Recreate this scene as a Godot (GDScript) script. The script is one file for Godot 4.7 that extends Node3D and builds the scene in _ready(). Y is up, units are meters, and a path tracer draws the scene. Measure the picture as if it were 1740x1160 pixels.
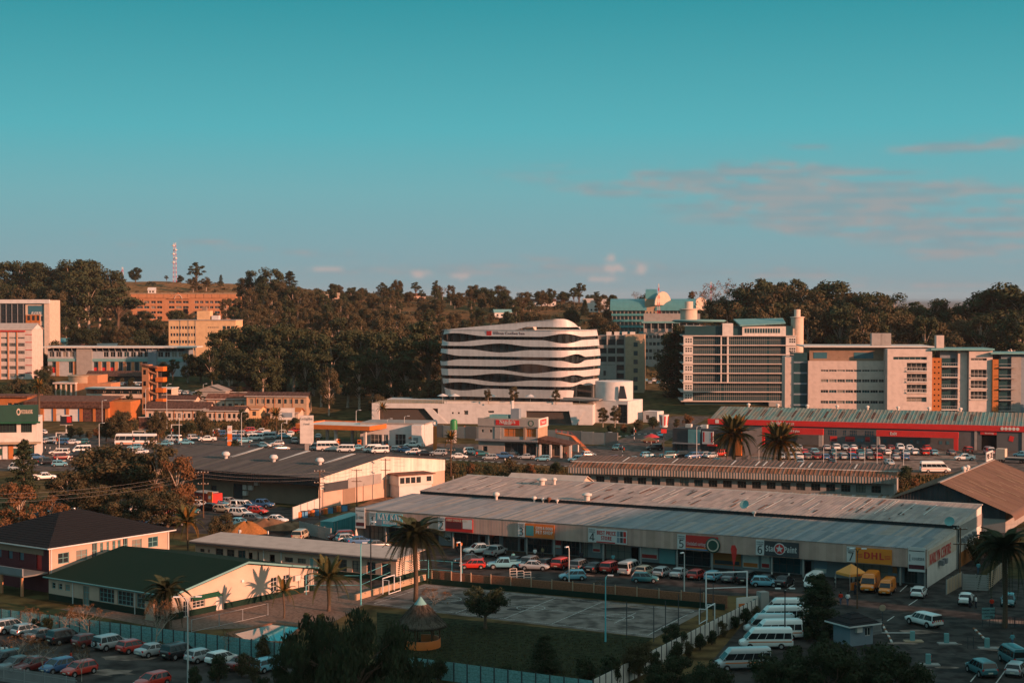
extends Node3D
# A town below wooded hills at low evening sun, seen from a high building.
const F := 2750.0
const EYE := 40.0
const TILT := 0.02508
var M := {}
var meshes := {}
var names := {}
var rng := RandomNumberGenerator.new()
var lib := {}
var ones := ["first", "second", "third", "fourth", "fifth", "sixth", "seventh", "eighth", "ninth", "tenth", "eleventh", "twelfth", "thirteenth", "fourteenth", "fifteenth", "sixteenth", "seventeenth", "eighteenth", "nineteenth", "twentieth"]

func nth(k: int) -> String:
	if k < 20: return ones[k]
	var t: String = ["twent", "thirt", "fort", "fift"][(k + 1) / 10 - 2]
	return t + "ieth" if (k + 1) % 10 == 0 else t + "y-" + ones[(k + 1) % 10 - 1]

class MB:
	var v := PackedVector3Array()
	var n := PackedVector3Array()
	var c := PackedColorArray()
	var col := Color(1, 1, 1)
	var tinted := false
	func tri(a: Vector3, b: Vector3, d: Vector3) -> void:
		var k := (b - a).cross(d - a).normalized()
		v.append(a); v.append(d); v.append(b)
		n.append(k); n.append(k); n.append(k)
		if tinted:
			c.append(col); c.append(col); c.append(col)
	func quad(a: Vector3, b: Vector3, d: Vector3, e: Vector3) -> void:
		tri(a, b, d); tri(a, d, e)
	func box(x0: float, y0: float, z0: float, x1: float, y1: float, z1: float) -> void:
		var p := [Vector3(x0, y0, z1), Vector3(x1, y0, z1), Vector3(x1, y1, z1), Vector3(x0, y1, z1), Vector3(x0, y0, z0), Vector3(x1, y0, z0), Vector3(x1, y1, z0), Vector3(x0, y1, z0)]
		_hex(p)
	func _hex(p: Array) -> void:
		quad(p[0], p[1], p[2], p[3]); quad(p[5], p[4], p[7], p[6]); quad(p[3], p[2], p[6], p[7])
		quad(p[4], p[5], p[1], p[0]); quad(p[1], p[5], p[6], p[2]); quad(p[4], p[0], p[3], p[7])
	func bar(a: Vector3, b: Vector3, w: float, h: float) -> void:
		var t := (b - a).normalized()
		var s := t.cross(Vector3.UP)
		s = Vector3.RIGHT if s.length() < 0.01 else s.normalized()
		var u := s.cross(t) * h * 0.5
		s *= w * 0.5
		_hex([a - s - u, a + s - u, a + s + u, a - s + u, b - s - u, b + s - u, b + s + u, b - s + u])
	func prism(p: Array, y0: float, y1: float) -> void:   # p: Vector2 (x, z), counter-clockwise seen from above (z towards viewer)
		var k := p.size()
		for i in k:
			var a: Vector2 = p[i]
			var b: Vector2 = p[(i + 1) % k]
			quad(Vector3(a.x, y0, a.y), Vector3(b.x, y0, b.y), Vector3(b.x, y1, b.y), Vector3(a.x, y1, a.y))
		for i in range(1, k - 1):
			tri(Vector3(p[0].x, y1, p[0].y), Vector3(p[i].x, y1, p[i].y), Vector3(p[i + 1].x, y1, p[i + 1].y))
	func slab(p: Array, z0: float, z1: float) -> void:   # outline in x, y (counter-clockwise seen from +z), from z0 back to z1 front
		var k := p.size()
		for i in k:
			var a: Vector2 = p[i]
			var b: Vector2 = p[(i + 1) % k]
			quad(Vector3(a.x, a.y, z1), Vector3(a.x, a.y, z0), Vector3(b.x, b.y, z0), Vector3(b.x, b.y, z1))
		var t := Geometry2D.triangulate_polygon(PackedVector2Array(p))
		for i in range(0, t.size(), 3):
			var q := [p[t[i]], p[t[i + 1]], p[t[i + 2]]]
			if (q[1] - q[0]).cross(q[2] - q[0]) < 0:
				q = [q[0], q[2], q[1]]
			tri(Vector3(q[0].x, q[0].y, z1), Vector3(q[1].x, q[1].y, z1), Vector3(q[2].x, q[2].y, z1))
			tri(Vector3(q[0].x, q[0].y, z0), Vector3(q[2].x, q[2].y, z0), Vector3(q[1].x, q[1].y, z0))
	func grid(rows: Array, closed := false) -> void:   # smooth sheet through rows of points; outward side where row direction x next-row direction points
		var R := rows.size()
		var K: int = rows[0].size()
		var nn := []
		for i in R:
			var r := []
			for j in K:
				var j0 := (j - 1 + K) % K if closed else maxi(j - 1, 0)
				var j1 := (j + 1) % K if closed else mini(j + 1, K - 1)
				var t: Vector3 = rows[i][j1] - rows[i][j0]
				var u: Vector3 = rows[mini(i + 1, R - 1)][j] - rows[maxi(i - 1, 0)][j]
				r.append(t.cross(u).normalized())
			nn.append(r)
		for i in R - 1:
			for j in (K if closed else K - 1):
				var k := (j + 1) % K
				for e in [[i, j], [i + 1, k], [i, k], [i, j], [i + 1, j], [i + 1, k]]:
					v.append(rows[e[0]][e[1]]); n.append(nn[e[0]][e[1]])
					if tinted: c.append(col)
	func tube(pts: Array, rad: Array, sides := 6, cap := true) -> void:
		var rows := []
		var s := Vector3.ZERO
		for i in pts.size():
			var t: Vector3 = (pts[mini(i + 1, pts.size() - 1)] - pts[maxi(i - 1, 0)]).normalized()
			if s == Vector3.ZERO:
				s = t.cross(Vector3(0.13, 0.2, 0.97) if absf(t.z) < 0.8 else Vector3.RIGHT)
			s = (s - t * s.dot(t)).normalized()
			var u := t.cross(s)
			var r := []
			for k in sides:
				var a := TAU * k / sides
				r.append(pts[i] + (s * cos(a) + u * sin(a)) * rad[i])
			rows.append(r)
		grid(rows, true)
		if cap:
			for k in range(1, sides - 1):
				tri(rows[-1][0], rows[-1][k], rows[-1][k + 1])
				tri(rows[0][0], rows[0][k + 1], rows[0][k])
	func lathe(prof: Array, sides := 12, at := Vector3.ZERO) -> void:   # prof: Vector2(radius, y) bottom to top
		var rows := []
		for p in prof:
			var r := []
			for k in sides:
				var a := -TAU * k / sides
				r.append(at + Vector3(cos(a) * p.x, p.y, sin(a) * p.x))
			rows.append(r)
		grid(rows, true)
	func done() -> ArrayMesh:
		var a := []
		a.resize(Mesh.ARRAY_MAX)
		a[Mesh.ARRAY_VERTEX] = v
		a[Mesh.ARRAY_NORMAL] = n
		if tinted: a[Mesh.ARRAY_COLOR] = c
		var m := ArrayMesh.new()
		m.add_surface_from_arrays(Mesh.PRIMITIVE_TRIANGLES, a)
		return m

func tmb() -> MB:
	var b := MB.new()
	b.tinted = true
	return b

# ---- where things stand: a point of the ground seen along a line of sight from the eye
func ray(px: float, py: float) -> Vector3:
	var d := Vector3((px - 870.0) / F, (580.0 - py) / F, -1.0)
	return d.rotated(Vector3.RIGHT, -TILT)
func G(px: float, py: float, h := 0.0) -> Vector3:
	var d := ray(px, py)
	return Vector3(0, EYE, 0) + d * ((h - EYE) / d.y)
func W(px: float, py: float, D: float) -> Vector3:
	var d := ray(px, py)
	return Vector3(0, EYE, 0) + d * (D / -d.z)
func T(px: float, D: float) -> Vector3:
	var x := (px - 870.0) / F * D
	return Vector3(x, ter(x, -D), -D)
func lane(pts: Array, d: float) -> float:
	for i in pts.size() - 1:
		if d < pts[i + 1][0]:
			return lerpf(pts[i][1], pts[i + 1][1], smoothstep(0.0, 1.0, clampf((d - pts[i][0]) / (pts[i + 1][0] - pts[i][0]), 0, 1)) * 0.5 + 0.5 * clampf((d - pts[i][0]) / (pts[i + 1][0] - pts[i][0]), 0, 1))
	return pts[-1][1]
var laneL := [[0, 0], [540, 0], [620, 7], [740, 13], [1010, 28], [1250, 56], [1500, 50], [3000, 10], [9000, 0]]
var laneM := [[0, 0], [560, 0], [700, 6], [900, 22], [1080, 36], [1250, 40], [1600, 36], [3000, 10], [9000, 0]]
var laneR := [[0, 0], [600, 0], [680, 3], [800, 10], [900, 20], [1150, 32], [1500, 32], [3000, 10], [9000, 0]]
func ter(x: float, z: float) -> float:
	var D := -z
	if D < 540.0: return 0.0
	var u := x / D
	var a := lane(laneL, D)
	var b := lane(laneM, D)
	var c := lane(laneR, D)
	if u < -0.02:
		return lerpf(a, b, clampf((u + 0.22) / 0.2, 0, 1))
	return lerpf(b, c, clampf((u + 0.02) / 0.2, 0, 1))

# ---- naming and tagging
func numbered(called: String) -> String:
	if not names.has(called):
		names[called] = 0
		return called
	names[called] += 1
	return "%s_%03d" % [called, names[called]]
func tag(o: Node, label: String, cat: String, group := "") -> Node:
	o.set_meta("label", label)
	o.set_meta("category", cat)
	if group: o.set_meta("group", group)
	return o
func thing(called: String, label: String, cat: String, at: Vector3, turn := 0.0, group := "") -> Node3D:
	var o := Node3D.new()
	o.name = numbered(called)
	add_child(o)
	o.position = at
	o.rotation.y = turn
	tag(o, label, cat, group)
	return o
func bld(called: String, label: String, cat: String, A: Vector3, B: Vector3, group := "") -> Node3D:   # local x runs from A to B, z faces the viewer
	var d := B - A
	var o := thing(called, label, cat, A, atan2(-d.z, d.x), group)
	o.set_meta("wide", Vector2(d.x, d.z).length())
	return o
func part(p: Node, called: String, mesh: Mesh, m: Material) -> MeshInstance3D:
	var o := MeshInstance3D.new()
	o.name = called
	o.mesh = mesh
	o.material_override = m
	p.add_child(o, true)
	return o
var cube: BoxMesh
func bx(p: Node, called: String, x0: float, y0: float, z0: float, x1: float, y1: float, z1: float, m: Material) -> MeshInstance3D:
	var o := part(p, called, cube, m)
	o.position = Vector3(x0 + x1, y0 + y1, z0 + z1) * 0.5
	o.scale = Vector3(maxf(absf(x1 - x0), 0.001), maxf(absf(y1 - y0), 0.001), maxf(absf(z1 - z0), 0.001))
	return o
func solo(called: String, mesh: Mesh, m: Material, label: String, cat: String, group := "", at := Vector3.ZERO) -> MeshInstance3D:
	var o := part(self, numbered(called), mesh, m)
	o.position = at
	tag(o, label, cat, group)
	return o
func ground_sheet(called: String, mesh: Mesh, m: Material) -> MeshInstance3D:
	var o := part(self, numbered(called), mesh, m)
	o.set_meta("kind", "structure")
	return o
func sheet(called: String, pts: Array, y: float, m: Material) -> MeshInstance3D:   # a flat paved area, corners counter-clockwise from above
	var b := MB.new()
	var p := PackedVector2Array()
	for q in pts: p.append(Vector2(q.x, q.z))
	var t := Geometry2D.triangulate_polygon(p)
	for i in range(0, t.size(), 3):
		var q := [p[t[i]], p[t[i + 1]], p[t[i + 2]]]
		if (q[1] - q[0]).cross(q[2] - q[0]) > 0: q = [q[0], q[2], q[1]]
		b.tri(Vector3(q[0].x, y, q[0].y), Vector3(q[1].x, y, q[1].y), Vector3(q[2].x, y, q[2].y))
	return ground_sheet(called, b.done(), m)
func gsheet(called: String, px: Array, y: float, m: Material) -> MeshInstance3D:
	var p := []
	for q in px: p.append(G(q[0], q[1]))
	return sheet(called, p, y, m)
func stripe(p: Node, a: Vector3, b: Vector3, w: float, y: float, m: Material) -> void:
	var k := MB.new()
	var s := (b - a).cross(Vector3.UP).normalized() * w * 0.5
	var u := Vector3(0, y - a.y, 0)
	k.quad(a - s + u, a + s + u, b + s + u, b - s + u)
	if p == self:
		ground_sheet("road_marking", k.done(), m)
	else:
		part(p, "painted_line", k.done(), m)

# ---- materials: real base colours, linear
func noise_tex(sd: int, freq: float, lo: float, hi: float, kind := 0, size := 256) -> ImageTexture:
	var f := FastNoiseLite.new()
	f.seed = sd
	f.frequency = freq
	f.fractal_octaves = 5
	f.noise_type = FastNoiseLite.TYPE_SIMPLEX_SMOOTH if kind == 0 else FastNoiseLite.TYPE_CELLULAR
	var im := f.get_seamless_image(size, size)
	im.convert(Image.FORMAT_RGB8)
	for y in size:
		for x in size:
			var g := lerpf(lo, hi, im.get_pixel(x, y).r)
			im.set_pixel(x, y, Color(g, g, g))
	im.generate_mipmaps()
	return ImageTexture.create_from_image(im)
func mk(key: String, r: float, g: float, b: float, rough := 0.8, tex := "grime", sc := 0.12, metal := 0.0, tinted := false) -> StandardMaterial3D:
	var m := StandardMaterial3D.new()
	m.albedo_color = Color(r, g, b).linear_to_srgb()
	m.roughness = rough
	if rough >= .65: m.metallic_specular = .15
	m.metallic = metal
	if tex:
		m.albedo_texture = lib[tex]
		m.uv1_triplanar = true
		m.uv1_world_triplanar = true
		m.uv1_scale = Vector3.ONE * sc
	if tinted:
		m.vertex_color_use_as_albedo = true
	M[key] = m
	return m

func materials() -> void:
	lib.grime = noise_tex(3, 0.012, 0.92, 1.05)
	lib.fine = noise_tex(5, 0.05, 0.7, 1.15)
	lib.patch = noise_tex(9, 0.02, 0.55, 1.25)
	mk("white", 0.58, 0.56, 0.54); mk("offwhite", 0.6, 0.55, 0.5); mk("cream", 0.56, 0.44, 0.35); mk("peach", 0.49, 0.35, 0.27)
	mk("pinkwall", 0.52, 0.42, 0.37); mk("pale", 0.56, 0.47, 0.42); mk("concrete", 0.3, 0.28, 0.26); mk("darkconcrete", 0.17, 0.16, 0.15)
	mk("grey", 0.2, 0.21, 0.22); mk("storewall", 0.1, 0.11, 0.115); mk("bluegrey", 0.2, 0.25, 0.29); mk("darkgrey", 0.06, 0.065, 0.07); mk("black", 0.015, 0.015, 0.017, 0.5)
	mk("tan", 0.4, 0.29, 0.2); mk("brownwall", 0.26, 0.18, 0.13); mk("orangewall", 0.42, 0.15, 0.05); mk("brick", 0.28, 0.12, 0.07, 0.85, "fine", 0.4)
	mk("yellowwall", 0.62, 0.41, 0.23); mk("orangebrick", 0.45, 0.21, 0.11); mk("rustroof", 0.2, 0.09, 0.06, 0.7, "patch", 0.15); mk("brownroof", 0.12, 0.065, 0.05, 0.75, "patch", 0.2)
	mk("red", 0.5, 0.02, 0.015, 0.5); mk("orange", 0.65, 0.15, 0.02, 0.5); mk("yellow", 0.75, 0.27, 0.04, 0.6); mk("teal", 0.06, 0.24, 0.25, 0.55)
	mk("tealpale", 0.16, 0.33, 0.33); mk("tealroof", 0.09, 0.26, 0.27, 0.45, "grime", 0.1, 0.2); mk("green", 0.02, 0.09, 0.05); mk("bankgreen", 0.015, 0.06, 0.04, 0.5)
	mk("blue", 0.05, 0.22, 0.4, 0.5); mk("maroon", 0.1, 0.032, 0.038); mk("darkgreen", 0.012, 0.03, 0.022); mk("gutter", 0.6, 0.6, 0.58, 0.5)
	mk("tile", 0.02, 0.02, 0.022, 0.65, "fine", 0.5); mk("tile2", 0.032, 0.03, 0.032, 0.65, "fine", 0.5); mk("greenroof", 0.009, 0.026, 0.017, 0.85, "fine", 0.4)
	mk("darksheet", 0.06, 0.058, 0.056, 0.7, "grime", 0.1); mk("sheetgrey", 0.3, 0.28, 0.26, 0.5, "grime", 0.1, 0.2); mk("flatroof", 0.42, 0.36, 0.32)
	mk("asphalt", 0.055, 0.048, 0.044, 0.85, "patch", 0.07); mk("asphalt2", 0.07, 0.06, 0.055, 0.85, "patch", 0.05); mk("street", 0.13, 0.103, 0.09, 0.85, "patch", 0.07); mk("lot", 0.26, 0.185, 0.15, 0.85, "patch", 0.06); mk("paver", 0.2, 0.14, 0.11, 0.85, "fine", 0.12)
	mk("dirt", 0.24, 0.13, 0.075, 0.95, "patch", 0.08); mk("soil", 0.36, 0.15, 0.05, 0.95, "fine", 0.2); mk("darktar", 0.03, 0.028, 0.027, 0.8, "fine", 0.1); mk("glass2", 0.06, 0.065, 0.065, 0.1, ""); mk("glass3", 0.2, 0.18, 0.15, 0.35, ""); mk("court", 0.21, 0.17, 0.15, 0.9, "patch", 0.06)
	mk("lawn", 0.035, 0.038, 0.018, 0.95, "patch", 0.2); mk("paint", 0.6, 0.58, 0.54, 0.8, "patch", 0.6); mk("poolwater", 0.02, 0.2, 0.24, 0.04, ""); mk("pooltile", 0.25, 0.6, 0.6, 0.4, "")
	mk("steel", 0.45, 0.45, 0.45, 0.4, "", 0.1, 0.6); mk("pole", 0.5, 0.5, 0.48, 0.5); mk("tealpole", 0.1, 0.42, 0.47, 0.5); mk("woodpole", 0.14, 0.08, 0.05, 0.9, "fine", 0.8)
	mk("glass", 0.02, 0.028, 0.032, 0.08, ""); mk("glassteal", 0.02, 0.06, 0.07, 0.08, ""); mk("glassblue", 0.04, 0.13, 0.17, 0.15, ""); mk("void", 0.01, 0.01, 0.011, 0.9, "")
	mk("frame", 0.5, 0.48, 0.45, 0.5, ""); mk("darkframe", 0.05, 0.05, 0.05, 0.5, ""); mk("blind", 0.4, 0.38, 0.35, 0.6, "")
	mk("thatch", 0.12, 0.095, 0.075, 0.95, "fine", 0.6); mk("bark", 0.12, 0.085, 0.06, 0.9, "fine", 0.5); mk("palebark", 0.42, 0.34, 0.27, 0.85, "patch", 0.3)
	mk("tyre", 0.015, 0.015, 0.015, 0.9, ""); mk("rim", 0.4, 0.4, 0.4, 0.35, "", 0.1, 0.5); mk("carglass", 0.012, 0.016, 0.018, 0.05, ""); mk("lamp_clear", 0.6, 0.6, 0.58, 0.15, ""); mk("lamp_red", 0.45, 0.01, 0.01, 0.2, "")
	mk("plate", 0.65, 0.62, 0.5, 0.5, ""); mk("trim", 0.03, 0.03, 0.03, 0.7, ""); mk("skin", 0.09, 0.045, 0.028, 0.6, ""); mk("hair", 0.008, 0.007, 0.006, 0.8, "")
	mk("tint", 1, 1, 1, 0.75, "grime", 0.1, 0.0, true); mk("tintsheet", 1, 1, 1, 0.75, "grime", 0.12, 0.0, true); mk("tintground", 1, 1, 1, 0.97, "patch", 0.04, 0.0, true); mk("slabteal", 0.17, 0.36, 0.36, 0.85, "fine", 0.3)
	mk("wire", 0.25, 0.22, 0.2, 0.6, ""); mk("plastic", 0.7, 0.7, 0.7, 0.4, "")
	for k in [["white", 0.74, 0.73, 0.7], ["silver", 0.42, 0.43, 0.43], ["grey", 0.13, 0.14, 0.145], ["black", 0.012, 0.012, 0.014], ["red", 0.5, 0.03, 0.015], ["maroon", 0.16, 0.015, 0.012], ["blue", 0.04, 0.12, 0.25], ["light blue", 0.14, 0.36, 0.45], ["orange", 0.62, 0.16, 0.02], ["yellow", 0.78, 0.2, 0.01], ["teal", 0.03, 0.14, 0.16], ["beige", 0.45, 0.38, 0.28]]:
		var m := mk("car " + k[0], k[1], k[2], k[3], 0.3, "", 0.1, 0.25 if k[0] in ["silver", "grey"] else 0.0)
		m.clearcoat_enabled = true
		m.clearcoat = 0.6
		m.clearcoat_roughness = 0.06
	for k in [["white", 0.7, 0.68, 0.65], ["red", 0.5, 0.04, 0.02], ["dark", 0.03, 0.03, 0.04], ["blue", 0.06, 0.14, 0.28], ["denim", 0.06, 0.09, 0.14], ["orange", 0.75, 0.16, 0.02], ["khaki", 0.2, 0.15, 0.08], ["teal", 0.1, 0.3, 0.33]]:
		mk("cloth " + k[0], k[1], k[2], k[3], 0.9, "")
	for k in [["leaf", 0.05, 0.06, 0.031], ["leafdark", 0.036, 0.047, 0.026], ["leafbrown", 0.078, 0.066, 0.036], ["leafred", 0.15, 0.078, 0.038], ["frond", 0.085, 0.085, 0.035], ["frondgold", 0.24, 0.13, 0.035]]:
		var m := mk(k[0], k[1], k[2], k[3], 0.75, "", 0.1, 0.0, true)
		m.backlight_enabled = true
		m.backlight = Color(k[1] * 0.5, k[2] * 0.5, k[3] * 0.4).linear_to_srgb()
		m.cull_mode = BaseMaterial3D.CULL_DISABLED

# ---- walls with openings and what fills them
func facade(p: Node, called: String, L: float, H: float, holes: Array, dep: float, m: Material, y0 := 0.0, z := 0.0, x0 := 0.0) -> MeshInstance3D:
	var xs := [x0, x0 + L]
	var ys := [y0, y0 + H]
	for h in holes:
		for q in [h[0], h[2]]:
			if q > x0 and q < x0 + L: xs.append(q)
		for q in [h[1], h[3]]:
			if q > y0 and q < y0 + H: ys.append(q)
	xs.sort(); ys.sort()
	var b := MB.new()
	for j in ys.size() - 1:
		if ys[j + 1] - ys[j] < 0.001: continue
		var cy: float = (ys[j] + ys[j + 1]) * 0.5
		var run: float = xs[0]
		for i in xs.size():
			var open := i == xs.size() - 1
			if not open and xs[i + 1] - xs[i] < 0.001: continue
			if not open:
				var cx: float = (xs[i] + xs[i + 1]) * 0.5
				for h in holes:
					if cx > h[0] and cx < h[2] and cy > h[1] and cy < h[3]:
						open = true
						break
			if open:
				if xs[i] - run > 0.001:
					b.quad(Vector3(run, ys[j], z), Vector3(xs[i], ys[j], z), Vector3(xs[i], ys[j + 1], z), Vector3(run, ys[j + 1], z))
				if i < xs.size() - 1: run = xs[i + 1]
	for h in holes:
		var a := Vector3(h[0], h[1], z); var c := Vector3(h[2], h[1], z); var d := Vector3(h[2], h[3], z); var e := Vector3(h[0], h[3], z)
		var k := Vector3(0, 0, -dep)
		b.quad(a, c, c + k, a + k); b.quad(e + k, d + k, d, e); b.quad(a + k, e + k, e, a); b.quad(c, d, d + k, c + k)
	return part(p, called, b.done(), m)
func frame_mesh(w: float, h: float, nx: int, ny: int, t: float) -> ArrayMesh:
	var key := "fr%.2f_%.2f_%d_%d_%.2f" % [w, h, nx, ny, t]
	if meshes.has(key): return meshes[key]
	var b := MB.new()
	b.box(0, 0, 0, w, t, 0.06); b.box(0, h - t, 0, w, h, 0.06); b.box(0, t, 0, t, h - t, 0.06); b.box(w - t, t, 0, w, h - t, 0.06)
	for i in range(1, nx): b.box(w * i / nx - t * 0.5, t, 0.001, w * i / nx + t * 0.5, h - t, 0.055)
	for i in range(1, ny): b.box(t, h * i / ny - t * 0.4, 0.002, w - t, h * i / ny + t * 0.4, 0.05)
	meshes[key] = b.done()
	return meshes[key]
func fill(p: Node, holes: Array, dep: float, glass: Material, fr: Material = null, nx := 1, ny := 1, called := "window", z := 0.0, t := 0.08) -> void:
	for h in holes:
		var o := bx(p, called, h[0], h[1], z - dep - 0.06, h[2], h[3], z - dep, glass if glass != M.glass else [M.glass, M.glass2, M.glass, M.glass3, M.glass, M.glassteal][rng.randi() % 6])
		if fr:
			var f := part(o, "frame", frame_mesh(h[2] - h[0], h[3] - h[1], nx, ny, t), fr)
			f.scale = Vector3.ONE / o.scale
			f.position = Vector3(-0.5, -0.5, 0.5 + 0.002 / o.scale.z)
func holes_grid(x0: float, x1: float, nx: int, w: float, ys: Array, h: float) -> Array:
	var r := []
	for y in ys:
		for i in nx:
			var x := x0 + (x1 - x0) * (i + 0.5) / nx
			r.append([x - w * 0.5, y, x + w * 0.5, y + h])
	return r
func shell(p: Node, L: float, dep: float, H: float, m: Material, z0 := 0.0, x0 := 0.0, y0 := -3.0) -> MeshInstance3D:   # side and back walls behind a facade, closed on top
	var b := MB.new()
	var x1 := x0 + L
	var a := z0 - dep
	b.quad(Vector3(x1, y0, z0), Vector3(x1, y0, a), Vector3(x1, H, a), Vector3(x1, H, z0))
	b.quad(Vector3(x0, y0, a), Vector3(x0, y0, z0), Vector3(x0, H, z0), Vector3(x0, H, a))
	b.quad(Vector3(x1, y0, a), Vector3(x0, y0, a), Vector3(x0, H, a), Vector3(x1, H, a))
	b.quad(Vector3(x0, H - 0.02, z0), Vector3(x1, H - 0.02, z0), Vector3(x1, H - 0.02, a), Vector3(x0, H - 0.02, a))
	return part(p, "side_wall", b.done(), m)
func gable_roof(p: Node, x0: float, x1: float, z0: float, z1: float, y: float, rise: float, m: Material, along_x := true, over := 0.5, th := 0.18, called := "roof") -> MeshInstance3D:
	var b := MB.new()
	if along_x:
		var zm := (z0 + z1) * 0.5
		var k := rise / (zm - z0) * over
		for s in [[z1 + over, y - k], [z0 - over, y - k]]:
			var e := [Vector3(x0 - over, s[1], s[0]), Vector3(x1 + over, s[1], s[0]), Vector3(x1 + over, y + rise, zm), Vector3(x0 - over, y + rise, zm)]
			if s[0] < zm: e = [e[1], e[0], e[3], e[2]]
			var d := Vector3(0, th, 0)
			b._hex([e[0] , e[1], e[2], e[3], e[0] - d, e[1] - d, e[2] - d, e[3] - d])
	else:
		var xm := (x0 + x1) * 0.5
		var k2 := rise / (xm - x0) * over
		for s in [[x0 - over, y - k2], [x1 + over, y - k2]]:
			var e := [Vector3(s[0], s[1], z0 - over), Vector3(s[0], s[1], z1 + over), Vector3(xm, y + rise, z1 + over), Vector3(xm, y + rise, z0 - over)]
			if s[0] > xm: e = [e[1], e[0], e[3], e[2]]
			var d := Vector3(0, th, 0)
			b._hex([e[0], e[1], e[2], e[3], e[0] - d, e[1] - d, e[2] - d, e[3] - d])
	return part(p, called, b.done(), m)
func ribbed(b: MB, A: Vector3, B: Vector3, C: Vector3, D: Vector3, pitch: float, hgt: float, tints: Array, segs := 1) -> void:   # profiled sheeting: ribs run from edge AB up to edge DC
	var k := maxi(2, int(A.distance_to(B) / pitch))
	var up := (B - A).cross(D - A).normalized() * hgt
	for i in k:
		var t0 := float(i) / k
		var t1 := (i + 0.62) / k
		var t2 := (i + 0.72) / k
		var t3 := (i + 0.9) / k
		var t4 := float(i + 1) / k
		for s in segs:
			var s0 := float(s) / segs
			var s1 := float(s + 1) / segs
			var t: Color = tints[rng.randi() % tints.size()]
			b.col = t * rng.randf_range(0.88, 1.12)
			var e := []
			for q in [[t0, 0], [t1, 0], [t2, 1], [t3, 1], [t4, 0]]:
				var lo := A.lerp(B, q[0]); var hi := D.lerp(C, q[0])
				e.append([lo.lerp(hi, s0) + up * q[1], lo.lerp(hi, s1) + up * q[1]])
			for j in 4:
				b.quad(e[j][0], e[j + 1][0], e[j + 1][1], e[j][1])
func text(p: Node, s: String, at: Vector3, hgt: float, m: Material, font := "Droid Sans", bold := true, width := 0.0, italic := false) -> MeshInstance3D:
	var t := TextMesh.new()
	var f := SystemFont.new()
	f.font_names = PackedStringArray([font])
	f.font_weight = 700 if bold else 400
	f.font_italic = italic
	t.font = f
	t.text = s
	t.font_size = 32
	t.pixel_size = hgt / 23.0
	t.depth = 0.03
	t.curve_step = 4.0
	var o := part(p, "lettering", t, m)
	o.position = at
	if width > 0.0:
		var w := t.get_aabb().size.x
		if w > 0.01: o.scale.x = width / w
	return o

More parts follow.
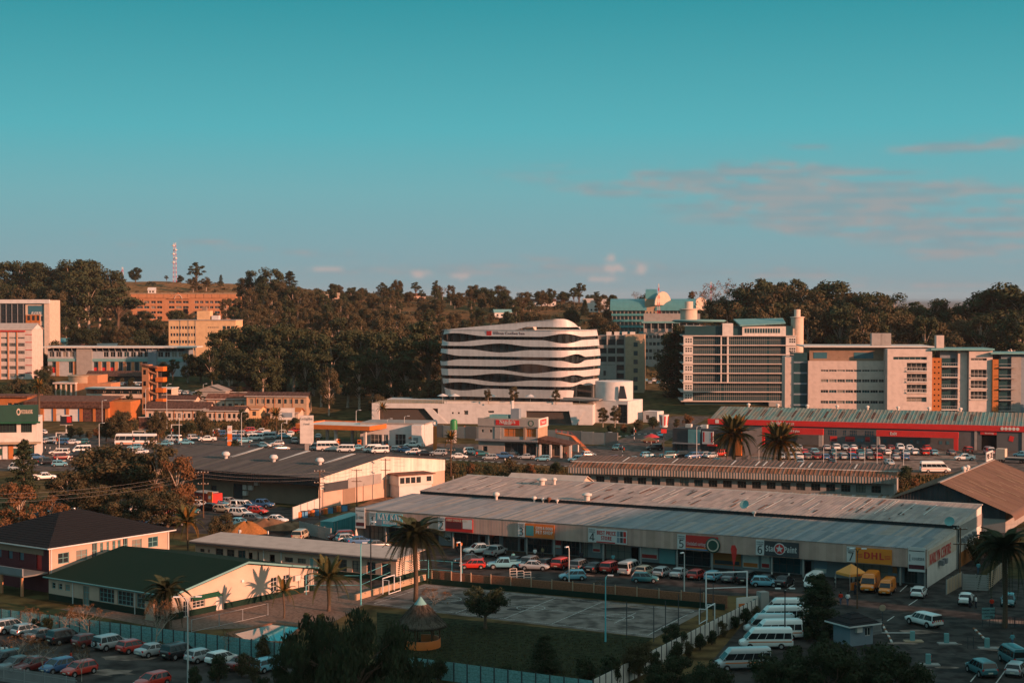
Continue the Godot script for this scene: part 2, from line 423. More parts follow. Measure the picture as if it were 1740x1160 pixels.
# ---- vehicles: local +x is forward
var specs := {
	"hatch": {"st": [[-1.95, .42, .75, .7], [-1.85, .28, .95, .8], [-1.2, .2, .97, .85], [.2, .2, .95, .85], [.9, .2, .93, .85], [1.6, .22, .8, .82], [1.85, .3, .68, .74], [1.95, .4, .58, .66]], "gh": [-1.86, 1.05, -1.5, .25, 1.48, .81, .62], "ax": [-1.25, 1.22], "r": .3, "g": .86, "pil": [.02, .42, .72]},
	"sedan": {"st": [[-2.25, .45, .8, .7], [-2.15, .3, .96, .8], [-1.4, .2, 1.0, .86], [0, .2, .95, .87], [1, .2, .92, .87], [1.8, .22, .8, .84], [2.12, .3, .68, .76], [2.25, .4, .58, .66]], "gh": [-1.65, 1.1, -.85, .3, 1.45, .81, .62], "ax": [-1.38, 1.35], "r": .31, "g": .86, "pil": [.1, .48, .8]},
	"suv": {"st": [[-2.2, .5, .9, .78], [-2.12, .35, 1.08, .88], [-1.4, .28, 1.1, .91], [.3, .28, 1.08, .91], [1.1, .28, 1.05, .91], [1.8, .3, .98, .88], [2.1, .4, .85, .82], [2.2, .5, .72, .75]], "gh": [-2.12, 1.2, -1.85, .45, 1.74, .87, .7], "ax": [-1.35, 1.35], "r": .36, "g": .86, "pil": [.02, .3, .52, .76]},
	"pickup": {"st": [[-2.6, .5, 1.0, .8], [-2.55, .4, 1.05, .88], [-1.4, .32, 1.06, .9], [.4, .32, 1.06, .9], [1.3, .32, 1.05, .9], [2.1, .34, .98, .88], [2.45, .42, .85, .82], [2.58, .5, .72, .75]], "gh": [-.95, 1.35, -.75, .6, 1.72, .86, .7], "ax": [-1.55, 1.6], "r": .37, "g": .86, "pil": [.02, .5, .8], "bed": [-2.5, -1.0]},
	"canopy pickup": {"st": [[-2.6, .5, 1.0, .8], [-2.55, .4, 1.05, .88], [-1.4, .32, 1.06, .9], [.4, .32, 1.06, .9], [1.3, .32, 1.05, .9], [2.1, .34, .98, .88], [2.45, .42, .85, .82], [2.58, .5, .72, .75]], "gh": [-2.5, 1.35, -2.35, .6, 1.76, .86, .72], "ax": [-1.55, 1.6], "r": .37, "g": .86, "pil": [.02, .4, .44, .65, .86]},
	"minibus": {"st": [[-2.4, .45, 1.0, .8], [-2.36, .32, 1.15, .86], [-1, .3, 1.17, .88], [1.4, .3, 1.15, .88], [2.05, .32, 1.1, .86], [2.3, .4, .9, .8], [2.4, .45, .75, .74]], "gh": [-2.36, 2.08, -2.28, 1.2, 2.1, .86, .74], "ax": [-1.3, 1.45], "r": .34, "g": .72, "pil": [.02, .25, .5, .74]},
	"tall minibus": {"st": [[-3.5, .5, 1.2, .9], [-3.45, .38, 1.42, .98], [-1, .35, 1.45, 1.0], [1.8, .35, 1.4, 1.0], [2.7, .38, 1.25, .98], [3.25, .45, 1.0, .92], [3.4, .5, .85, .84]], "gh": [-3.45, 2.7, -3.36, 1.55, 2.72, .98, .8], "ax": [-1.9, 2.2], "r": .36, "g": .58, "pil": [.02, .2, .4, .6, .78]},
	"panel van": {"st": [[-2.9, .5, 1.2, .9], [-2.85, .38, 1.3, .98], [-1, .35, 1.3, 1.0], [1.3, .35, 1.3, 1.0], [2.1, .38, 1.2, .97], [2.7, .45, 1.0, .9], [2.82, .5, .85, .82]], "gh": [-2.86, 2.1, -2.8, 1.2, 2.45, .97, .82], "ax": [-1.7, 1.85], "r": .36, "g": .6, "pil": [.9], "panel": true},
	"coach": {"st": [[-5.7, .6, 1.3, 1.15], [-5.65, .4, 1.55, 1.23], [-2, .35, 1.6, 1.25], [3, .35, 1.6, 1.25], [5.4, .38, 1.55, 1.23], [5.62, .5, 1.4, 1.18]], "gh": [-5.66, 5.55, -5.6, 5.15, 3.35, 1.23, 1.14], "ax": [-3.0, 3.6], "r": .5, "g": .68, "pil": [.02, .2, .38, .56, .74, .9]}}
func ring(s: Array) -> Array:
	var w: float = s[3]
	var a: float = s[1]
	var t: float = s[2]
	var x: float = s[0]
	var half := [Vector2(0, t + .03), Vector2(w * .5, t + .025), Vector2(w * .86, t), Vector2(w * .96, t - .07), Vector2(w, lerpf(a, t, .5)), Vector2(w * .98, a + .1), Vector2(w * .84, a)]
	var r := []
	for i in range(half.size() - 1, 0, -1): r.append(Vector3(x, half[i].y, -half[i].x))
	for i in half.size(): r.append(Vector3(x, half[i].y, half[i].x))
	return r
func make_car(kind: String) -> Node3D:
	var S: Dictionary = specs[kind]
	var o := Node3D.new()
	var st: Array = S.st
	var b := MB.new()
	var rows := []
	for s in st: rows.append(ring(s))
	b.grid(rows, true)
	for e in [rows[0], rows[-1]]:
		for k in range(1, e.size() - 1):
			if e == rows[0]: b.tri(e[0], e[k], e[k + 1])
			else: b.tri(e[0], e[k + 1], e[k])
	part(o, "body", b.done(), null)
	var gh: Array = S.gh
	var by: float = st[st.size() / 2][2] - .03
	var C := func(t: float, side: float, y: float, grow: float) -> Vector3:   # t 0 rear .. 1 front, y 0 belt .. 1 roof
		var x := lerpf(lerpf(gh[0], gh[1], t), lerpf(gh[2], gh[3], t), y)
		return Vector3(x + (t - .5) * grow * 2.0, lerpf(by, gh[4] - .05, y), side * (lerpf(gh[5], gh[6], y) + grow))
	var g: float = S.g
	var panel: bool = S.has("panel")
	var q := MB.new()
	q.quad(C.call(1., 1., 0., 0.), C.call(1., -1., 0., 0.), C.call(1., -1., g, 0.), C.call(1., 1., g, 0.))
	part(o, "windscreen", q.done(), M.carglass)
	q = MB.new()
	q.quad(C.call(0., -1., 0., 0.), C.call(0., 1., 0., 0.), C.call(0., 1., g, 0.), C.call(0., -1., g, 0.))
	part(o, "rear_window", q.done(), null if panel else M.carglass)
	for s in [1., -1.]:
		q = MB.new()
		var t0 := .68 if panel else 0.
		if s > 0: q.quad(C.call(t0, s, 0., 0.), C.call(1., s, 0., 0.), C.call(1., s, g, 0.), C.call(t0, s, g, 0.))
		else: q.quad(C.call(1., s, 0., 0.), C.call(t0, s, 0., 0.), C.call(t0, s, g, 0.), C.call(1., s, g, 0.))
		part(o, "side_window", q.done(), M.carglass)
	b = MB.new()
	for s in [1., -1.]:
		for t in S.pil + [1.0]:
			var w := .1 if t > .97 or t < .05 else .07
			b.bar(C.call(t, s, -.02, .0), C.call(t, s, g + .02, .0), w, w * .6)
		if panel:
			if s > 0: b.quad(C.call(0., s, 0., .01), C.call(.68, s, 0., .01), C.call(.68, s, g, .01), C.call(0., s, g, .01))
			else: b.quad(C.call(.68, s, 0., .01), C.call(0., s, 0., .01), C.call(0., s, g, .01), C.call(.68, s, g, .01))
	if kind == "canopy pickup":
		for s in [1., -1.]: b.bar(C.call(.42, s, 0., .01), C.call(.42, s, g, .01), .3, .06)
	rows = []
	for t in [0., .04, .25, .5, .75, .96, 1.]:   # cant rail and crowned roof
		var edge := .0 if t == 0. or t == 1. else .035
		var lo1: Vector3 = C.call(t, 1., g, .015)
		var hi1: Vector3 = C.call(t, 1., 1., .0)
		hi1.y += edge * .5
		var r := []
		for s in [-1., 1.]:
			var pr := [lo1, hi1.lerp(lo1, .25), hi1 - Vector3(0, -.012, .1), Vector3(hi1.x, hi1.y + .02 + edge, hi1.z * .45)]
			if s > 0: pr.reverse()
			for e in pr: r.append(Vector3(e.x, e.y, e.z * s))
		rows.append(r)
	b.grid(rows)
	for e in [rows[0], rows[-1]]:
		for k in range(1, e.size() - 1): b.tri(e[0], e[k], e[k + 1])
	part(o, "roof", b.done(), null)
	var r0: float = S.r
	var hw: float = st[st.size() / 2][3]
	for x in S.ax:
		for s in [1., -1.]:
			var k := "wheel%.2f" % r0
			if not meshes.has(k):
				var w := MB.new()
				w.lathe([Vector2(r0 * .6, -.1), Vector2(r0 * .93, -.1), Vector2(r0, -.06), Vector2(r0, .06), Vector2(r0 * .93, .1), Vector2(r0 * .6, .1)], 14)
				meshes[k] = w.done()
				w = MB.new()
				w.lathe([Vector2(r0 * .63, .0), Vector2(r0 * .63, .085), Vector2(r0 * .5, .1), Vector2(r0 * .15, .085), Vector2(0.001, .1)], 12)
				meshes[k + "rim"] = w.done()
				w = MB.new()
				w.lathe([Vector2(r0 * 1.18, -.1), Vector2(r0 * 1.18, .02), Vector2(.001, .021)], 14)
				meshes[k + "arch"] = w.done()
			var arch := part(o, "wheel_arch", meshes[k + "arch"], M.trim)
			arch.position = Vector3(x, r0 + .03, s * (hw - .01))
			arch.rotation.x = s * PI / 2
			var tw := part(o, "wheel", meshes[k], M.tyre)
			tw.position = Vector3(x, r0, s * (hw - .05))
			tw.rotation.x = s * PI / 2
			part(tw, "rim", meshes[k + "rim"], M.rim)
	var fr: Array = st[-2]
	var re: Array = st[1]
	for s in [1., -1.]:
		bx(o, "headlight", fr[0] - .12, fr[2] - .16, s * fr[3] * .62, fr[0] + .07, fr[2] - .02, s * fr[3] * .98, M.lamp_clear)
		bx(o, "tail_light", re[0] - .05, re[2] - .26, s * re[3] * .74, re[0] + .12, re[2] - .04, s * (re[3] * .98 + .01), M.lamp_red)
		bx(o, "mirror", gh[1] - .32, by + .04, s * (gh[5] + .01), gh[1] - .2, by + .17, s * (gh[5] + .17), null)
	bx(o, "number_plate", re[0] - .13, re[1] + .22, -.25, re[0] - .06, re[1] + .34, .25, M.plate)
	bx(o, "number_plate", st[-1][0] - .02, st[-1][1] + .02, -.25, st[-1][0] + .03, st[-1][1] + .13, .25, M.plate)
	bx(o, "bumper", re[0] - .1, re[1] + .02, -re[3] * .9, re[0] + .1, re[1] + .16, re[3] * .9, M.trim)
	bx(o, "grille", fr[0] - .1, fr[1] + .06, -fr[3] * .5, fr[0] + .12, fr[1] + .2, fr[3] * .5, M.trim)
	if S.has("bed"):
		bx(o, "load_bed", S.bed[0], 1.02, -.76, S.bed[1], 1.1, .76, M.trim)
		for s in [1., -1.]: bx(o, "bed_rail", S.bed[0] - .05, 1.0, s * .77, S.bed[1] + .03, 1.22, s * .87, null)
		bx(o, "tailgate", S.bed[0] - .1, .98, -.77, S.bed[0] - .01, 1.22, .77, null)
	if kind == "coach": bx(o, "skirt_stripe", -5.5, .55, -1.262, 5.2, .85, 1.262, M["car orange"])
	if kind == "tall minibus": bx(o, "side_stripe", -3.3, .95, -1.012, 2.4, 1.08, 1.012, M["car orange"])
	return o
func car(kind: String, colour: String, at: Vector3, heading: float, label: String, group := "", cat := "") -> Node3D:
	if not lib.has("v" + kind): lib["v" + kind] = make_car(kind)
	var o: Node3D = lib["v" + kind].duplicate()
	var stem := {"hatch": "hatchback_car", "sedan": "sedan_car", "suv": "sport_utility_car", "pickup": "pickup_truck", "canopy pickup": "canopy_pickup", "minibus": "minibus", "tall minibus": "tall_minibus", "panel van": "delivery_van", "coach": "coach"}
	o.name = numbered(stem[kind])
	for ch in o.get_children():
		if ch.material_override == null: ch.material_override = M["car " + colour]
	add_child(o)
	o.position = at + Vector3(0, .012, 0)
	o.rotation.y = deg_to_rad(heading)
	if cat == "": cat = {"hatch": "car", "sedan": "car", "suv": "car", "pickup": "pickup", "canopy pickup": "pickup", "minibus": "minibus", "tall minibus": "minibus", "panel van": "van", "coach": "coach"}[kind]
	tag(o, label, cat, group)
	return o
var shades := ["white", "white", "white", "silver", "silver", "silver", "grey", "black", "black", "red", "maroon", "blue", "light blue", "white", "teal", "beige", "silver", "grey"]
var kinds := ["hatch", "hatch", "sedan", "sedan", "suv", "suv", "pickup", "hatch", "sedan", "suv", "canopy pickup"]
func row_of_cars(a: Vector3, b: Vector3, n: int, heading: float, where: String, from: String, group: String, skip := 0.0, pick := []) -> void:
	var k := 0
	for i in n:
		var spec: Array = pick[i] if i < pick.size() else []
		var shade: String = spec[1] if spec else shades[rng.randi() % shades.size()]
		var kd: String = spec[0] if spec else kinds[rng.randi() % kinds.size()]
		var gone := rng.randf() < skip
		var jig := Vector3(rng.randf_range(-.15, .15), 0, rng.randf_range(-.35, .35))
		var turn := heading + rng.randf_range(-2.5, 2.5) + (180.0 if not spec and rng.randf() < .2 else 0.0)
		if gone and not spec: continue
		var p := a.lerp(b, (i + .5) / n) + jig
		p.y = ter(p.x, p.z)
		var word: String = {"hatch": "hatchback", "sedan": "sedan", "suv": "sport utility car", "pickup": "pickup", "canopy pickup": "canopy pickup"}.get(kd, kd)
		car(kd, shade, p, turn, "%s %s, %s from %s, %s" % [shade, word, nth(k), from, where], group)
		k += 1

# ---- trees
func leaves(b: MB, at: Vector3, rad: Vector3, n: int, size: float, droop := 0.0) -> void:
	for i in n:
		var d := Vector3(rng.randfn(), rng.randfn(), rng.randfn()).normalized()
		var r := pow(rng.randf(), .4)
		var p := at + d * rad * r
		var nm := (d + Vector3(rng.randfn(), rng.randfn(), rng.randfn()) * .55).normalized()
		var t := nm.cross(Vector3(rng.randfn(), rng.randfn(), rng.randfn())).normalized()
		if droop > 0: t = t.lerp(Vector3.DOWN, droop).normalized()
		var w := nm.cross(t).normalized()
		var s := size * rng.randf_range(.6, 1.3)
		t *= s
		w *= s * (.5 if droop == 0 else .28)
		var g := rng.randf_range(.78, 1.22)
		b.col = Color(g * rng.randf_range(.9, 1.15), g, g * rng.randf_range(.8, 1.1))
		b.tri(p - t, p + w, p + t)
		b.tri(p - t, p + t, p - w)
func limb(b: MB, a: Vector3, e: Vector3, r0: float, r1: float, bend := .12, sides := 5) -> void:
	var L := a.distance_to(e)
	var m := a.lerp(e, .5) + Vector3(rng.randf_range(-bend, bend), bend * .8, rng.randf_range(-bend, bend)) * L
	b.tube([a, a.lerp(m, .55).lerp(a.lerp(e, .28), .3), m, m.lerp(e, .55), e], [r0, r0 * .85, lerpf(r0, r1, .5), lerpf(r0, r1, .75), r1], sides, false)
func make_tree(kind: String, sd: int) -> Node3D:   # every tree is about 20 m tall here and scaled to its place
	rng.seed = sd * 977 + kind.hash() % 1000
	var o := Node3D.new()
	var tr := MB.new()
	var cr := tmb()
	var clumps := []
	var bark: Material = M.bark
	var lm: Material = M.leaf
	var H := 20.0
	match kind:
		"euc", "eucbrown", "russet":
			lm = {"euc": M.leaf, "eucbrown": M.leafbrown, "russet": M.leafred}[kind]
			bark = M.palebark
			var lean := Vector3(rng.randf_range(-1.2, 1.2), 0, rng.randf_range(-1, 1))
			tr.tube([Vector3.ZERO, Vector3(0, 5, 0) + lean * .3, Vector3(0, 11, 0) + lean * .7, Vector3(0, 16, 0) + lean], [.5, .4, .27, .1], 7, false)
			for i in 30:
				var y := rng.randf_range(5.5 if kind != "russet" else 2.5, 18.5)
				var R := (4.6 if kind != "russet" else 6.0) * sqrt(maxf(0.05, 1.0 - pow((y - 11.5) / 8.2, 2)))
				var a := rng.randf() * TAU
				var rr := R * sqrt(rng.randf_range(.15, 1.0))
				var p := Vector3(cos(a) * rr, y, sin(a) * rr) + lean * y / 18.0
				clumps.append([p, rng.randf_range(1.4, 2.3)])
			for c in clumps:
				var base := lean * clampf(c[0].y / 18.0, 0, 1) * .9 + Vector3(0, c[0].y * .62, 0)
				if rng.randf() < .55: limb(tr, base, c[0], .14, .04)
			for c in clumps: leaves(cr, c[0], Vector3(c[1], c[1] * .8, c[1]), 150, .42)
		"umb":   # open flat-topped gum with bare limbs
			lm = M.leaf
			tr.tube([Vector3.ZERO, Vector3(.3, 6, 0), Vector3(-.2, 12, .2)], [.45, .36, .24], 7, false)
			for i in 22:
				var a := rng.randf() * TAU
				var y := rng.randf_range(11, 19)
				var rr := rng.randf_range(.5, 5.2) * (.7 if y > 17 else 1.0)
				var p := Vector3(cos(a) * rr, y, sin(a) * rr)
				limb(tr, Vector3(0, y * .6, 0), p, .16, .04, .15)
				leaves(cr, p, Vector3(1.6, .8, 1.6), 130, .4)
		"pine":
			lm = M.leafdark
			tr.tube([Vector3.ZERO, Vector3(0, 10, 0), Vector3(0, 19.5, 0)], [.4, .28, .06], 6, false)
			for i in 34:
				var y := 4.0 + 15.5 * i / 34.0
				var R := 4.6 * (1.0 - (y - 4.0) / 16.5) * rng.randf_range(.6, 1.1) + .5
				var a := i * 2.4
				var p := Vector3(cos(a) * R, y, sin(a) * R)
				limb(tr, Vector3(0, y - .3, 0), p, .08, .02)
				leaves(cr, p * Vector3(.75, 1, .75), Vector3(R * .5 + .5, .6, R * .5 + .5), 150, .3)
		"cyp":
			lm = M.leafdark
			tr.tube([Vector3.ZERO, Vector3(0, 18, 0)], [.4, .08], 6, false)
			for i in 26:
				var y := .6 + 18.2 * i / 26.0
				var R := 5.6 * pow(1.0 - y / 20.0, .6) * minf(1.0, .55 + y * .12)
				for k in 3:
					var a := rng.randf() * TAU
					leaves(cr, Vector3(cos(a) * R * .5, y, sin(a) * R * .5), Vector3(R * .55, 1.1, R * .55), 120, .3)
		"thin":
			tr.tube([Vector3.ZERO, Vector3(.1, 10, 0), Vector3(0, 18, 0)], [.35, .25, .08], 6, false)
			for i in 16:
				var p := Vector3(rng.randf_range(-1.2, 1.2), rng.randf_range(7, 19), rng.randf_range(-1.2, 1.2))
				limb(tr, Vector3(0, p.y * .75, 0), p, .1, .03)
				leaves(cr, p, Vector3(1.3, 1.2, 1.3), 160, .32)
		"round", "roundbrown":
			lm = M.leafdark if kind == "round" else M.leafbrown
			tr.tube([Vector3.ZERO, Vector3(.2, 3, 0), Vector3(0, 7, 0)], [.8, .6, .4], 7, false)
			for i in 42:
				var d := Vector3(rng.randfn(), rng.randfn() * .9, rng.randfn()).normalized()
				var p := Vector3(0, 11.2, 0) + d * Vector3(7.4, 7.2, 7.4) * pow(rng.randf(), .35)
				if rng.randf() < .5: limb(tr, Vector3(0, 5, 0), p, .25, .06)
				leaves(cr, p, Vector3(2.3, 1.9, 2.3), 200, .42)
		"weep":   # broad tree with hanging leaves
			lm = M.leafdark
			tr.tube([Vector3.ZERO, Vector3(.2, 3.5, 0), Vector3(0, 8, 0)], [.7, .55, .4], 7, false)
			for i in 60:
				var d := Vector3(rng.randfn(), absf(rng.randfn()) * .9 - .2, rng.randfn()).normalized()
				var p := Vector3(0, 9, 0) + d * Vector3(10.5, 9.2, 10.5) * pow(rng.randf(), .3)
				if rng.randf() < .5: limb(tr, Vector3(0, 6, 0), p, .25, .05)
				leaves(cr, p, Vector3(2.0, 1.7, 2.0), 230, .48, .65)
		"dry":   # fine bare twigs with sparse russet leaves
			lm = M.leafred
			bark = M.palebark
			var ends := [[Vector3.ZERO, Vector3(0, 6, 0), .42]]
			for lv in 5:
				var nx := []
				for e in ends:
					limb(tr, e[0], e[1], e[2], e[2] * .6, .06, 5 if lv < 2 else 3)
					var dir: Vector3 = (e[1] - e[0]).normalized()
					for k in (3 if lv < 3 else 2):
						var nd := (dir + Vector3(rng.randfn(), rng.randfn() * .5 + .25, rng.randfn()) * .6).normalized()
						nx.append([e[1], e[1] + nd * (4.6 - lv * .55) * rng.randf_range(.7, 1.2), maxf(e[2] * .58, .05)])
				ends = nx
			for e in ends: leaves(cr, e[0].lerp(e[1], .6), Vector3(.9, .9, .9), 12, .26)
		"shrub":
			lm = M.leafdark
			for i in 18:
				var a := rng.randf() * TAU
				var p := Vector3(cos(a) * rng.randf_range(0, 6.5), rng.randf_range(5, 16), sin(a) * rng.randf_range(0, 6.5))
				limb(tr, Vector3.ZERO, p, .4, .1)
				leaves(cr, p, Vector3(4, 3.4, 4), 130, 1.0)
		"shrubbrown", "shrubgold":
			lm = M.leafbrown if kind == "shrubbrown" else M.leafred
			for i in 16:
				var a := rng.randf() * TAU
				var p := Vector3(cos(a) * rng.randf_range(0, 7), rng.randf_range(4, 16), sin(a) * rng.randf_range(0, 7))
				limb(tr, Vector3.ZERO, p, .35, .1)
				leaves(cr, p, Vector3(3.6, 3.2, 3.6), 90, .9)
	if kind.begins_with("shrub"):
		part(o, "stem", tr.done(), bark)
		part(o, "foliage", cr.done(), lm)
	else:
		part(o, "trunk", tr.done(), bark)
		part(o, "crown", cr.done(), lm)
	return o
var treenames := {"euc": "gum_tree", "eucbrown": "gum_tree", "umb": "gum_tree", "pine": "pine_tree", "cyp": "cypress_tree", "thin": "poplar_tree", "round": "broadleaf_tree", "roundbrown": "broadleaf_tree", "weep": "weeping_tree", "dry": "bare_tree", "russet": "broadleaf_tree", "shrub": "shrub", "shrubbrown": "shrub", "shrubgold": "shrub"}
var nvar := {"euc": 5, "eucbrown": 4, "umb": 2, "dry": 3, "russet": 2, "round": 2, "roundbrown": 2, "pine": 1, "cyp": 1, "shrub": 2, "shrubbrown": 2, "shrubgold": 2}
var tcount := 0
func tree(kind: String, at: Vector3, h: float, label: String, group := "", wide := 1.0) -> Node3D:
	tcount += 1
	var sd: int = tcount % int(nvar.get(kind, 1))
	var key := "t%s%d" % [kind, sd]
	if not lib.has(key):
		var keep := rng.state
		lib[key] = make_tree(kind, sd + 1)
		rng.state = keep
	var o: Node3D = lib[key].duplicate()
	o.name = numbered(treenames[kind])
	add_child(o)
	o.position = at
	o.rotation.y = fmod(tcount * 2.399, TAU)
	var s := h / 20.0
	o.scale = Vector3(s * wide, s, s * wide)
	tag(o, label, "shrub" if kind.begins_with("shrub") else "tree", group)
	return o
func frond_mesh(L: float, sag: float, leaf: float, key: String) -> ArrayMesh:
	if meshes.has(key): return meshes[key]
	var b := tmb()
	var n := 14
	var pts := []
	for i in n + 1:
		var t := float(i) / n
		pts.append(Vector3(L * (t - .12 * sag * t * t), L * (.45 * t - sag * t * t), 0))
	b.col = Color(.8, .8, .6)
	for i in n:
		var r := .05 * (1.0 - float(i) / n) + .012
		b.bar(pts[i], pts[i + 1], r, r)
	for i in range(1, n + 1):
		for s in [-1.0, 1.0]:
			for k in 3:
				var p: Vector3 = pts[i - 1].lerp(pts[i], k / 3.0 + .15)
				var l := leaf * sin(clampf(float(i) / n * 2.6 + .35, 0, PI * .95)) + .1
				var e := p + Vector3(l * .45, -l * .28, s * l * .8)
				var g := rng.randf_range(.6, 1.35)
				b.col = Color(g, g, g)
				var w := Vector3(L * .028, .0, 0)
				b.tri(p - w, p + w, e)
	meshes[key] = b.done()
	return meshes[key]
func palm(at: Vector3, h: float, crown: float, n: int, style: String, label: String, group := "") -> Node3D:
	var o := thing("palm_tree", label, "palm tree", at, 0.0, group)
	var b := MB.new()
	var rt := {"date": .42, "tall": .22, "small": .12, "droop": .3}[style] as float
	var pts := []
	var rr := []
	for i in 9:
		pts.append(Vector3(sin(i * .7) * .06, h * i / 8.0, 0))
		rr.append(rt * (1.15 if i == 0 else 1.0) * (1.0 + .06 * (i % 2)))
	b.tube(pts, rr, 9)
	part(o, "trunk", b.done(), M.bark)
	if style == "date":
		b = MB.new()
		b.lathe([Vector2(rt, h - 1.3), Vector2(rt * 1.7, h - .6), Vector2(rt * 1.8, h), Vector2(rt * .6, h + .4)], 10)
		part(o, "crown_shaft", b.done(), M.woodpole)
	for i in n:
		var f := float(i) / n
		var sag := lerpf(.25, 1.25, f) if style != "droop" else lerpf(.6, 1.75, f)
		var step := int(f * 4)
		var m: Mesh = frond_mesh(crown, lerpf(.25, 1.2, step / 3.0) if style != "droop" else lerpf(.7, 1.7, step / 3.0), crown * .2, "frond%s%.1f%d" % [style, crown, step])
		var q := part(o, "frond", m, M.frondgold if (style in ["date", "small"] and i % 3 == 2) else (M.leafdark if style == "droop" else M.frond))
		q.position = Vector3(0, h + (.2 if style == "date" else 0.0), 0)
		q.rotation = Vector3(0, i * 2.399, lerpf(.95, -.35, f))
	return o

# ---- people: one continuous skin, clothes over it
func net(bones: Array, cell: float, kk: float, cut = null) -> ArrayMesh:
	var lo := Vector3.ONE * 99
	var hi := -lo
	for q in bones:
		for e in [[q[0], q[2]], [q[1], q[3]]]:
			lo = lo.min(e[0] - Vector3.ONE * (e[1] + cell * 2)); hi = hi.max(e[0] + Vector3.ONE * (e[1] + cell * 2))
	var nx := int((hi.x - lo.x) / cell) + 2
	var ny := int((hi.y - lo.y) / cell) + 2
	var nz := int((hi.z - lo.z) / cell) + 2
	var f := PackedFloat32Array()
	f.resize(nx * ny * nz)
	var i := 0
	for y in ny:
		for z in nz:
			for x in nx:
				var p := lo + Vector3(x, y, z) * cell
				var d := 9.0
				for q in bones:
					var ab: Vector3 = q[1] - q[0]
					var t := clampf((p - q[0]).dot(ab) / maxf(ab.length_squared(), 1e-6), 0, 1)
					var e := p.distance_to(q[0] + ab * t) - lerpf(q[2], q[3], t)
					var h := clampf(.5 + .5 * (d - e) / kk, 0, 1)
					d = lerpf(d, e, h) - kk * h * (1 - h)
				if cut != null: d = maxf(d, cut.call(p))
				f[i] = d
				i += 1
	var b := MB.new()
	var ids := {}
	var sy := nz * nx
	var vert := func(x: int, y: int, z: int) -> Vector3:
		var key := y * sy + z * nx + x
		if ids.has(key): return ids[key]
		var s := Vector3.ZERO
		var k := 0
		for e in [[0, 1], [nx, nx + 1], [sy, sy + 1], [sy + nx, sy + nx + 1], [0, nx], [1, nx + 1], [sy, sy + nx], [sy + 1, sy + nx + 1], [0, sy], [1, sy + 1], [nx, sy + nx], [nx + 1, sy + nx + 1]]:
			var a := f[key + e[0]]
			var c := f[key + e[1]]
			if (a < 0) != (c < 0):
				var t := a / (a - c)
				var o := func(w: int) -> Vector3: return Vector3((w % nx), w / sy, (w % sy) / nx)
				s += (o.call(e[0]) as Vector3).lerp(o.call(e[1]), t)
				k += 1
		ids[key] = lo + (Vector3(x, y, z) + s / maxf(k, 1)) * cell
		return ids[key]
	for y in range(1, ny - 1):
		for z in range(1, nz - 1):
			for x in range(1, nx - 1):
				var k := y * sy + z * nx + x
				var s := f[k] < 0
				if s != (f[k + 1] < 0):
					var q := [vert.call(x, y - 1, z - 1), vert.call(x, y, z - 1), vert.call(x, y, z), vert.call(x, y - 1, z)]
					if s: b.quad(q[0], q[1], q[2], q[3])
					else: b.quad(q[3], q[2], q[1], q[0])
				if s != (f[k + sy] < 0):
					var q := [vert.call(x - 1, y, z - 1), vert.call(x - 1, y, z), vert.call(x, y, z), vert.call(x, y, z - 1)]
					if s: b.quad(q[0], q[1], q[2], q[3])
					else: b.quad(q[3], q[2], q[1], q[0])
				if s != (f[k + nx] < 0):
					var q := [vert.call(x - 1, y - 1, z), vert.call(x, y - 1, z), vert.call(x, y, z), vert.call(x - 1, y, z)]
					if s: b.quad(q[0], q[1], q[2], q[3])
					else: b.quad(q[3], q[2], q[1], q[0])
	return b.done()
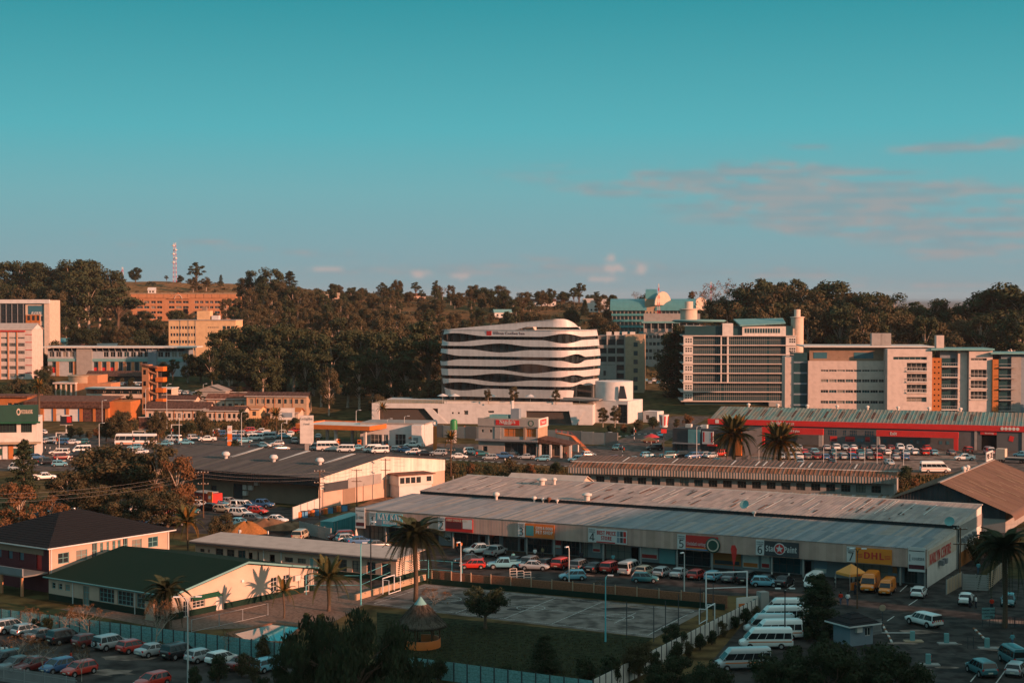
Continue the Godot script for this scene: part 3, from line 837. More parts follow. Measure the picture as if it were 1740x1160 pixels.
func make_person(walk: float) -> Node3D:   # faces +x
	var o := Node3D.new()
	var V := func(x: float, y: float, z: float) -> Vector3: return Vector3(x, y, z)
	var legs := []
	var arms := []
	var skin := [[Vector3(.01, 1.42, 0), Vector3(.02, 1.52, 0), .055, .052], [Vector3(.03, 1.6, 0), Vector3(.02, 1.66, 0), .083, .088], [Vector3(.1, 1.6, 0), Vector3(.115, 1.585, 0), .02, .018]]
	for s in [-1.0, 1.0]:
		var k: float = walk * s
		legs.append([Vector3(0, .9, s * .09), Vector3(k * .18 + .03, .5, s * .095), .085, .06])
		legs.append([Vector3(k * .18 + .03, .5, s * .095), Vector3(k * .26 - .04, .09, s * .095), .06, .042])
		var sh := [Vector3(k * .26 - .05, .05, s * .095), Vector3(k * .26 + .14, .045, s * .1), .05, .042]
		skin.append(sh)
		arms.append([Vector3(0, 1.4, s * .19), Vector3(-k * .12, 1.13, s * .235), .055, .045])
		skin.append([Vector3(-k * .12, 1.13, s * .235), Vector3(-k * .2 + .09, .9, s * .23), .042, .03])
		for fg in 4:
			skin.append([Vector3(-k * .2 + .09, .88, s * .23), Vector3(-k * .2 + .085 + fg * .018, .79 + absf(fg - 1.5) * .012, s * (.225 - fg * .004)), .02, .011])
		skin.append([Vector3(-k * .2 + .1, .87, s * .225), Vector3(-k * .2 + .14, .82, s * .2), .016, .012])
	var torso := [[Vector3(0, .95, -.07), Vector3(0, .95, .07), .105, .105], [Vector3(-.01, 1.15, -.06), Vector3(-.01, 1.15, .06), .105, .105], [Vector3(0, 1.37, -.13), Vector3(0, 1.37, .13), .085, .085], [Vector3(0, 1.0, 0), Vector3(0, 1.35, 0), .11, .115]]
	part(o, "body", net(skin + legs + arms + torso, .03, .03), M.skin)
	var fat := func(l: Array, g: float) -> Array:
		var r := []
		for q in l: r.append([q[0], q[1], q[2] + g, q[3] + g])
		return r
	part(o, "shirt", net(fat.call(arms + torso, .022), .035, .03, func(p: Vector3) -> float: return .93 - p.y), null)
	part(o, "trousers", net(fat.call(legs + [torso[0]], .026), .035, .03, func(p: Vector3) -> float: return maxf(p.y - .98, .1 - p.y)), null)
	part(o, "hair", net([[Vector3(.0, 1.66, 0), Vector3(-.01, 1.69, 0), .09, .088]], .03, .02, func(p: Vector3) -> float: return maxf(1.64 - p.y - p.x * -.5 - .03, p.x - .1)), M.hair)
	return o
func person(at: Vector3, heading: float, shirt: String, legs: String, label: String, walk := true, group := "") -> Node3D:
	var k := "person%s" % walk
	if not lib.has(k): lib[k] = make_person(1.0 if walk else .15)
	var o: Node3D = lib[k].duplicate()
	o.name = numbered("person")
	add_child(o)
	o.position = at + Vector3(0, .012, 0)
	o.rotation.y = deg_to_rad(heading)
	o.get_node("shirt").material_override = M["cloth " + shirt]
	o.get_node("trousers").material_override = M["cloth " + legs]
	tag(o, label, "person", group)
	return o

# ---- posts, lamps, fences
func post_lamp(at: Vector3, h: float, label: String, m: Material, arms: Array, group := "", r := .09) -> Node3D:   # arms: [dx, dz] of each head
	var o := thing("street_lamp", label, "street lamp", at, 0.0, group)
	var b := MB.new()
	b.tube([Vector3.ZERO, Vector3(0, h * .3, 0), Vector3(0, h, 0)], [r * 1.3, r, r * .65], 8)
	part(o, "post", b.done(), m)
	for a in arms:
		var e := Vector3(a[0], h + .25, a[1])
		b = MB.new()
		b.tube([Vector3(0, h - .4, 0), Vector3(a[0] * .3, h + .15, a[1] * .3), e], [r * .55, r * .5, r * .45], 6)
		var q := part(o, "arm", b.done(), m)
		b = MB.new()
		var d := Vector3(a[0], 0, a[1]).normalized()
		b.bar(e - d * .1, e + d * .55, .26, .12)
		part(q, "lamp_head", b.done(), M.plastic)
	return o
func panel_fence(called: String, label: String, A: Vector3, B: Vector3, h: float, bay: float, slabs: int, m: Material, pm: Material, cap := false) -> Node3D:   # precast slabs between posts
	var o := bld(called, label, "fence", A, B)
	var L: float = o.get_meta("wide")
	var n := maxi(1, int(round(L / bay)))
	var w := L / n
	var key := "slabs%.2f_%.2f_%d" % [w, h, slabs]
	if not meshes.has(key):
		var b := MB.new()
		for k in slabs:
			var y0 := h * k / slabs + .015
			var y1 := h * (k + 1) / slabs - .015
			b.box(.05, y0, -.03 - .006 * (k % 2), w - .05, y1, .03 + .006 * (k % 2))
		meshes[key] = b.done()
	for i in n:
		var q := part(o, "panel", meshes[key], m)
		q.position.x = i * w
	for i in n + 1:
		bx(o, "post", i * w - .07, -.3, -.075, i * w + .07, h + .06, .075, pm)
	return o
func spike_fence(called: String, label: String, A: Vector3, B: Vector3, h: float, gap: float, m: Material) -> Node3D:
	var o := bld(called, label, "fence", A, B)
	var L: float = o.get_meta("wide")
	var b := MB.new()
	var n := int(L / gap)
	for i in n:
		b.box(i * gap - .03, 0, -.02, i * gap + .03, h, .02)
	var q := part(o, "pale", b.done(), m)
	q.set_meta("kind", "stuff")
	for y in [h * .25, h * .8]: bx(o, "rail", 0, y - .03, -.05, L, y + .03, -.021, m)
	for i in int(L / 3.0) + 1: bx(o, "post", i * 3.0 - .05, -.2, -.12, i * 3.0 + .05, h, -.051, m)
	return o
func mesh_fence(label: String, pts: Array, h: float, m: Material, rails := [1.0], called := "wire_fence") -> Node3D:
	var o := thing(called, label, "fence", pts[0])
	for i in pts.size():
		var p: Vector3 = pts[i] - pts[0]
		bx(o, "post", p.x - .05, -.1, p.z - .05, p.x + .05, h, p.z + .05, m)
		if i > 0:
			var q: Vector3 = pts[i - 1] - pts[0]
			for y in rails:
				var b := MB.new()
				b.bar(q + Vector3(0, h * y, 0), p + Vector3(0, h * y, 0), .05, .05)
				part(o, "rail", b.done(), m)
	return o
func sign_board(p: Node, called: String, x0: float, y0: float, x1: float, y1: float, z: float, m: Material) -> MeshInstance3D:
	return bx(p, called, x0, y0, z, x1, y1, z + .12, m)

# ---- the picture: camera, sky, sun
var SUN := Vector3(sin(deg_to_rad(56.0)) * cos(deg_to_rad(13.0)), sin(deg_to_rad(13.0)), cos(deg_to_rad(56.0)) * cos(deg_to_rad(13.0)))
func sky_image() -> Image:
	var w := 3072
	var h := 1536
	var f := FastNoiseLite.new()
	f.seed = 21
	f.frequency = 1.0
	f.fractal_octaves = 5
	var stops := [[-90.0, Vector3(.07, .06, .05)], [-3.0, Vector3(.1, .11, .11)], [0.0, Vector3(.25, .33, .36)], [1.6, Vector3(.225, .375, .415)], [3.8, Vector3(.175, .42, .46)], [6.0, Vector3(.1, .43, .485)], [10.5, Vector3(.036, .305, .36)], [30.0, Vector3(.22, .42, .45)], [90.0, Vector3(.3, .42, .45)]]  # highest stops lie out of view, brightened to light the shaded places
	# streaks of cloud: azimuth, elevation, half widths, tilt, strength
	var banks := [[8.4, 4.5, 4.6, .3, -.02, 1.3], [10.5, 3.8, 8.0, .5, -.06, 1.25], [12.8, 2.7, 7.0, .8, -.11, 1.15], [16.0, 5.3, 2.8, .22, -.03, 1.0], [10.4, 5.35, .9, .09, 0.0, .7], [-8.5, 1.9, 6.0, .15, -.06, .62], [1.0, 1.15, 8.0, .24, 0.0, .7], [-4.0, .95, 5.0, .16, 0.0, .6], [12.0, .75, 6.0, .22, 0.0, .6]]
	var puffs := [[3.45, 1.5, .3, .14], [3.6, 1.15, .7, .2], [4.6, 1.12, .3, .22], [3.2, .75, .8, .14], [-3.2, .95, .6, .14], [-1.8, .85, .5, .12], [-6.5, 1.1, .9, .12]]
	var clear := func(az: float, el: float) -> Vector3:
		var c := Vector3.ZERO
		for i in stops.size() - 1:
			if el >= stops[i][0] and el <= stops[i + 1][0]:
				c = (stops[i][1] as Vector3).lerp(stops[i + 1][1], (el - stops[i][0]) / (stops[i + 1][0] - stops[i][0]))
		if el > 0.0:   # towards the evening sun the sky grows brighter and warmer
			var d := Vector3(sin(deg_to_rad(az)) * cos(deg_to_rad(el)), sin(deg_to_rad(el)), -cos(deg_to_rad(az)) * cos(deg_to_rad(el)))
			var g := maxf(0.0, d.dot(SUN))
			c += Vector3(.55, .38, .24) * pow(g, 6.0) + Vector3(.12, .1, .08) * g
		return c
	var im := Image.create(w / 4, h / 4, false, Image.FORMAT_RGBF)
	for y in h / 4:
		for x in w / 4:
			var k: Vector3 = clear.call(fposmod((x + .5) * 4.0 / w * 360.0 + 180.0, 360.0) - 180.0, 90.0 - (y + .5) * 4.0 / h * 180.0)
			im.set_pixel(x, y, Color(k.x, k.y, k.z))
	im.resize(w, h, Image.INTERPOLATE_BILINEAR)
	for y in range(int((90.0 - 7.0) / 180.0 * h), int(90.4 / 180.0 * h)):
		var el := 90.0 - (y + .5) / h * 180.0
		for x in w:
			var az := fposmod((x + .5) / w * 360.0 + 180.0, 360.0) - 180.0
			var k: Vector3 = clear.call(az, el)
			var q := fposmod(az + 30.0, 60.0) - 30.0
			var cl := 0.0
			var wob := f.get_noise_2d(az * .12, el * .4) * .45
			var nz := f.get_noise_2d(az * .2, el * 3.4 + az * .12) + .4 * f.get_noise_2d(az * .9, el * 9.0)
			for b in banks:
				var dx: float = (q - b[0]) / b[2]
				if absf(dx) > 2.0: continue
				var dy: float = (el - b[1] - b[4] * (q - b[0]) + wob) / b[3]
				cl = maxf(cl, exp(-dx * dx - dy * dy) * b[5] * (.75 + 1.3 * nz))
			cl = smoothstep(.1, .6, cl)
			var lit := clampf(.45 + f.get_noise_2d(az * .3 + 40.0, el * 4.5) * 1.8, 0, 1)
			k = k.lerp(Vector3(.235, .33, .365).lerp(Vector3(.38, .335, .335), lit), cl * .72)
			for b in puffs:
				var dx: float = (q - b[0]) / b[2]
				var dy: float = (el - b[1]) / b[3]
				var e: float = exp(-dx * dx * 1.5 - dy * dy * 1.5)
				if e > .05: k = k.lerp(Vector3(.54, .42, .39), clampf((e + f.get_noise_2d(az * 2.2, el * 5.0) * .5 - .42) * 2.2, 0, .75))
			im.set_pixel(x, y, Color(k.x, k.y, k.z))
	return im
func picture() -> void:
	var cam := Camera3D.new()
	cam.name = "camera"
	add_child(cam)
	cam.position = Vector3(0, EYE, 0)
	cam.rotation.x = -TILT
	cam.fov = rad_to_deg(2.0 * atan(580.0 / F))
	cam.near = 1.0
	cam.far = 20000.0
	cam.current = true
	var e := Environment.new()
	e.background_mode = Environment.BG_SKY
	e.sky = Sky.new()
	var s := PanoramaSkyMaterial.new()
	s.panorama = ImageTexture.create_from_image(sky_image())
	e.sky.sky_material = s
	e.background_energy_multiplier = .62
	e.tonemap_mode = Environment.TONE_MAPPER_LINEAR
	e.tonemap_exposure = 1.6
	e.fog_enabled = true
	e.fog_density = 0.000025
	e.fog_light_color = Color(.66, .66, .68)
	e.sdfgi_enabled = true
	e.ssao_enabled = true
	e.ssil_enabled = true
	var we := WorldEnvironment.new()
	we.name = "environment"
	we.environment = e
	add_child(we)
	var l := DirectionalLight3D.new()
	l.name = "sun"
	l.light_energy = 1.55
	l.light_color = Color(1.0, .7, .56)
	l.light_angular_distance = 0.6
	l.shadow_enabled = true
	add_child(l)
	l.look_at_from_position(SUN * 100.0, Vector3.ZERO)

# ---- the lie of the land
func ground() -> void:
	var f := FastNoiseLite.new()
	f.seed = 4
	f.frequency = .012
	f.fractal_octaves = 4
	var xs := [-6000.0, -2500.0, -1200.0]
	for i in range(-58, 59): xs.append(i * 12.0)
	xs.append_array([1200.0, 2500.0, 6000.0])
	var ds := [-400.0, 0.0, 60.0, 120.0]
	var d := 140.0
	while d < 1700:
		ds.append(d)
		d += 12.0 if d < 900 else 20.0
	ds.append_array([2200.0, 3000.0, 5000.0, 9000.0])
	var v := PackedVector3Array()
	var n := PackedVector3Array()
	var c := PackedColorArray()
	var ix := PackedInt32Array()
	var K := xs.size()
	for D in ds:
		for x in xs:
			var y := ter(x, -D)
			if D > 560: y += f.get_noise_2d(x * .8, D * .8) * 3.0 * clampf((D - 560) / 200.0, 0, 1)
			v.append(Vector3(x, y, -D))
			var e := 6.0
			n.append(Vector3(ter(x - e, -D) - ter(x + e, -D), 2 * e, ter(x, -D - e) - ter(x, -D + e)).normalized())
			var t := f.get_noise_2d(x, D) + f.get_noise_2d(x * 5.0, D * 5.0) * .5
			var g := Color(.05, .058, .024)
			g = g.lerp(Color(.16, .095, .04), clampf(.5 + t * 1.6, 0, 1))
			if D > 700: g = g.lerp(Color(.22, .115, .05), clampf(t * 1.5 + .35 + (.3 if x < -200 else 0.0), 0, .9))
			if x < -180 and D > 1080: g = g.lerp(Color(.3, .16, .07), .7)
			c.append(g)
	for j in ds.size() - 1:
		for i in K - 1:
			var a := j * K + i
			ix.append_array([a, a + K, a + K + 1, a, a + K + 1, a + 1])
	var A := []
	A.resize(Mesh.ARRAY_MAX)
	A[Mesh.ARRAY_VERTEX] = v; A[Mesh.ARRAY_NORMAL] = n; A[Mesh.ARRAY_COLOR] = c; A[Mesh.ARRAY_INDEX] = ix
	var m := ArrayMesh.new()
	m.add_surface_from_arrays(Mesh.PRIMITIVE_TRIANGLES, A)
	ground_sheet("ground", m, M.tintground)
	# far blue hill beyond the wood
	var b := MB.new()
	var rows := []
	for i in 5:
		var r := []
		for j in 15:
			var u := j / 14.0
			r.append(Vector3(900 + u * 900 + i * 20.0, -20 + (i / 4.0) * (20 + 75 * pow(sin(u * PI), 1.5) + 9 * sin(u * 13.0)), -3000 - i * 120.0))
		rows.append(r)
	b.grid(rows)
	ground_sheet("hill", b.done(), M.lawn)
	# paved areas, each a sheet over the earth
	gsheet("road", [[-40, 735], [-40, 800], [330, 800], [600, 782], [750, 779], [990, 793], [1290, 806], [1800, 806], [1800, 752], [1190, 760], [1010, 757], [620, 752], [330, 738]], .004, M.street)
	gsheet("road", [[1000, 770], [1075, 780], [1210, 706], [1160, 700]], .008, M.street)
	gsheet("car_park", [[-60, 1062], [400, 1113], [720, 1160], [900, 1240], [-200, 1240]], .004, M.asphalt2)
	gsheet("car_park", [[440, 905], [560, 965], [640, 1000], [700, 970], [1230, 1012], [1300, 1012], [1760, 1090], [1760, 985], [1600, 975], [1540, 985], [620, 920], [540, 895]], .004, M.asphalt)
	gsheet("car_park", [[1302, 1012], [1180, 1160], [1150, 1240], [1900, 1240], [1900, 1075], [1762, 1050], [1500, 1015]], .008, M.asphalt)
	gsheet("car_park", [[90, 850], [60, 880], [300, 905], [480, 912], [560, 880], [520, 866], [330, 845]], .004, M.asphalt2)
	gsheet("car_park", [[1275, 768], [1262, 797], [1560, 797], [1665, 793], [1650, 766]], .008, M.lot)
	gsheet("car_park", [[1135, 772], [1120, 792], [1250, 792], [1262, 775]], .008, M.lot)
	gsheet("pavement", [[1250, 800], [1250, 806], [1800, 808], [1800, 803]], .012, M.dirt)
	gsheet("school_yard", [[100, 1035], [300, 1072], [560, 1060], [650, 1010], [600, 985], [480, 990]], .006, M.paver)
	gsheet("lawn", [[640, 1040], [760, 1050], [1110, 1084], [1000, 1160], [640, 1110]], .006, M.lawn)
	gsheet("court", [[722, 992], [615, 1026], [1112, 1084], [1200, 1037]], .012, M.court)
	gsheet("yard", [[560, 880], [500, 905], [620, 915], [680, 860], [760, 830], [640, 845]], .004, M.dirt)
	gsheet("alley", [[1576, 998], [1640, 1005], [1690, 950], [1740, 900], [1700, 890], [1628, 960]], .006, M.asphalt2)
	# court lines
	var fl := G(722, 992); var fr := G(1200, 1037); var nr := G(1112, 1084); var nl := G(615, 1026)
	var P := func(u: float, w: float) -> Vector3: return fl.lerp(fr, u).lerp(nl.lerp(nr, u), w)
	for q in [[.03, .06, .97, .06], [.03, .94, .97, .94], [.03, .06, .03, .94], [.97, .06, .97, .94], [.33, .06, .33, .94], [.66, .06, .66, .94], [.18, .3, .18, .7], [.5, .06, .5, .94], [.82, .3, .82, .7], [.18, .5, .82, .5]]:
		stripe(self, P.call(q[0], q[1]), P.call(q[2], q[3]), .1, .018, M.paint)
	for cc in [[.5, .5], [.8, .5], [.2, .5]]:
		var k := MB.new()
		var o: Vector3 = P.call(cc[0], cc[1])
		for i in 24:
			var a := TAU * i / 24
			var e := TAU * (i + 1) / 24
			k.quad(o + Vector3(cos(a) * 1.8, .022, -sin(a) * 1.8), o + Vector3(cos(a) * 1.9, .022, -sin(a) * 1.9), o + Vector3(cos(e) * 1.9, .022, -sin(e) * 1.9), o + Vector3(cos(e) * 1.8, .022, -sin(e) * 1.8))
		ground_sheet("court_circle", k.done(), M.paint)
	for q in [[[1545, 1028], [1560, 1018]], [[1508, 1055], [1520, 1047]], [[1650, 1158], [1663, 1142]], [[1690, 1165], [1712, 1135]], [[1530, 1005], [1542, 994]], [[1335, 1003], [1350, 993]]]:
		stripe(self, G(q[0][0], q[0][1]), G(q[1][0], q[1][1]), .14, .016, M.paint)
	# road edge: kerb stones painted black and white in turn
	for k in [[[742, 780], [988, 794], 44], [[1360 - 1320, 794], [150, 776], 16], [[250, 744], [345, 738], 18], [[1000, 747], [1120, 735], 22]]:
		var a := G(k[0][0], k[0][1])
		var e := G(k[1][0], k[1][1])
		var o := bld("kerb", "", "", a, e)
		for t in ["label", "category"]: o.remove_meta(t)
		o.set_meta("kind", "structure")
		var L: float = o.get_meta("wide")
		for i in k[2]:
			bx(o, "kerb_stone", L * i / k[2] + .02, -.1, -.15, L * (i + 1) / k[2] - .02, .15, .15, M.paint if i % 2 else M.darkgrey)
	rng.seed = 12
	for r in [[20, 1112, 420, 1150, 14], [1440, 1020, 1730, 1150, 26], [720, 975, 1290, 985, 12], [330, 760, 1000, 775, 14], [1280, 775, 1640, 795, 14], [800, 1010, 1080, 1036, 9]]:   # patched and stained tarmac
		for i in r[4]:
			var cn := G(rng.randf_range(r[0], r[2]), rng.randf_range(r[1], r[3]))
			var pts := []
			var rad := rng.randf_range(.4, 1.8)
			for j in 9: pts.append(cn + Vector3(cos(TAU * j / 9) * rad * rng.randf_range(.6, 1.5) * 1.6, 0, sin(TAU * j / 9) * rad * rng.randf_range(.5, 1.1)))
			sheet("tar_patch", pts, .0135 + .0004 * i, [M.darktar, M.lot, M.asphalt2, M.asphalt2][i % 4 if r[1] != 1010 else 1 + i % 3])
	for i in 14:   # broken centre line
		stripe(self, G(330, 760).lerp(G(1000, 776), (i + .1) / 14.0), G(330, 760).lerp(G(1000, 776), (i + .45) / 14.0), .15, .01, M.paint)
	for i in 14:
		stripe(self, G(1060, 800).lerp(G(1740, 801), (i + .1) / 14.0), G(1060, 800).lerp(G(1740, 801), (i + .45) / 14.0), .15, .01, M.paint)

# ---- tall blocks beside and behind the viewer, out of view; placed and sized to shade the foreground from the low sun
func shading_blocks() -> void:
	var i := 0
	for q in [[84.0, 147.0, 43.0], [147.0, 166.0, 37.0], [166.0, 200.5, 37.5], [204.5, 233.0, 42.5], [233.0, 250.0, 36.0]]:
		var P := func(p: float) -> Vector3: return Vector3(.829 * 30.0 + .559 * p, 0, .559 * 30.0 - .829 * p)
		var o := bld("unseen_shading_block", "%s unseen tall block out of view, placed to shade the foreground" % nth(i), "office building", P.call(q[1]), P.call(q[0]), "unseen blocks shading the foreground")
		var L: float = o.get_meta("wide")
		var ys := []
		for k in int(q[2] / 3.4) - 1: ys.append(1.2 + k * 3.4)
		var hs := holes_grid(.5, L - .5, int(L / 4.0), 2.4, ys, 1.5)
		facade(o, "wall", L, q[2], hs, .3, M.pale, -.1)
		shell(o, L, 14, q[2], M.pale, 0, 0, -.1)
		bx(o, "window_band", .3, 0, -.9, L - .3, q[2] - 1, -.4, M.glass)
		i += 1
func _ready() -> void:
	rng.seed = 7
	cube = BoxMesh.new()
	picture()
	materials()
	ground()
	print("ground ", Time.get_ticks_msec())
	near_buildings()
	mid_buildings()
	far_buildings()
	shading_blocks()
	print("buildings ", Time.get_ticks_msec())
	near_things()
	traffic()
	people()
	print("things ", Time.get_ticks_msec())
	greenery()
	print("trees ", Time.get_ticks_msec())
	for k in lib:
		if lib[k] is Node and not (lib[k] as Node).is_inside_tree(): (lib[k] as Node).free()

func XD(x: float, D: float, y := 0.0) -> Vector3: return Vector3(x, y, -D)
func along(o: Node3D, px: float, z := 0.0) -> float:   # local x of the wall point that stands in this direction from the eye
	var k := (px - 870.0) / F
	var A := o.transform * Vector3(0, 0, z)
	var u := o.transform.basis.x
	return -(A.x + k * A.z) / (u.x + k * u.z)
var cur: Node3D
var curz := 0.0
func X(px: float) -> float: return along(cur, px, curz)
func Z(px: float) -> float: return along(cur, px)
func hip_roof(p: Node, x0: float, x1: float, z0: float, z1: float, y: float, rise: float, m: Material, over := .5, hip := 1.0, called := "roof") -> MeshInstance3D:
	x0 -= over; x1 += over; z0 -= over; z1 += over
	var b := MB.new()
	var zm := (z0 + z1) * .5
	var k := minf((z1 - z0) * .5 * hip, (x1 - x0) * .5)
	var a := Vector3(x0, y, z1); var c := Vector3(x1, y, z1); var d := Vector3(x1, y, z0); var e := Vector3(x0, y, z0)
	var r0 := Vector3(x0 + k, y + rise, zm); var r1 := Vector3(x1 - k, y + rise, zm)
	b.quad(a, c, r1, r0); b.quad(d, e, r0, r1); b.tri(c, d, r1); b.tri(e, a, r0)
	b.quad(a, e, d, c)
	# courses of tiles as small steps
	var n := int((z1 - z0) * .5 / .6)
	for i in n:
		var t := (i + .5) / n
		b.bar(a.lerp(r0, t) + Vector3(0, .03, 0), c.lerp(r1, t) + Vector3(0, .03, 0), .12, .06)
		b.bar(c.lerp(r1, t) + Vector3(0, .03, 0), d.lerp(r1, t) + Vector3(0, .03, 0), .12, .06)
		b.bar(e.lerp(r0, t) + Vector3(0, .03, 0), a.lerp(r0, t) + Vector3(0, .03, 0), .12, .06)
	var o := part(p, called, b.done(), m)
	var q := MB.new()
	for s in [[a, c], [c, d], [e, a]]: q.bar(s[0] + Vector3(0, -.08, 0), s[1] + Vector3(0, -.08, 0), .12, .16)
	part(o, "gutter", q.done(), M.gutter)
	return o
func poster(p: Node, x0: float, y0: float, x1: float, y1: float, z: float, m: Material, band: Material = null) -> MeshInstance3D:
	var o := bx(p, "poster", x0, y0, z, x1, y1, z + .05, m)
	if band:
		var q := part(o, "print", cube, band)
		q.position = Vector3(0, -.28, .55)
		q.scale = Vector3(.9, .3, .2)
	return o

func near_buildings() -> void:
	karlyn()
	school()
	warehouses()

func karlyn() -> void:
	var A := G(604, 891, 2.7); A.y = 0
	var B := G(1576, 966, 2.7); B.y = 0
	var o := bld("shopping_centre", "long low row of seven numbered shops under a weathered ribbed metal roof", "shops", A, B)
	cur = o
	var L: float = o.get_meta("wide")
	# fascia and roofs of profiled sheet
	var b := tmb()
	ribbed(b, Vector3(0, 2.7, 0), Vector3(L, 2.7, 0), Vector3(L, 5.35, 0), Vector3(0, 5.35, 0), .5, .006, [Color(.47, .31, .255), Color(.48, .32, .26), Color(.46, .3, .25)])
	b.quad(Vector3(0, 2.7, -2.4), Vector3(L, 2.7, -2.4), Vector3(L, 2.7, 0), Vector3(0, 2.7, 0))
	part(o, "fascia", b.done(), M.tintsheet)
	b = tmb()
	var weath := [Color(.235, .23, .235), Color(.29, .26, .245), Color(.21, .22, .23), Color(.31, .26, .23), Color(.18, .2, .215), Color(.25, .25, .255)]
	ribbed(b, Vector3(0, 5.36, .12), Vector3(L + .1, 5.36, .12), Vector3(L + .1, 6.0, -18.2), Vector3(0, 6.0, -18.2), .55, .022, weath, 2)
	part(o, "front_roof", b.done(), M.tintsheet)
	b = tmb()
	var rear := [Color(.34, .27, .24), Color(.36, .285, .25), Color(.3, .24, .22), Color(.39, .3, .265), Color(.31, .26, .24)]
	ribbed(b, Vector3(1.5, 6.55, -17.8), Vector3(L + .3, 6.55, -17.8), Vector3(L + .3, 7.7, -35), Vector3(1.5, 7.7, -35), .65, .022, rear, 5)
	var rr := part(o, "rear_roof", b.done(), M.tintsheet)
	for i in 74:   # replaced sheets, rust streaks and whitewash marks
		var x := rng.randf_range(28, L - 6) if i < 62 else rng.randf_range(3, 28)
		var z0 := rng.randf_range(-32, -19)
		var len := rng.randf_range(.6, 5.0) if i % 3 else rng.randf_range(5, 12)
		var z1 := maxf(z0 - len, -34.6)
		var q := MB.new()
		q.bar(Vector3(x, 6.55 + 1.15 * (-z0 - 17.8) / 17.2 + .085, z0), Vector3(x, 6.55 + 1.15 * (-z1 - 17.8) / 17.2 + .085, z1), .22 if i % 3 else .16, .02)
		part(rr, "roof_patch", q.done(), [M.offwhite, M.rustroof, M.darksheet][i % 3])
	bx(o, "clerestory", 1.5, 5.9, -18.6, L + .2, 6.52, -18.3, M.darkgrey)
	bx(o, "ridge_capping", 1.5, 7.66, -35.2, L + .3, 7.84, -34.9, M.offwhite)
	# end walls
	b = MB.new()
	for e in [[L, 0.0, -18.2, 5.3, 5.95], [0.0, 0.0, -18.2, 5.3, 5.95]]:
		b = MB.new()
		var x: float = e[0]
		var p := [Vector3(x, -.2, e[1]), Vector3(x, -.2, e[2]), Vector3(x, e[4], e[2]), Vector3(x, e[3], e[1])]
		if x == 0.0: p.reverse()
		b.quad(p[0], p[1], p[2], p[3])
		part(o, "end_wall", b.done(), M.offwhite)
	b = MB.new()
	b.quad(Vector3(L + .15, -.2, -18.3), Vector3(L + .15, -.2, -35), Vector3(L + .15, 7.6, -35), Vector3(L + .15, 6.5, -18.3))
	b.quad(Vector3(1.6, -.2, -35), Vector3(1.6, -.2, -18.3), Vector3(1.6, 6.5, -18.3), Vector3(1.6, 7.6, -35))
	b.quad(Vector3(L + .15, -.2, -35), Vector3(1.6, -.2, -35), Vector3(1.6, 7.6, -35), Vector3(L + .15, 7.6, -35))
	b.quad(Vector3(L, -.2, -18.3), Vector3(L + .15, -.2, -18.3), Vector3(L + .15, 6.5, -18.3), Vector3(L, 6.5, -18.3))
	part(o, "rear_wall", b.done(), M.offwhite)
	bx(o, "dado", L + .15, 0, -34.8, L + .2, 2.2, -18.6, M.orangewall)
	bx(o, "upper_cladding", L + .15, 4.6, -34.9, L + .21, 6.3, -18.4, M.concrete)
	bx(o, "back_door", L + .2, 0, -31.5, L + .26, 2.6, -29.5, M.orangewall)
	bx(o, "name_band", L, 2.9, -17.8, L + .07, 5.1, -.4, M.cream)
	var t := text(o, "KARLYN CENTRE", Vector3(L + .09, 3.75, -7.6), 1.5, M.red, "Droid Sans", true, 13.0)
	t.rotation.y = PI / 2
	for z in [-7.5, -9.5, -21.5, -23.5, -26.0, -29.0]:
		bx(o, "air_conditioner", L + .16, 2.2 if z > -18 else 3.6, z, L + .75, 2.9 if z > -18 else 4.3, z + .9, M.grey)
	for z in [-18.3, -35.0]: bx(o, "downpipe", L + .2, 0, z - .1, L + .35, 6.4, z + .1, M.darkgrey)
	# shopfronts set back beneath the fascia
	cur = o; curz = -2.4
	var holes := []
	for q in [[626, 655], [660, 700], [706, 745], [770, 812], [829, 848], [855, 880], [895, 938], [955, 985], [988, 1000], [1028, 1072], [1150, 1208], [1314, 1362], [1456, 1512], [1540, 1562]]:
		holes.append([X(q[0]), .05, X(q[1]), 2.55])
	for q in [[815, 824], [883, 891], [1073, 1086], [1369, 1381]]:
		holes.append([X(q[0]), .05, X(q[1]), 2.1])
	facade(o, "shopfront", L, 2.75, holes, .25, M.grey, -.05, -2.4)
	fill(o, holes.slice(0, 14), .3, M.glass, M.darkframe, 4, 2, "shop_window", -2.4, .06)
	fill(o, holes.slice(14), .3, M.void, M.darkframe, 1, 1, "door", -2.4, .06)
	for q in [[756, 766, .9, 2.3, "white", "black"], [942, 954, 1.0, 2.4, "red", "offwhite"], [1008, 1021, .9, 2.3, "offwhite", "red"], [1090, 1119, .5, 2.4, "offwhite", "red"], [1214, 1261, .5, 2.4, "orangewall", "darkgrey"], [1264, 1291, .4, 2.4, "offwhite", "orange"], [1296, 1310, .5, 2.4, "offwhite", "red"], [1386, 1408, .4, 2.4, "bluegrey", "offwhite"], [1520, 1528, .8, 2.2, "orangewall", "bluegrey"]]:
		poster(o, X(q[0]), q[2], X(q[1]), q[3], -2.38, M[q[4]], M[q[5]])
	bx(o, "roller_door", X(1122), 0, -2.39, X(1149), 2.4, -2.3, M.tealpale)
	for px in [601, 652, 702, 767, 828, 893, 940, 1024, 1088, 1150, 1210, 1312, 1366, 1452, 1532, 1574]:
		bx(o, "column", Z(px) - .12, 0, -.6, Z(px) + .12, 2.7, -.36, M.concrete)
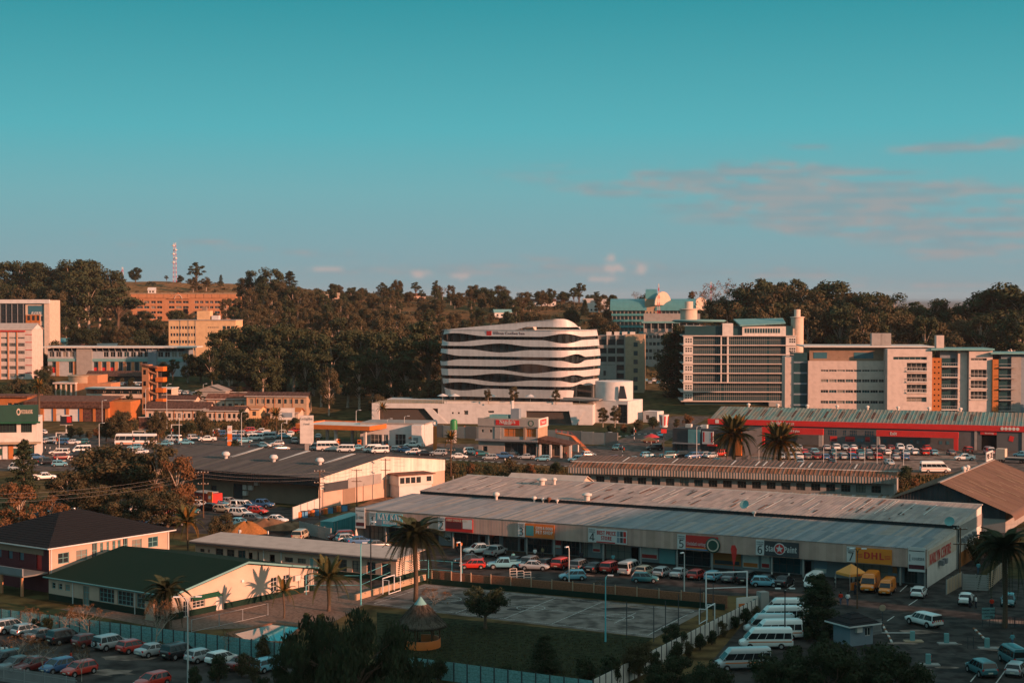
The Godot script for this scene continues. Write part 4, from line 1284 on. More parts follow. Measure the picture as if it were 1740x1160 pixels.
	# numbered name boards on the fascia
	var S := func(n: int, a: float, c: float, e: float, m: Material) -> MeshInstance3D:
		var nb := sign_board(o, "number_board", Z(a), 2.85, Z(c), 5.05, .08, M.white)
		var q := text(o, str(n), Vector3((Z(a) + Z(c)) * .5, 3.6, .23), 1.15, M.black, "Droid Sans", false)
		var s := text(o, "KARLYN\nCENTRE", Vector3((Z(a) + Z(c)) * .5, 4.6, .23), .2, M.grey)
		return sign_board(o, "shop_sign", Z(c) + .02, 2.85, Z(e), 5.0, .08, m)
	var mid := func(a: float, c: float) -> float: return (Z(a) + Z(c)) * .5
	var wd := func(a: float, c: float) -> float: return Z(c) - Z(a)
	S.call(1, 628, 639, 684, mk("kaysign", .1, .42, .48, .6))
	text(o, "KAY KAY", Vector3(mid.call(639, 684), 4.35, .23), .95, M.white, "Droid Serif", true, wd.call(641, 682))
	text(o, "BLANKETS", Vector3(mid.call(648, 676), 3.45, .23), .5, M.white, "Droid Serif", true, wd.call(652, 674))
	bx(o, "blanket_picture", Z(640), 2.95, .21, Z(649), 3.8, .23, M.bluegrey)
	bx(o, "blanket_picture", Z(675), 2.95, .21, Z(682), 3.7, .23, M.tan)
	S.call(2, 745, 757, 804, M.red)
	text(o, "FIRST CHOICE MEAT", Vector3(mid.call(757, 798), 4.65, .23), .4, M.cream, "Droid Sans", true, wd.call(759, 795))
	bx(o, "meat_picture", Z(759), 3.3, .21, Z(785), 4.35, .23, M.maroon)
	bx(o, "meat_picture", Z(787), 3.4, .21, Z(803), 4.9, .23, M.white)
	S.call(3, 881, 893, 943, M.orange)
	text(o, "CATS & DOGS", Vector3(mid.call(911, 941), 4.4, .23), .45, M.white, "Droid Sans", true, wd.call(911, 940))
	text(o, "PET SHOP", Vector3(mid.call(911, 941), 3.75, .23), .55, M.white, "Droid Sans", true, wd.call(911, 940))
	bx(o, "pet_picture", Z(895), 3.1, .21, Z(908), 4.7, .23, M.teal)
	S.call(4, 1001, 1014, 1067, M.white)
	text(o, "BEST PRICE", Vector3(mid.call(1016, 1048), 4.4, .23), .6, M.red, "Droid Sans", true, wd.call(1016, 1048))
	text(o, "STORE", Vector3(mid.call(1022, 1042), 3.6, .23), .6, M.red, "Droid Sans", true, wd.call(1023, 1041))
	bx(o, "red_strip", Z(1015), 2.88, .21, Z(1047), 3.05, .23, M.red)
	for i in 6: bx(o, "goods_picture", Z(1050 + (i % 3) * 5.5), 3.05 + .95 * (i / 3), .21, Z(1054.5 + (i % 3) * 5.5), 3.85 + .95 * (i / 3), .23, [M.bluegrey, M.red, M.darkgrey][(i * 2) % 3])
	S.call(5, 1153, 1167, 1222, M.red)
	text(o, "Umlalati savings", Vector3(mid.call(1168, 1204), 3.75, .23), .45, M.white, "Droid Serif", false, wd.call(1169, 1203), true)
	bx(o, "yellow_strip", Z(1168), 3.1, .21, Z(1206), 3.22, .23, M.yellow)
	bx(o, "blue_strip", Z(1168), 2.88, .21, Z(1206), 3.05, .23, M.blue)
	var disc := MB.new()
	disc.lathe([Vector2(1.15, 0), Vector2(1.15, .1), Vector2(.95, .11), Vector2(.001, .11)], 20)
	var dq := part(o, "round_badge", disc.done(), M.bankgreen)
	dq.position = Vector3(Z(1214), 3.75, .2); dq.rotation.x = PI / 2
	disc = MB.new()
	disc.lathe([Vector2(.95, .12), Vector2(.9, .13), Vector2(.78, .13), Vector2(.75, .12)], 20)
	part(dq, "badge_ring", disc.done(), M.cream)
	S.call(6, 1287, 1301, 1360, M.darkgrey)
	text(o, "Star", Vector3(mid.call(1304, 1320), 3.9, .23), .85, M.white, "Droid Sans", true, wd.call(1304, 1320), true)
	text(o, "Paint", Vector3(mid.call(1335, 1357), 3.9, .23), .85, M.white, "Droid Sans", true, wd.call(1335, 1356), true)
	disc = MB.new()
	disc.lathe([Vector2(.85, 0), Vector2(.85, .05), Vector2(.001, .05)], 20)
	dq = part(o, "round_badge", disc.done(), M.white)
	dq.position = Vector3(Z(1327.5), 3.95, .2); dq.rotation.x = PI / 2
	disc = MB.new()
	disc.lathe([Vector2(.72, .05), Vector2(.72, .07), Vector2(.001, .07)], 20)
	part(dq, "red_disc", disc.done(), M.red)
	var star := []
	for i in 10: star.append(Vector2(sin(TAU * i / 10) * (.6 if i % 2 == 0 else .25), cos(TAU * i / 10) * (.6 if i % 2 == 0 else .25)))
	star.reverse()
	disc = MB.new()
	disc.slab(star, .08, .1)
	var sq := part(o, "star", disc.done(), M.white)
	sq.position = Vector3(Z(1327.5), 3.95, .2)
	S.call(7, 1442, 1457, 1519, mk("dhlyellow", .7, .21, .015, .6))
	var dh := text(o, "DHL", Vector3(mid.call(1472, 1504), 3.95, .23), .95, M.red, "Droid Sans", true, wd.call(1471, 1505), true)
	for y in [3.65, 3.85, 4.05]:
		for s in [[1459, 1469], [1507, 1517]]: bx(o, "red_line", Z(s[0]), y - .05, .21, Z(s[1]), y + .03, .22, M.red)
	for s in [[604, 620], [1547, 1576]]:
		sign_board(o, "logo_board", Z(s[0]), 2.2, Z(s[1]), 5.6, .08, M.white)
		bx(o, "maroon_stripe", Z(s[0] + 1), 2.55, .21, Z(s[1] - 1), 3.15, .23, M.maroon)
		bx(o, "black_line", Z(s[0] + 1), 5.05, .21, Z(s[1] - 1), 5.15, .23, M.black)
		text(o, "COURIER", Vector3(mid.call(s[0] + 5, s[1]), 4.0, .23), .4, M.grey, "Droid Sans", true, wd.call(s[0] + 6, s[1] - 2))
		bx(o, "logo_mark", Z(s[0] + 2), 3.6, .21, Z(s[0] + 3.5), 4.6, .23, M.grey)
	# roof ventilators
	for q in [[846, 850, 1.0], [908, 856, .7], [923, 857, .6], [933, 859, .7], [947, 860, .5], [1283, 864, .6]]:
		var lx := along(o, q[0], -17.6)
		b = MB.new()
		b.lathe([Vector2(.25 * q[2], 0), Vector2(.25 * q[2], .6 * q[2]), Vector2(.55 * q[2], .7 * q[2]), Vector2(.6 * q[2], 1.1 * q[2]), Vector2(.3 * q[2], 1.3 * q[2]), Vector2(.01, 1.35 * q[2])], 10)
		var v := part(o, "roof_ventilator", b.done(), M.offwhite if q[0] != 933 else M.rustroof)
		v.position = Vector3(lx, 6.0, -17.6 if q[0] != 846 else -17.0)
	for q in [[921, -30.0, 1.5], [942, -31.0, .8], [998, -19.0, 1.4]]:
		b = MB.new()
		b.lathe([Vector2(.35 * q[2], -.3), Vector2(.35 * q[2], .7), Vector2(.6 * q[2], .75), Vector2(.6 * q[2], 1.0), Vector2(.3 * q[2], 1.2), Vector2(.01, 1.25)], 10)
		var v := part(o, "roof_ventilator", b.done(), M.offwhite)
		v.position = Vector3(along(o, q[0], q[1]), 6.6 + 1.1 * (-q[1] - 17.8) / 17.2, q[1])
	for q in [[1267, -18.0, 6.7], [1617, -17.0, 6.2]]:
		b = MB.new()
		b.lathe([Vector2(.01, 0), Vector2(.45, .1), Vector2(.75, .3)], 14)
		var v := part(o, "satellite_dish", b.done(), M.tealpale)
		v.position = Vector3(along(o, q[0], q[1]), q[2] + .9, q[1]); v.rotation.x = 1.0
		bx(v, "mast", -.04, -1.2, -.04, .04, 0, .04, M.steel)

func school() -> void:
	# single storey block under a green felt roof
	var u := Vector2(.809, -.588)
	var B := Vector2(-42.7, 201.8)
	var A := B - u * 24.0
	var o := bld("school_building", "cream school block with green felt roof and dark painted base", "building", XD(A.x, A.y), XD(B.x, B.y))
	var L: float = o.get_meta("wide")
	var holes := [[7.0, .1, 8.3, 2.6], [10.2, .9, 13.2, 2.7], [13.8, .9, 16.9, 2.7], [17.5, .9, 20.6, 2.7], [.6, 1.6, 1.4, 2.4], [2.0, 1.6, 2.8, 2.4], [3.4, 1.6, 4.4, 2.4], [22.0, .1, 23.0, 2.3]]
	facade(o, "wall", L, 3.2, holes, .18, M.peach)
	fill(o, holes.slice(1, 4), .2, M.glass, M.tealpale, 4, 3, "window", 0.0, .07)
	fill(o, holes.slice(4, 7), .2, M.glass, M.tealpale, 1, 2)
	fill(o, [holes[0], holes[7]], .2, M.glass, M.tealpale, 2, 3, "door")
	for s in [[0.0, 7.0], [8.3, 22.0], [23.0, L]]: bx(o, "painted_base", s[0], -.1, 0, s[1], .85, .03, M.darkgreen)
	var b := MB.new()
	b.quad(Vector3(0, -.1, -26), Vector3(0, -.1, 0), Vector3(0, 3.2, 0), Vector3(0, 3.2, -26))
	b.tri(Vector3(0, 3.2, -26), Vector3(0, 3.2, 0), Vector3(0, 5.6, -13))
	b.quad(Vector3(L, -.1, -26), Vector3(0, -.1, -26), Vector3(0, 3.2, -26), Vector3(L, 3.2, -26))
	part(o, "side_wall", b.done(), M.peach)
	# sunlit gable with its own openings
	var gh := [[3.6, .9, 5.7, 2.1], [7.6, .05, 9.0, 2.2], [2.0, .05, 3.0, 2.1], [17.6, 1.0, 18.9, 2.9], [20.0, 1.1, 21.2, 2.9], [24.0, .05, 25.1, 2.4]]
	var g := facade(o, "gable_wall", 26, 3.2, gh, .18, M.cream)
	g.transform = Transform3D(Basis(Vector3.UP, PI / 2), Vector3(L, 0, 0))
	b = MB.new()
	b.tri(Vector3(L, 3.2, 0), Vector3(L, 3.2, -26), Vector3(L, 5.6, -13))
	part(o, "gable_top", b.done(), M.cream)
	for i in gh.size():
		var h: Array = gh[i]
		var gl := bx(g, "window" if i in [0, 3, 4] else "door", h[0], h[1], -.26, h[2], h[3], -.2, M.glass if i != 1 else M.offwhite)
		var fr := part(g, "frame", frame_mesh(h[2] - h[0], h[3] - h[1], 3 if i == 0 else 2, 3, .07), M.frame)
		fr.position = Vector3(h[0], h[1], -.198)
	for s in [[0.0, 2.0], [3.0, 7.6], [9.0, 24.0], [25.1, 26.0]]: bx(o, "painted_base", L, -.1, -s[1], L + .03, .8, -s[0], M.darkgreen)
	gable_roof(o, 0, L, -26, 0, 3.2, 2.4, M.greenroof, true, .5)
	b = MB.new()
	b.bar(Vector3(L + .5, 3.12, .5), Vector3(L + .5, 5.63, -13), .06, .25); b.bar(Vector3(L + .5, 5.63, -13), Vector3(L + .5, 3.12, -26.5), .06, .25)
	part(o, "barge_board", b.done(), M.tealpale)
	bx(o, "gutter", -.5, 3.0, .5, L + .5, 3.14, .62, M.tealpale)
	b = MB.new()
	for i in 12:
		b._hex([Vector3(L, 2.4, -3.2 - i * .4), Vector3(L + .9, 2.05, -3.2 - i * .4), Vector3(L + .9, 2.1, -3.2 - i * .4), Vector3(L, 2.5, -3.2 - i * .4), Vector3(L, 2.4, -3.56 - i * .4), Vector3(L + .9, 2.05, -3.56 - i * .4), Vector3(L + .9, 2.1, -3.56 - i * .4), Vector3(L, 2.5, -3.56 - i * .4)])
	part(o, "awning", b.done(), M.green)
	bx(o, "air_conditioner", L, 1.9, -22.8, L + .5, 2.6, -21.8, M.offwhite)
	for x in [5.0, 17.2]: bx(o, "downpipe", x, 0, .02, x + .1, 3.0, .12, M.gutter)
	bx(o, "floodlight", L, 3.1, -12.4, L + .25, 3.4, -12.0, M.plastic)
	bx(o, "porch_roof", 20.6, 2.5, 0, 24.2, 2.65, 2.0, M.greenroof)
	bx(o, "porch_wall", 21.0, 0, 1.5, 22.6, 2.5, 1.7, M.peach)
	# two storey house behind
	var C := Vector2(-63.5, 221.0)
	var R := C + Vector2(.588, .809) * 21.7
	o = bld("two_storey_school_house", "two storey pink plastered block with dark tiled hip roof", "building", XD(C.x, C.y), XD(R.x, R.y))
	L = o.get_meta("wide")
	holes = []
	for q in [[95, 114, 3.7, 5.2], [126, 145, 3.7, 5.2], [153, 162, 3.7, 5.9], [167, 172, 4.4, 5.8], [178, 182, 4.4, 5.8], [188, 193, 4.4, 5.8], [197, 202, 4.4, 5.8], [206, 214, 4.0, 5.9], [221, 238, 4.0, 5.5], [249, 266, 4.0, 5.5]]:
		holes.append([along(o, q[0]), q[2], along(o, q[1]), q[3]])
	facade(o, "wall", L, 6.2, holes, .15, M.peach)
	fill(o, holes, .18, M.glass, M.tealpale, 2, 2)
	var sh := [[4.0, 3.9, 5.0, 5.3], [6.5, 3.9, 7.5, 5.3], [9.0, 3.9, 10.0, 5.3], [11.5, 3.9, 12.5, 5.3], [15.2, 2.9, 16.4, 5.1]]
	var sw := facade(o, "wing_wall", 18, 6.2, sh, .15, M.maroon, 0.0, 0.0, 0.0)
	sw.transform = Transform3D(Basis(Vector3.UP, -PI / 2), Vector3(0, 0, -18))
	for i in sh.size():
		var h: Array = sh[i]
		bx(sw, "window" if i < 4 else "red_door", h[0], h[1], -.24, h[2], h[3], -.18, M.glassblue if i < 4 else M.red)
	bx(o, "brick_band", -.04, 5.0, -18, 0, 6.1, -1.2, M.brownwall)
	b = MB.new()
	b.quad(Vector3(L, -.1, 0), Vector3(L, -.1, -18), Vector3(L, 6.2, -18), Vector3(L, 6.2, 0))
	b.quad(Vector3(L, -.1, -18), Vector3(0, -.1, -18), Vector3(0, 6.2, -18), Vector3(L, 6.2, -18))
	part(o, "back_wall", b.done(), M.peach)
	hip_roof(o, 0, L, -18, 0, 6.2, 3.3, M.tile, .7)
	bx(o, "stair_landing", -4.2, 2.6, -6, -.05, 2.8, -.2, M.darkconcrete)
	b = MB.new()
	b._hex([Vector3(-4.3, .0, -11), Vector3(-4.1, .0, -11), Vector3(-4.1, .9, -11), Vector3(-4.3, .9, -11), Vector3(-4.3, 2.6, -5.8), Vector3(-4.1, 2.6, -5.8), Vector3(-4.1, 3.7, -5.8), Vector3(-4.3, 3.7, -5.8)])
	part(o, "stair_wall", b.done(), M.grey)
	bx(o, "stair_parapet", -4.3, 2.8, -5.8, -4.1, 3.8, -.2, M.grey)
	for z in [-.6, -5.0]: bx(o, "column", -4.2, 0, z - .15, -3.9, 2.6, z + .15, M.orangebrick)
	for x in [.3, L - .3]: bx(o, "downpipe", x - .06, 0, .02, x + .06, 6.1, .14, M.gutter)
	# long flat-roofed classroom block
	var R2 := Vector2(-16.5, 229.6)
	var L2 := R2 - Vector2(.883, -.469) * 36.2
	o = bld("classroom_block", "long single storey classroom block with pale flat roof", "building", XD(L2.x, L2.y), XD(R2.x, R2.y))
	L = o.get_meta("wide")
	holes = []
	for q in [[337, 345, 1.7, 2.2], [351, 354, 1.7, 2.2], [364, 377, .9, 2.5], [383, 396, .9, 2.5], [402, 415, .9, 2.5], [435, 438, .9, 2.5], [482, 496, 1.4, 2.1], [504, 518, 1.4, 2.1], [572, 588, .8, 2.5], [597, 612, .8, 2.5], [622, 637, .8, 2.5], [647, 663, .8, 2.5]]:
		holes.append([along(o, q[0]), q[2], along(o, q[1]), q[3]])
	var doors := []
	for q in [[420, 427], [456, 465], [524, 531], [537, 557]]:
		doors.append([along(o, q[0]), .05, along(o, q[1]), 2.3])
	facade(o, "wall", L, 3.2, holes + doors, .2, M.peach)
	fill(o, holes, .22, M.glass, M.darkframe, 2, 3)
	fill(o, [doors[0], doors[1], doors[3]], .6, M.void, null, 1, 1, "doorway")
	fill(o, [doors[2]], .1, M.tealpale, M.frame, 1, 2, "door")
	shell(o, L, 6.5, 3.2, M.cream)
	var rf := MB.new()
	rf._hex([Vector3(-.6, 3.25, .7), Vector3(L + .6, 3.25, .7), Vector3(L + .6, 3.42, .7), Vector3(-.6, 3.42, .7), Vector3(-.6, 3.6, -7), Vector3(L + .6, 3.6, -7), Vector3(L + .6, 3.78, -7), Vector3(-.6, 3.78, -7)])
	part(o, "roof", rf.done(), M.flatroof)
	bx(o, "fascia_board", -.6, 3.0, .7, L + .6, 3.26, .78, M.darkgrey)
	bx(o, "painted_base", along(o, 566), -.1, 0, L, .75, .03, M.darkgreen)
	bx(o, "painted_base", L, -.1, -6.5, L + .03, .75, 0, M.darkgreen)
	for px in [446, 476]: bx(o, "downpipe", along(o, px), 0, .02, along(o, px) + .12, 3.1, .14, M.gutter)

func warehouses() -> void:
	# big dark-roofed supermarket shed with a white sunlit gable
	var C := Vector2(-37.3, 311.0)
	var R := C + Vector2(.53, .848) * 43.0
	var o := bld("supermarket_shed", "large shed with dark ribbed roof and white sunlit gable", "warehouse", XD(C.x, C.y), XD(R.x, R.y))
	var L: float = o.get_meta("wide")
	var dep := 50.0
	var b := tmb()
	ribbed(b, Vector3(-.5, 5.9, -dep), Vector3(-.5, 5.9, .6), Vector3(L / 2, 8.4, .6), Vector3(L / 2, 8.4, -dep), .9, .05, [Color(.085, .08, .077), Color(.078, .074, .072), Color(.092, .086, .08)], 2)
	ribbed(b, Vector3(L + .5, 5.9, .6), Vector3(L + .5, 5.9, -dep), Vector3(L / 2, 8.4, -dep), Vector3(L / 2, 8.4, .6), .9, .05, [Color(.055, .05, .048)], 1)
	part(o, "roof", b.done(), M.tintsheet)
	var gw := MB.new()
	gw.quad(Vector3(0, -.1, 0), Vector3(L, -.1, 0), Vector3(L, 3.6, 0), Vector3(0, 3.6, 0))
	gw.quad(Vector3(L, -.1, 0), Vector3(L, -.1, -dep), Vector3(L, 5.8, -dep), Vector3(L, 5.8, 0))
	gw.quad(Vector3(L, -.1, -dep), Vector3(0, -.1, -dep), Vector3(0, 5.8, -dep), Vector3(L, 5.8, -dep))
	part(o, "wall", gw.done(), M.peach)
	b = tmb()
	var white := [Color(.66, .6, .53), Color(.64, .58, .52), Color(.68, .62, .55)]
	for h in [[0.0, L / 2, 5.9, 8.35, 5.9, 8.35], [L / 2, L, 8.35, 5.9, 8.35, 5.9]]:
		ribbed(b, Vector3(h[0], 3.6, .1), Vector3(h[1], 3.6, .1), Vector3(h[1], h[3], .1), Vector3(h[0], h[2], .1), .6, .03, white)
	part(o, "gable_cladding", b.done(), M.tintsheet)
	bx(o, "grey_louvre", 9, 3.0, .12, 20, 5.0, .2, M.concrete)
	bx(o, "loading_opening", 1.5, 3.0, .12, 9, 4.7, .16, M.darkgrey)
	bx(o, "roller_door", 7.5, 0, .0, 11.5, 3.4, .08, M.brownwall)
	for x in [12.0, 14.0, 24.0]: bx(o, "downpipe", x, 0, .02, x + .2, 3.6, .2, M.peach)
	# shaded long side under a deep canopy
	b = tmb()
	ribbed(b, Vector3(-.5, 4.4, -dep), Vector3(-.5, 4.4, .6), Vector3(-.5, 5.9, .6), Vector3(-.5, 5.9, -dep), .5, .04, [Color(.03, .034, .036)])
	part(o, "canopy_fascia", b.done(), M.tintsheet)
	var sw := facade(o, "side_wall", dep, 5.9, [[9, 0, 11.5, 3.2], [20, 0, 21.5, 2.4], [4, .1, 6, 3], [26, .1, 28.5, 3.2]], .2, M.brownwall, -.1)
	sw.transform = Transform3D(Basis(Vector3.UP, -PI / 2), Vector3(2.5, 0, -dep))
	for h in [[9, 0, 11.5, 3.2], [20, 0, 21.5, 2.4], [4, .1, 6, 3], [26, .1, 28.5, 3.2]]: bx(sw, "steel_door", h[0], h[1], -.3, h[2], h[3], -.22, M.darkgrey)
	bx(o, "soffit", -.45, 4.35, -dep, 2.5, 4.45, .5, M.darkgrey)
	for z in [-8.0, -20.0, -33.0]:
		b = MB.new()
		b.bar(Vector3(L * .26, 7.2, z), Vector3(L / 2, 8.47, z), 1.0, .04)
		part(o, "skylight_strip", b.done(), M.offwhite)
		b = MB.new()
		b.lathe([Vector2(.4, 0), Vector2(.4, .6), Vector2(.8, .7), Vector2(.9, 1.1), Vector2(.6, 1.5), Vector2(.01, 1.6)], 12)
		var v := part(o, "roof_ventilator", b.done(), M.white)
		v.position = Vector3(L * .24, 7.0, z)
	for q in [[-21.0, 2.2], [-19.5, 2.2], [-21.0, 1.0], [-18.0, 3.2]]: bx(o, "air_conditioner", 1.9, q[1], q[0], 2.5, q[1] + .9, q[0] + 1.0, M.offwhite)
	# white hut and yard clutter by the gable
	var hut := thing("office_hut", "small white hut with ribbon windows beside the shed gable", "hut", G(700, 843), .55)
	bx(hut, "lower_wall", -4, 0, -2, 3.5, 2.6, 2, M.white)
	bx(hut, "upper_wall", -4.2, 2.6, -2.2, 3.7, 4.6, 2.2, M.offwhite)
	for i in 4: bx(hut, "window", -3.9 + i * 1.25, 3.0, 2.2, -2.9 + i * 1.25, 4.2, 2.24, M.glass)
	bx(hut, "window", 2.2, 3.2, 2.2, 3.3, 4.2, 2.24, M.glass)
	bx(hut, "roof", -4.6, 4.6, -2.6, 4.1, 4.8, 2.6, M.rustroof)
	# teal shipping container and yard walls
	var ct := bld("shipping_container", "long teal shipping container behind wire fence", "container", G(566, 913), G(616, 897))
	b = tmb()
	var tc := [Color(.05, .22, .24), Color(.045, .2, .22)]
	ribbed(b, Vector3(0, .1, 0), Vector3(12, .1, 0), Vector3(12, 2.6, 0), Vector3(0, 2.6, 0), .3, .04, tc)
	ribbed(b, Vector3(0, .1, -2.4), Vector3(0, .1, 0), Vector3(0, 2.6, 0), Vector3(0, 2.6, -2.4), .6, .03, tc)
	part(ct, "corrugated_wall", b.done(), M.tintsheet)
	bx(ct, "roof", -.05, 2.6, -2.45, 12.05, 2.68, .05, M.tealpale)
	for x in [.3, 1.4]: bx(ct, "locking_bar", x, .2, .05, x + .06, 2.5, .1, M.steel)
	panel_fence("yard_wall", "grey slab wall beside the teal container", G(509, 905), G(562, 918), 2.0, 2.4, 5, M.concrete, M.concrete)
	panel_fence("yard_wall", "pale plastered yard wall sloping up to the shed corner", G(497, 884), G(545, 866), 2.4, 4.0, 1, M.offwhite, M.concrete)
	# rust-roofed long building by the street
	var A := Vector2(12.7, 348); var B := Vector2(77.3, 327)
	o = bld("rust_roofed_building", "long low building with rusty brown roof and ribbed fascia", "building", XD(A.x, A.y), XD(B.x, B.y))
	L = o.get_meta("wide")
	var holes := holes_grid(1.5, L - 2, 21, 1.9, [.8], 1.5)
	facade(o, "wall", L, 3.2, holes, .2, M.concrete, -.1, -1.6)
	fill(o, holes, .22, M.glass, M.darkframe, 3, 2, "window", -1.6)
	shell(o, L, 11, 3.0, M.concrete, -1.6, 0, -.1)
	b = tmb()
	ribbed(b, Vector3(-.6, 2.9, 0), Vector3(L + .6, 2.9, 0), Vector3(L + .6, 4.2, 0), Vector3(-.6, 4.2, 0), .6, .07, [Color(.3, .26, .23), Color(.33, .28, .25), Color(.27, .22, .19)])
	part(o, "fascia", b.done(), M.tintsheet)
	b = tmb()
	var rust := [Color(.17, .085, .055), Color(.14, .075, .05), Color(.2, .1, .06), Color(.19, .12, .09)]
	ribbed(b, Vector3(-.6, 4.2, .05), Vector3(L + .6, 4.2, .05), Vector3(L + .6, 5.1, -3), Vector3(-.6, 5.1, -3), .9, .08, rust, 2)
	ribbed(b, Vector3(-.6, 5.12, -3), Vector3(L + .6, 5.12, -3), Vector3(L + .6, 5.7, -12), Vector3(-.6, 5.7, -12), .9, .06, [Color(.13, .095, .08), Color(.15, .1, .08)], 3)
	var rp := part(o, "roof", b.done(), M.tintsheet)
	for i in 18:
		var x := rng.randf_range(1, L - 2)
		var q := MB.new()
		q.bar(Vector3(x, 5.3, -4.6), Vector3(x, 5.68, -10.5), .3, .03)
		if i % 2: part(rp, "pale_sheet", q.done(), M.offwhite)
	bx(o, "white_ridge", -.6, 5.06, -3.1, L + .6, 5.24, -2.9, M.offwhite)
	# lower lean-to in front
	o = bld("lean_to_store", "narrow lean-to store with rust edged roof behind the shops", "building", XD(18, 316), XD(70, 297))
	L = o.get_meta("wide")
	bx(o, "wall", 0, -.1, -5, L, 2.7, -.5, M.darkconcrete)
	b = tmb()
	ribbed(b, Vector3(-.4, 2.8, .2), Vector3(L + .4, 2.8, .2), Vector3(L + .4, 3.4, -5.5), Vector3(-.4, 3.4, -5.5), .7, .05, [Color(.22, .2, .19), Color(.2, .13, .09)], 2)
	part(o, "roof", b.done(), M.tintsheet)
	for px in [1124, 1135, 1188, 1253, 1316, 1378, 1448]: bx(o, "name_board", along(o, px) - .9, 3.0, .22, along(o, px) + .9, 3.7, .28, M.offwhite)
	# small grey gable between them
	o = bld("small_gable_shed", "small grey roofed gable shed by the grass bank", "shed", G(862, 832), G(985, 838))
	L = o.get_meta("wide")
	shell(o, L, 7, 1.9, M.cream, 0, 0, -.1)
	bx(o, "wall", 0, -.1, -.02, L, 1.9, .06, M.cream)
	gable_roof(o, 0, L, -7, 0, 2.0, 1.3, M.flatroof, true, .5)
	var tri := MB.new()
	tri.tri(Vector3(L, 1.9, 0), Vector3(L, 1.9, -7), Vector3(L, 3.2, -3.5))
	part(o, "gable", tri.done(), M.cream)
	# brown-roofed shed with its dark gable towards the viewer
	var RB := Vector2(85.1, 278); var LB := RB - Vector2(.883, -.469) * 22.5
	o = bld("brown_roofed_shed", "wide shed with brown sheet roof and dark gable behind the shops", "warehouse", XD(LB.x, LB.y), XD(RB.x, RB.y))
	L = o.get_meta("wide")
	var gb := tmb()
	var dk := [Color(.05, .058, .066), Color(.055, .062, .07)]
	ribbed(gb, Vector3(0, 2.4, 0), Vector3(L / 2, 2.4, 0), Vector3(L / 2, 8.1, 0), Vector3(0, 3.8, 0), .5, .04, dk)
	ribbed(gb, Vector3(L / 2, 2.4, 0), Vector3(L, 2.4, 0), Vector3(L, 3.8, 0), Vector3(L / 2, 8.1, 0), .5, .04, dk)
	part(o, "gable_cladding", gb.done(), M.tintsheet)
	shell(o, L, 46, 3.7, M.concrete, -.3, 0, -.1)
	bx(o, "wall", 0, -.1, -.4, L, 2.5, -.1, M.concrete)
	b = tmb()
	var br := [Color(.16, .1, .075), Color(.175, .11, .08), Color(.15, .095, .07)]
	ribbed(b, Vector3(-.8, 3.5, -46.2), Vector3(-.8, 3.5, .8), Vector3(L / 2, 8.2, .8), Vector3(L / 2, 8.2, -46.2), 1.0, .06, br, 2)
	ribbed(b, Vector3(L + .8, 3.5, .8), Vector3(L + .8, 3.5, -46.2), Vector3(L / 2, 8.2, -46.2), Vector3(L / 2, 8.2, .8), 1.0, .06, br, 3)
	b.col = br[0]
	var rows := []
	for i in 6:   # rounded eaves
		var a := i * PI / 10
		rows.append([Vector3(L + .8 + sin(a) * .9, 3.5 - (1 - cos(a)) * .9 - .3 * i / 5.0, .8), Vector3(L + .8 + sin(a) * .9, 3.5 - (1 - cos(a)) * .9 - .3 * i / 5.0, -46.2)])
	b.grid(rows)
	var rf := part(o, "roof", b.done(), M.tintsheet)
	bx(o, "ridge_capping", L / 2 - .25, 8.16, -46, L / 2 + .25, 8.3, .8, M.concrete)
	for i in 14:
		var q := MB.new()
		var z := -3.0 - i * 3.0
		var t0 := .15 + .5 * fmod(i * .37, 1.0)
		q.bar(Vector3(lerpf(L / 2, L + .8, t0), lerpf(8.2, 3.5, t0) + .1, z), Vector3(lerpf(L / 2, L + .8, t0 + .28), lerpf(8.2, 3.5, t0 + .28) + .1, z), .25, .03)
		part(rf, "pale_sheet", q.done(), M.tan)
	var nb := bx(o, "name_board", L / 2 - .1, 8.4, -44.5, L / 2 + .1, 10.2, -38.5, M.white)
	var tx := text(o, "PRE CRE", Vector3(L / 2 + .13, 9.3, -41.5), 1.1, M.darkgrey, "Droid Sans", true, 5.2)
	tx.rotation.y = PI / 2
	for z in [-19.0, -22.0]:
		var q := MB.new()
		q.lathe([Vector2(.3, 0), Vector2(.3, .4), Vector2(.5, .5), Vector2(.45, .9), Vector2(.01, 1.1)], 10)
		part(o, "roof_ventilator", q.done(), M.offwhite).position = Vector3(L / 2, 8.2, z)

func mid_buildings() -> void:
	restaurant()
	fuel_station()
	chicken_shop()
	hardware_store()
	bank()
	hotel()
	offices()

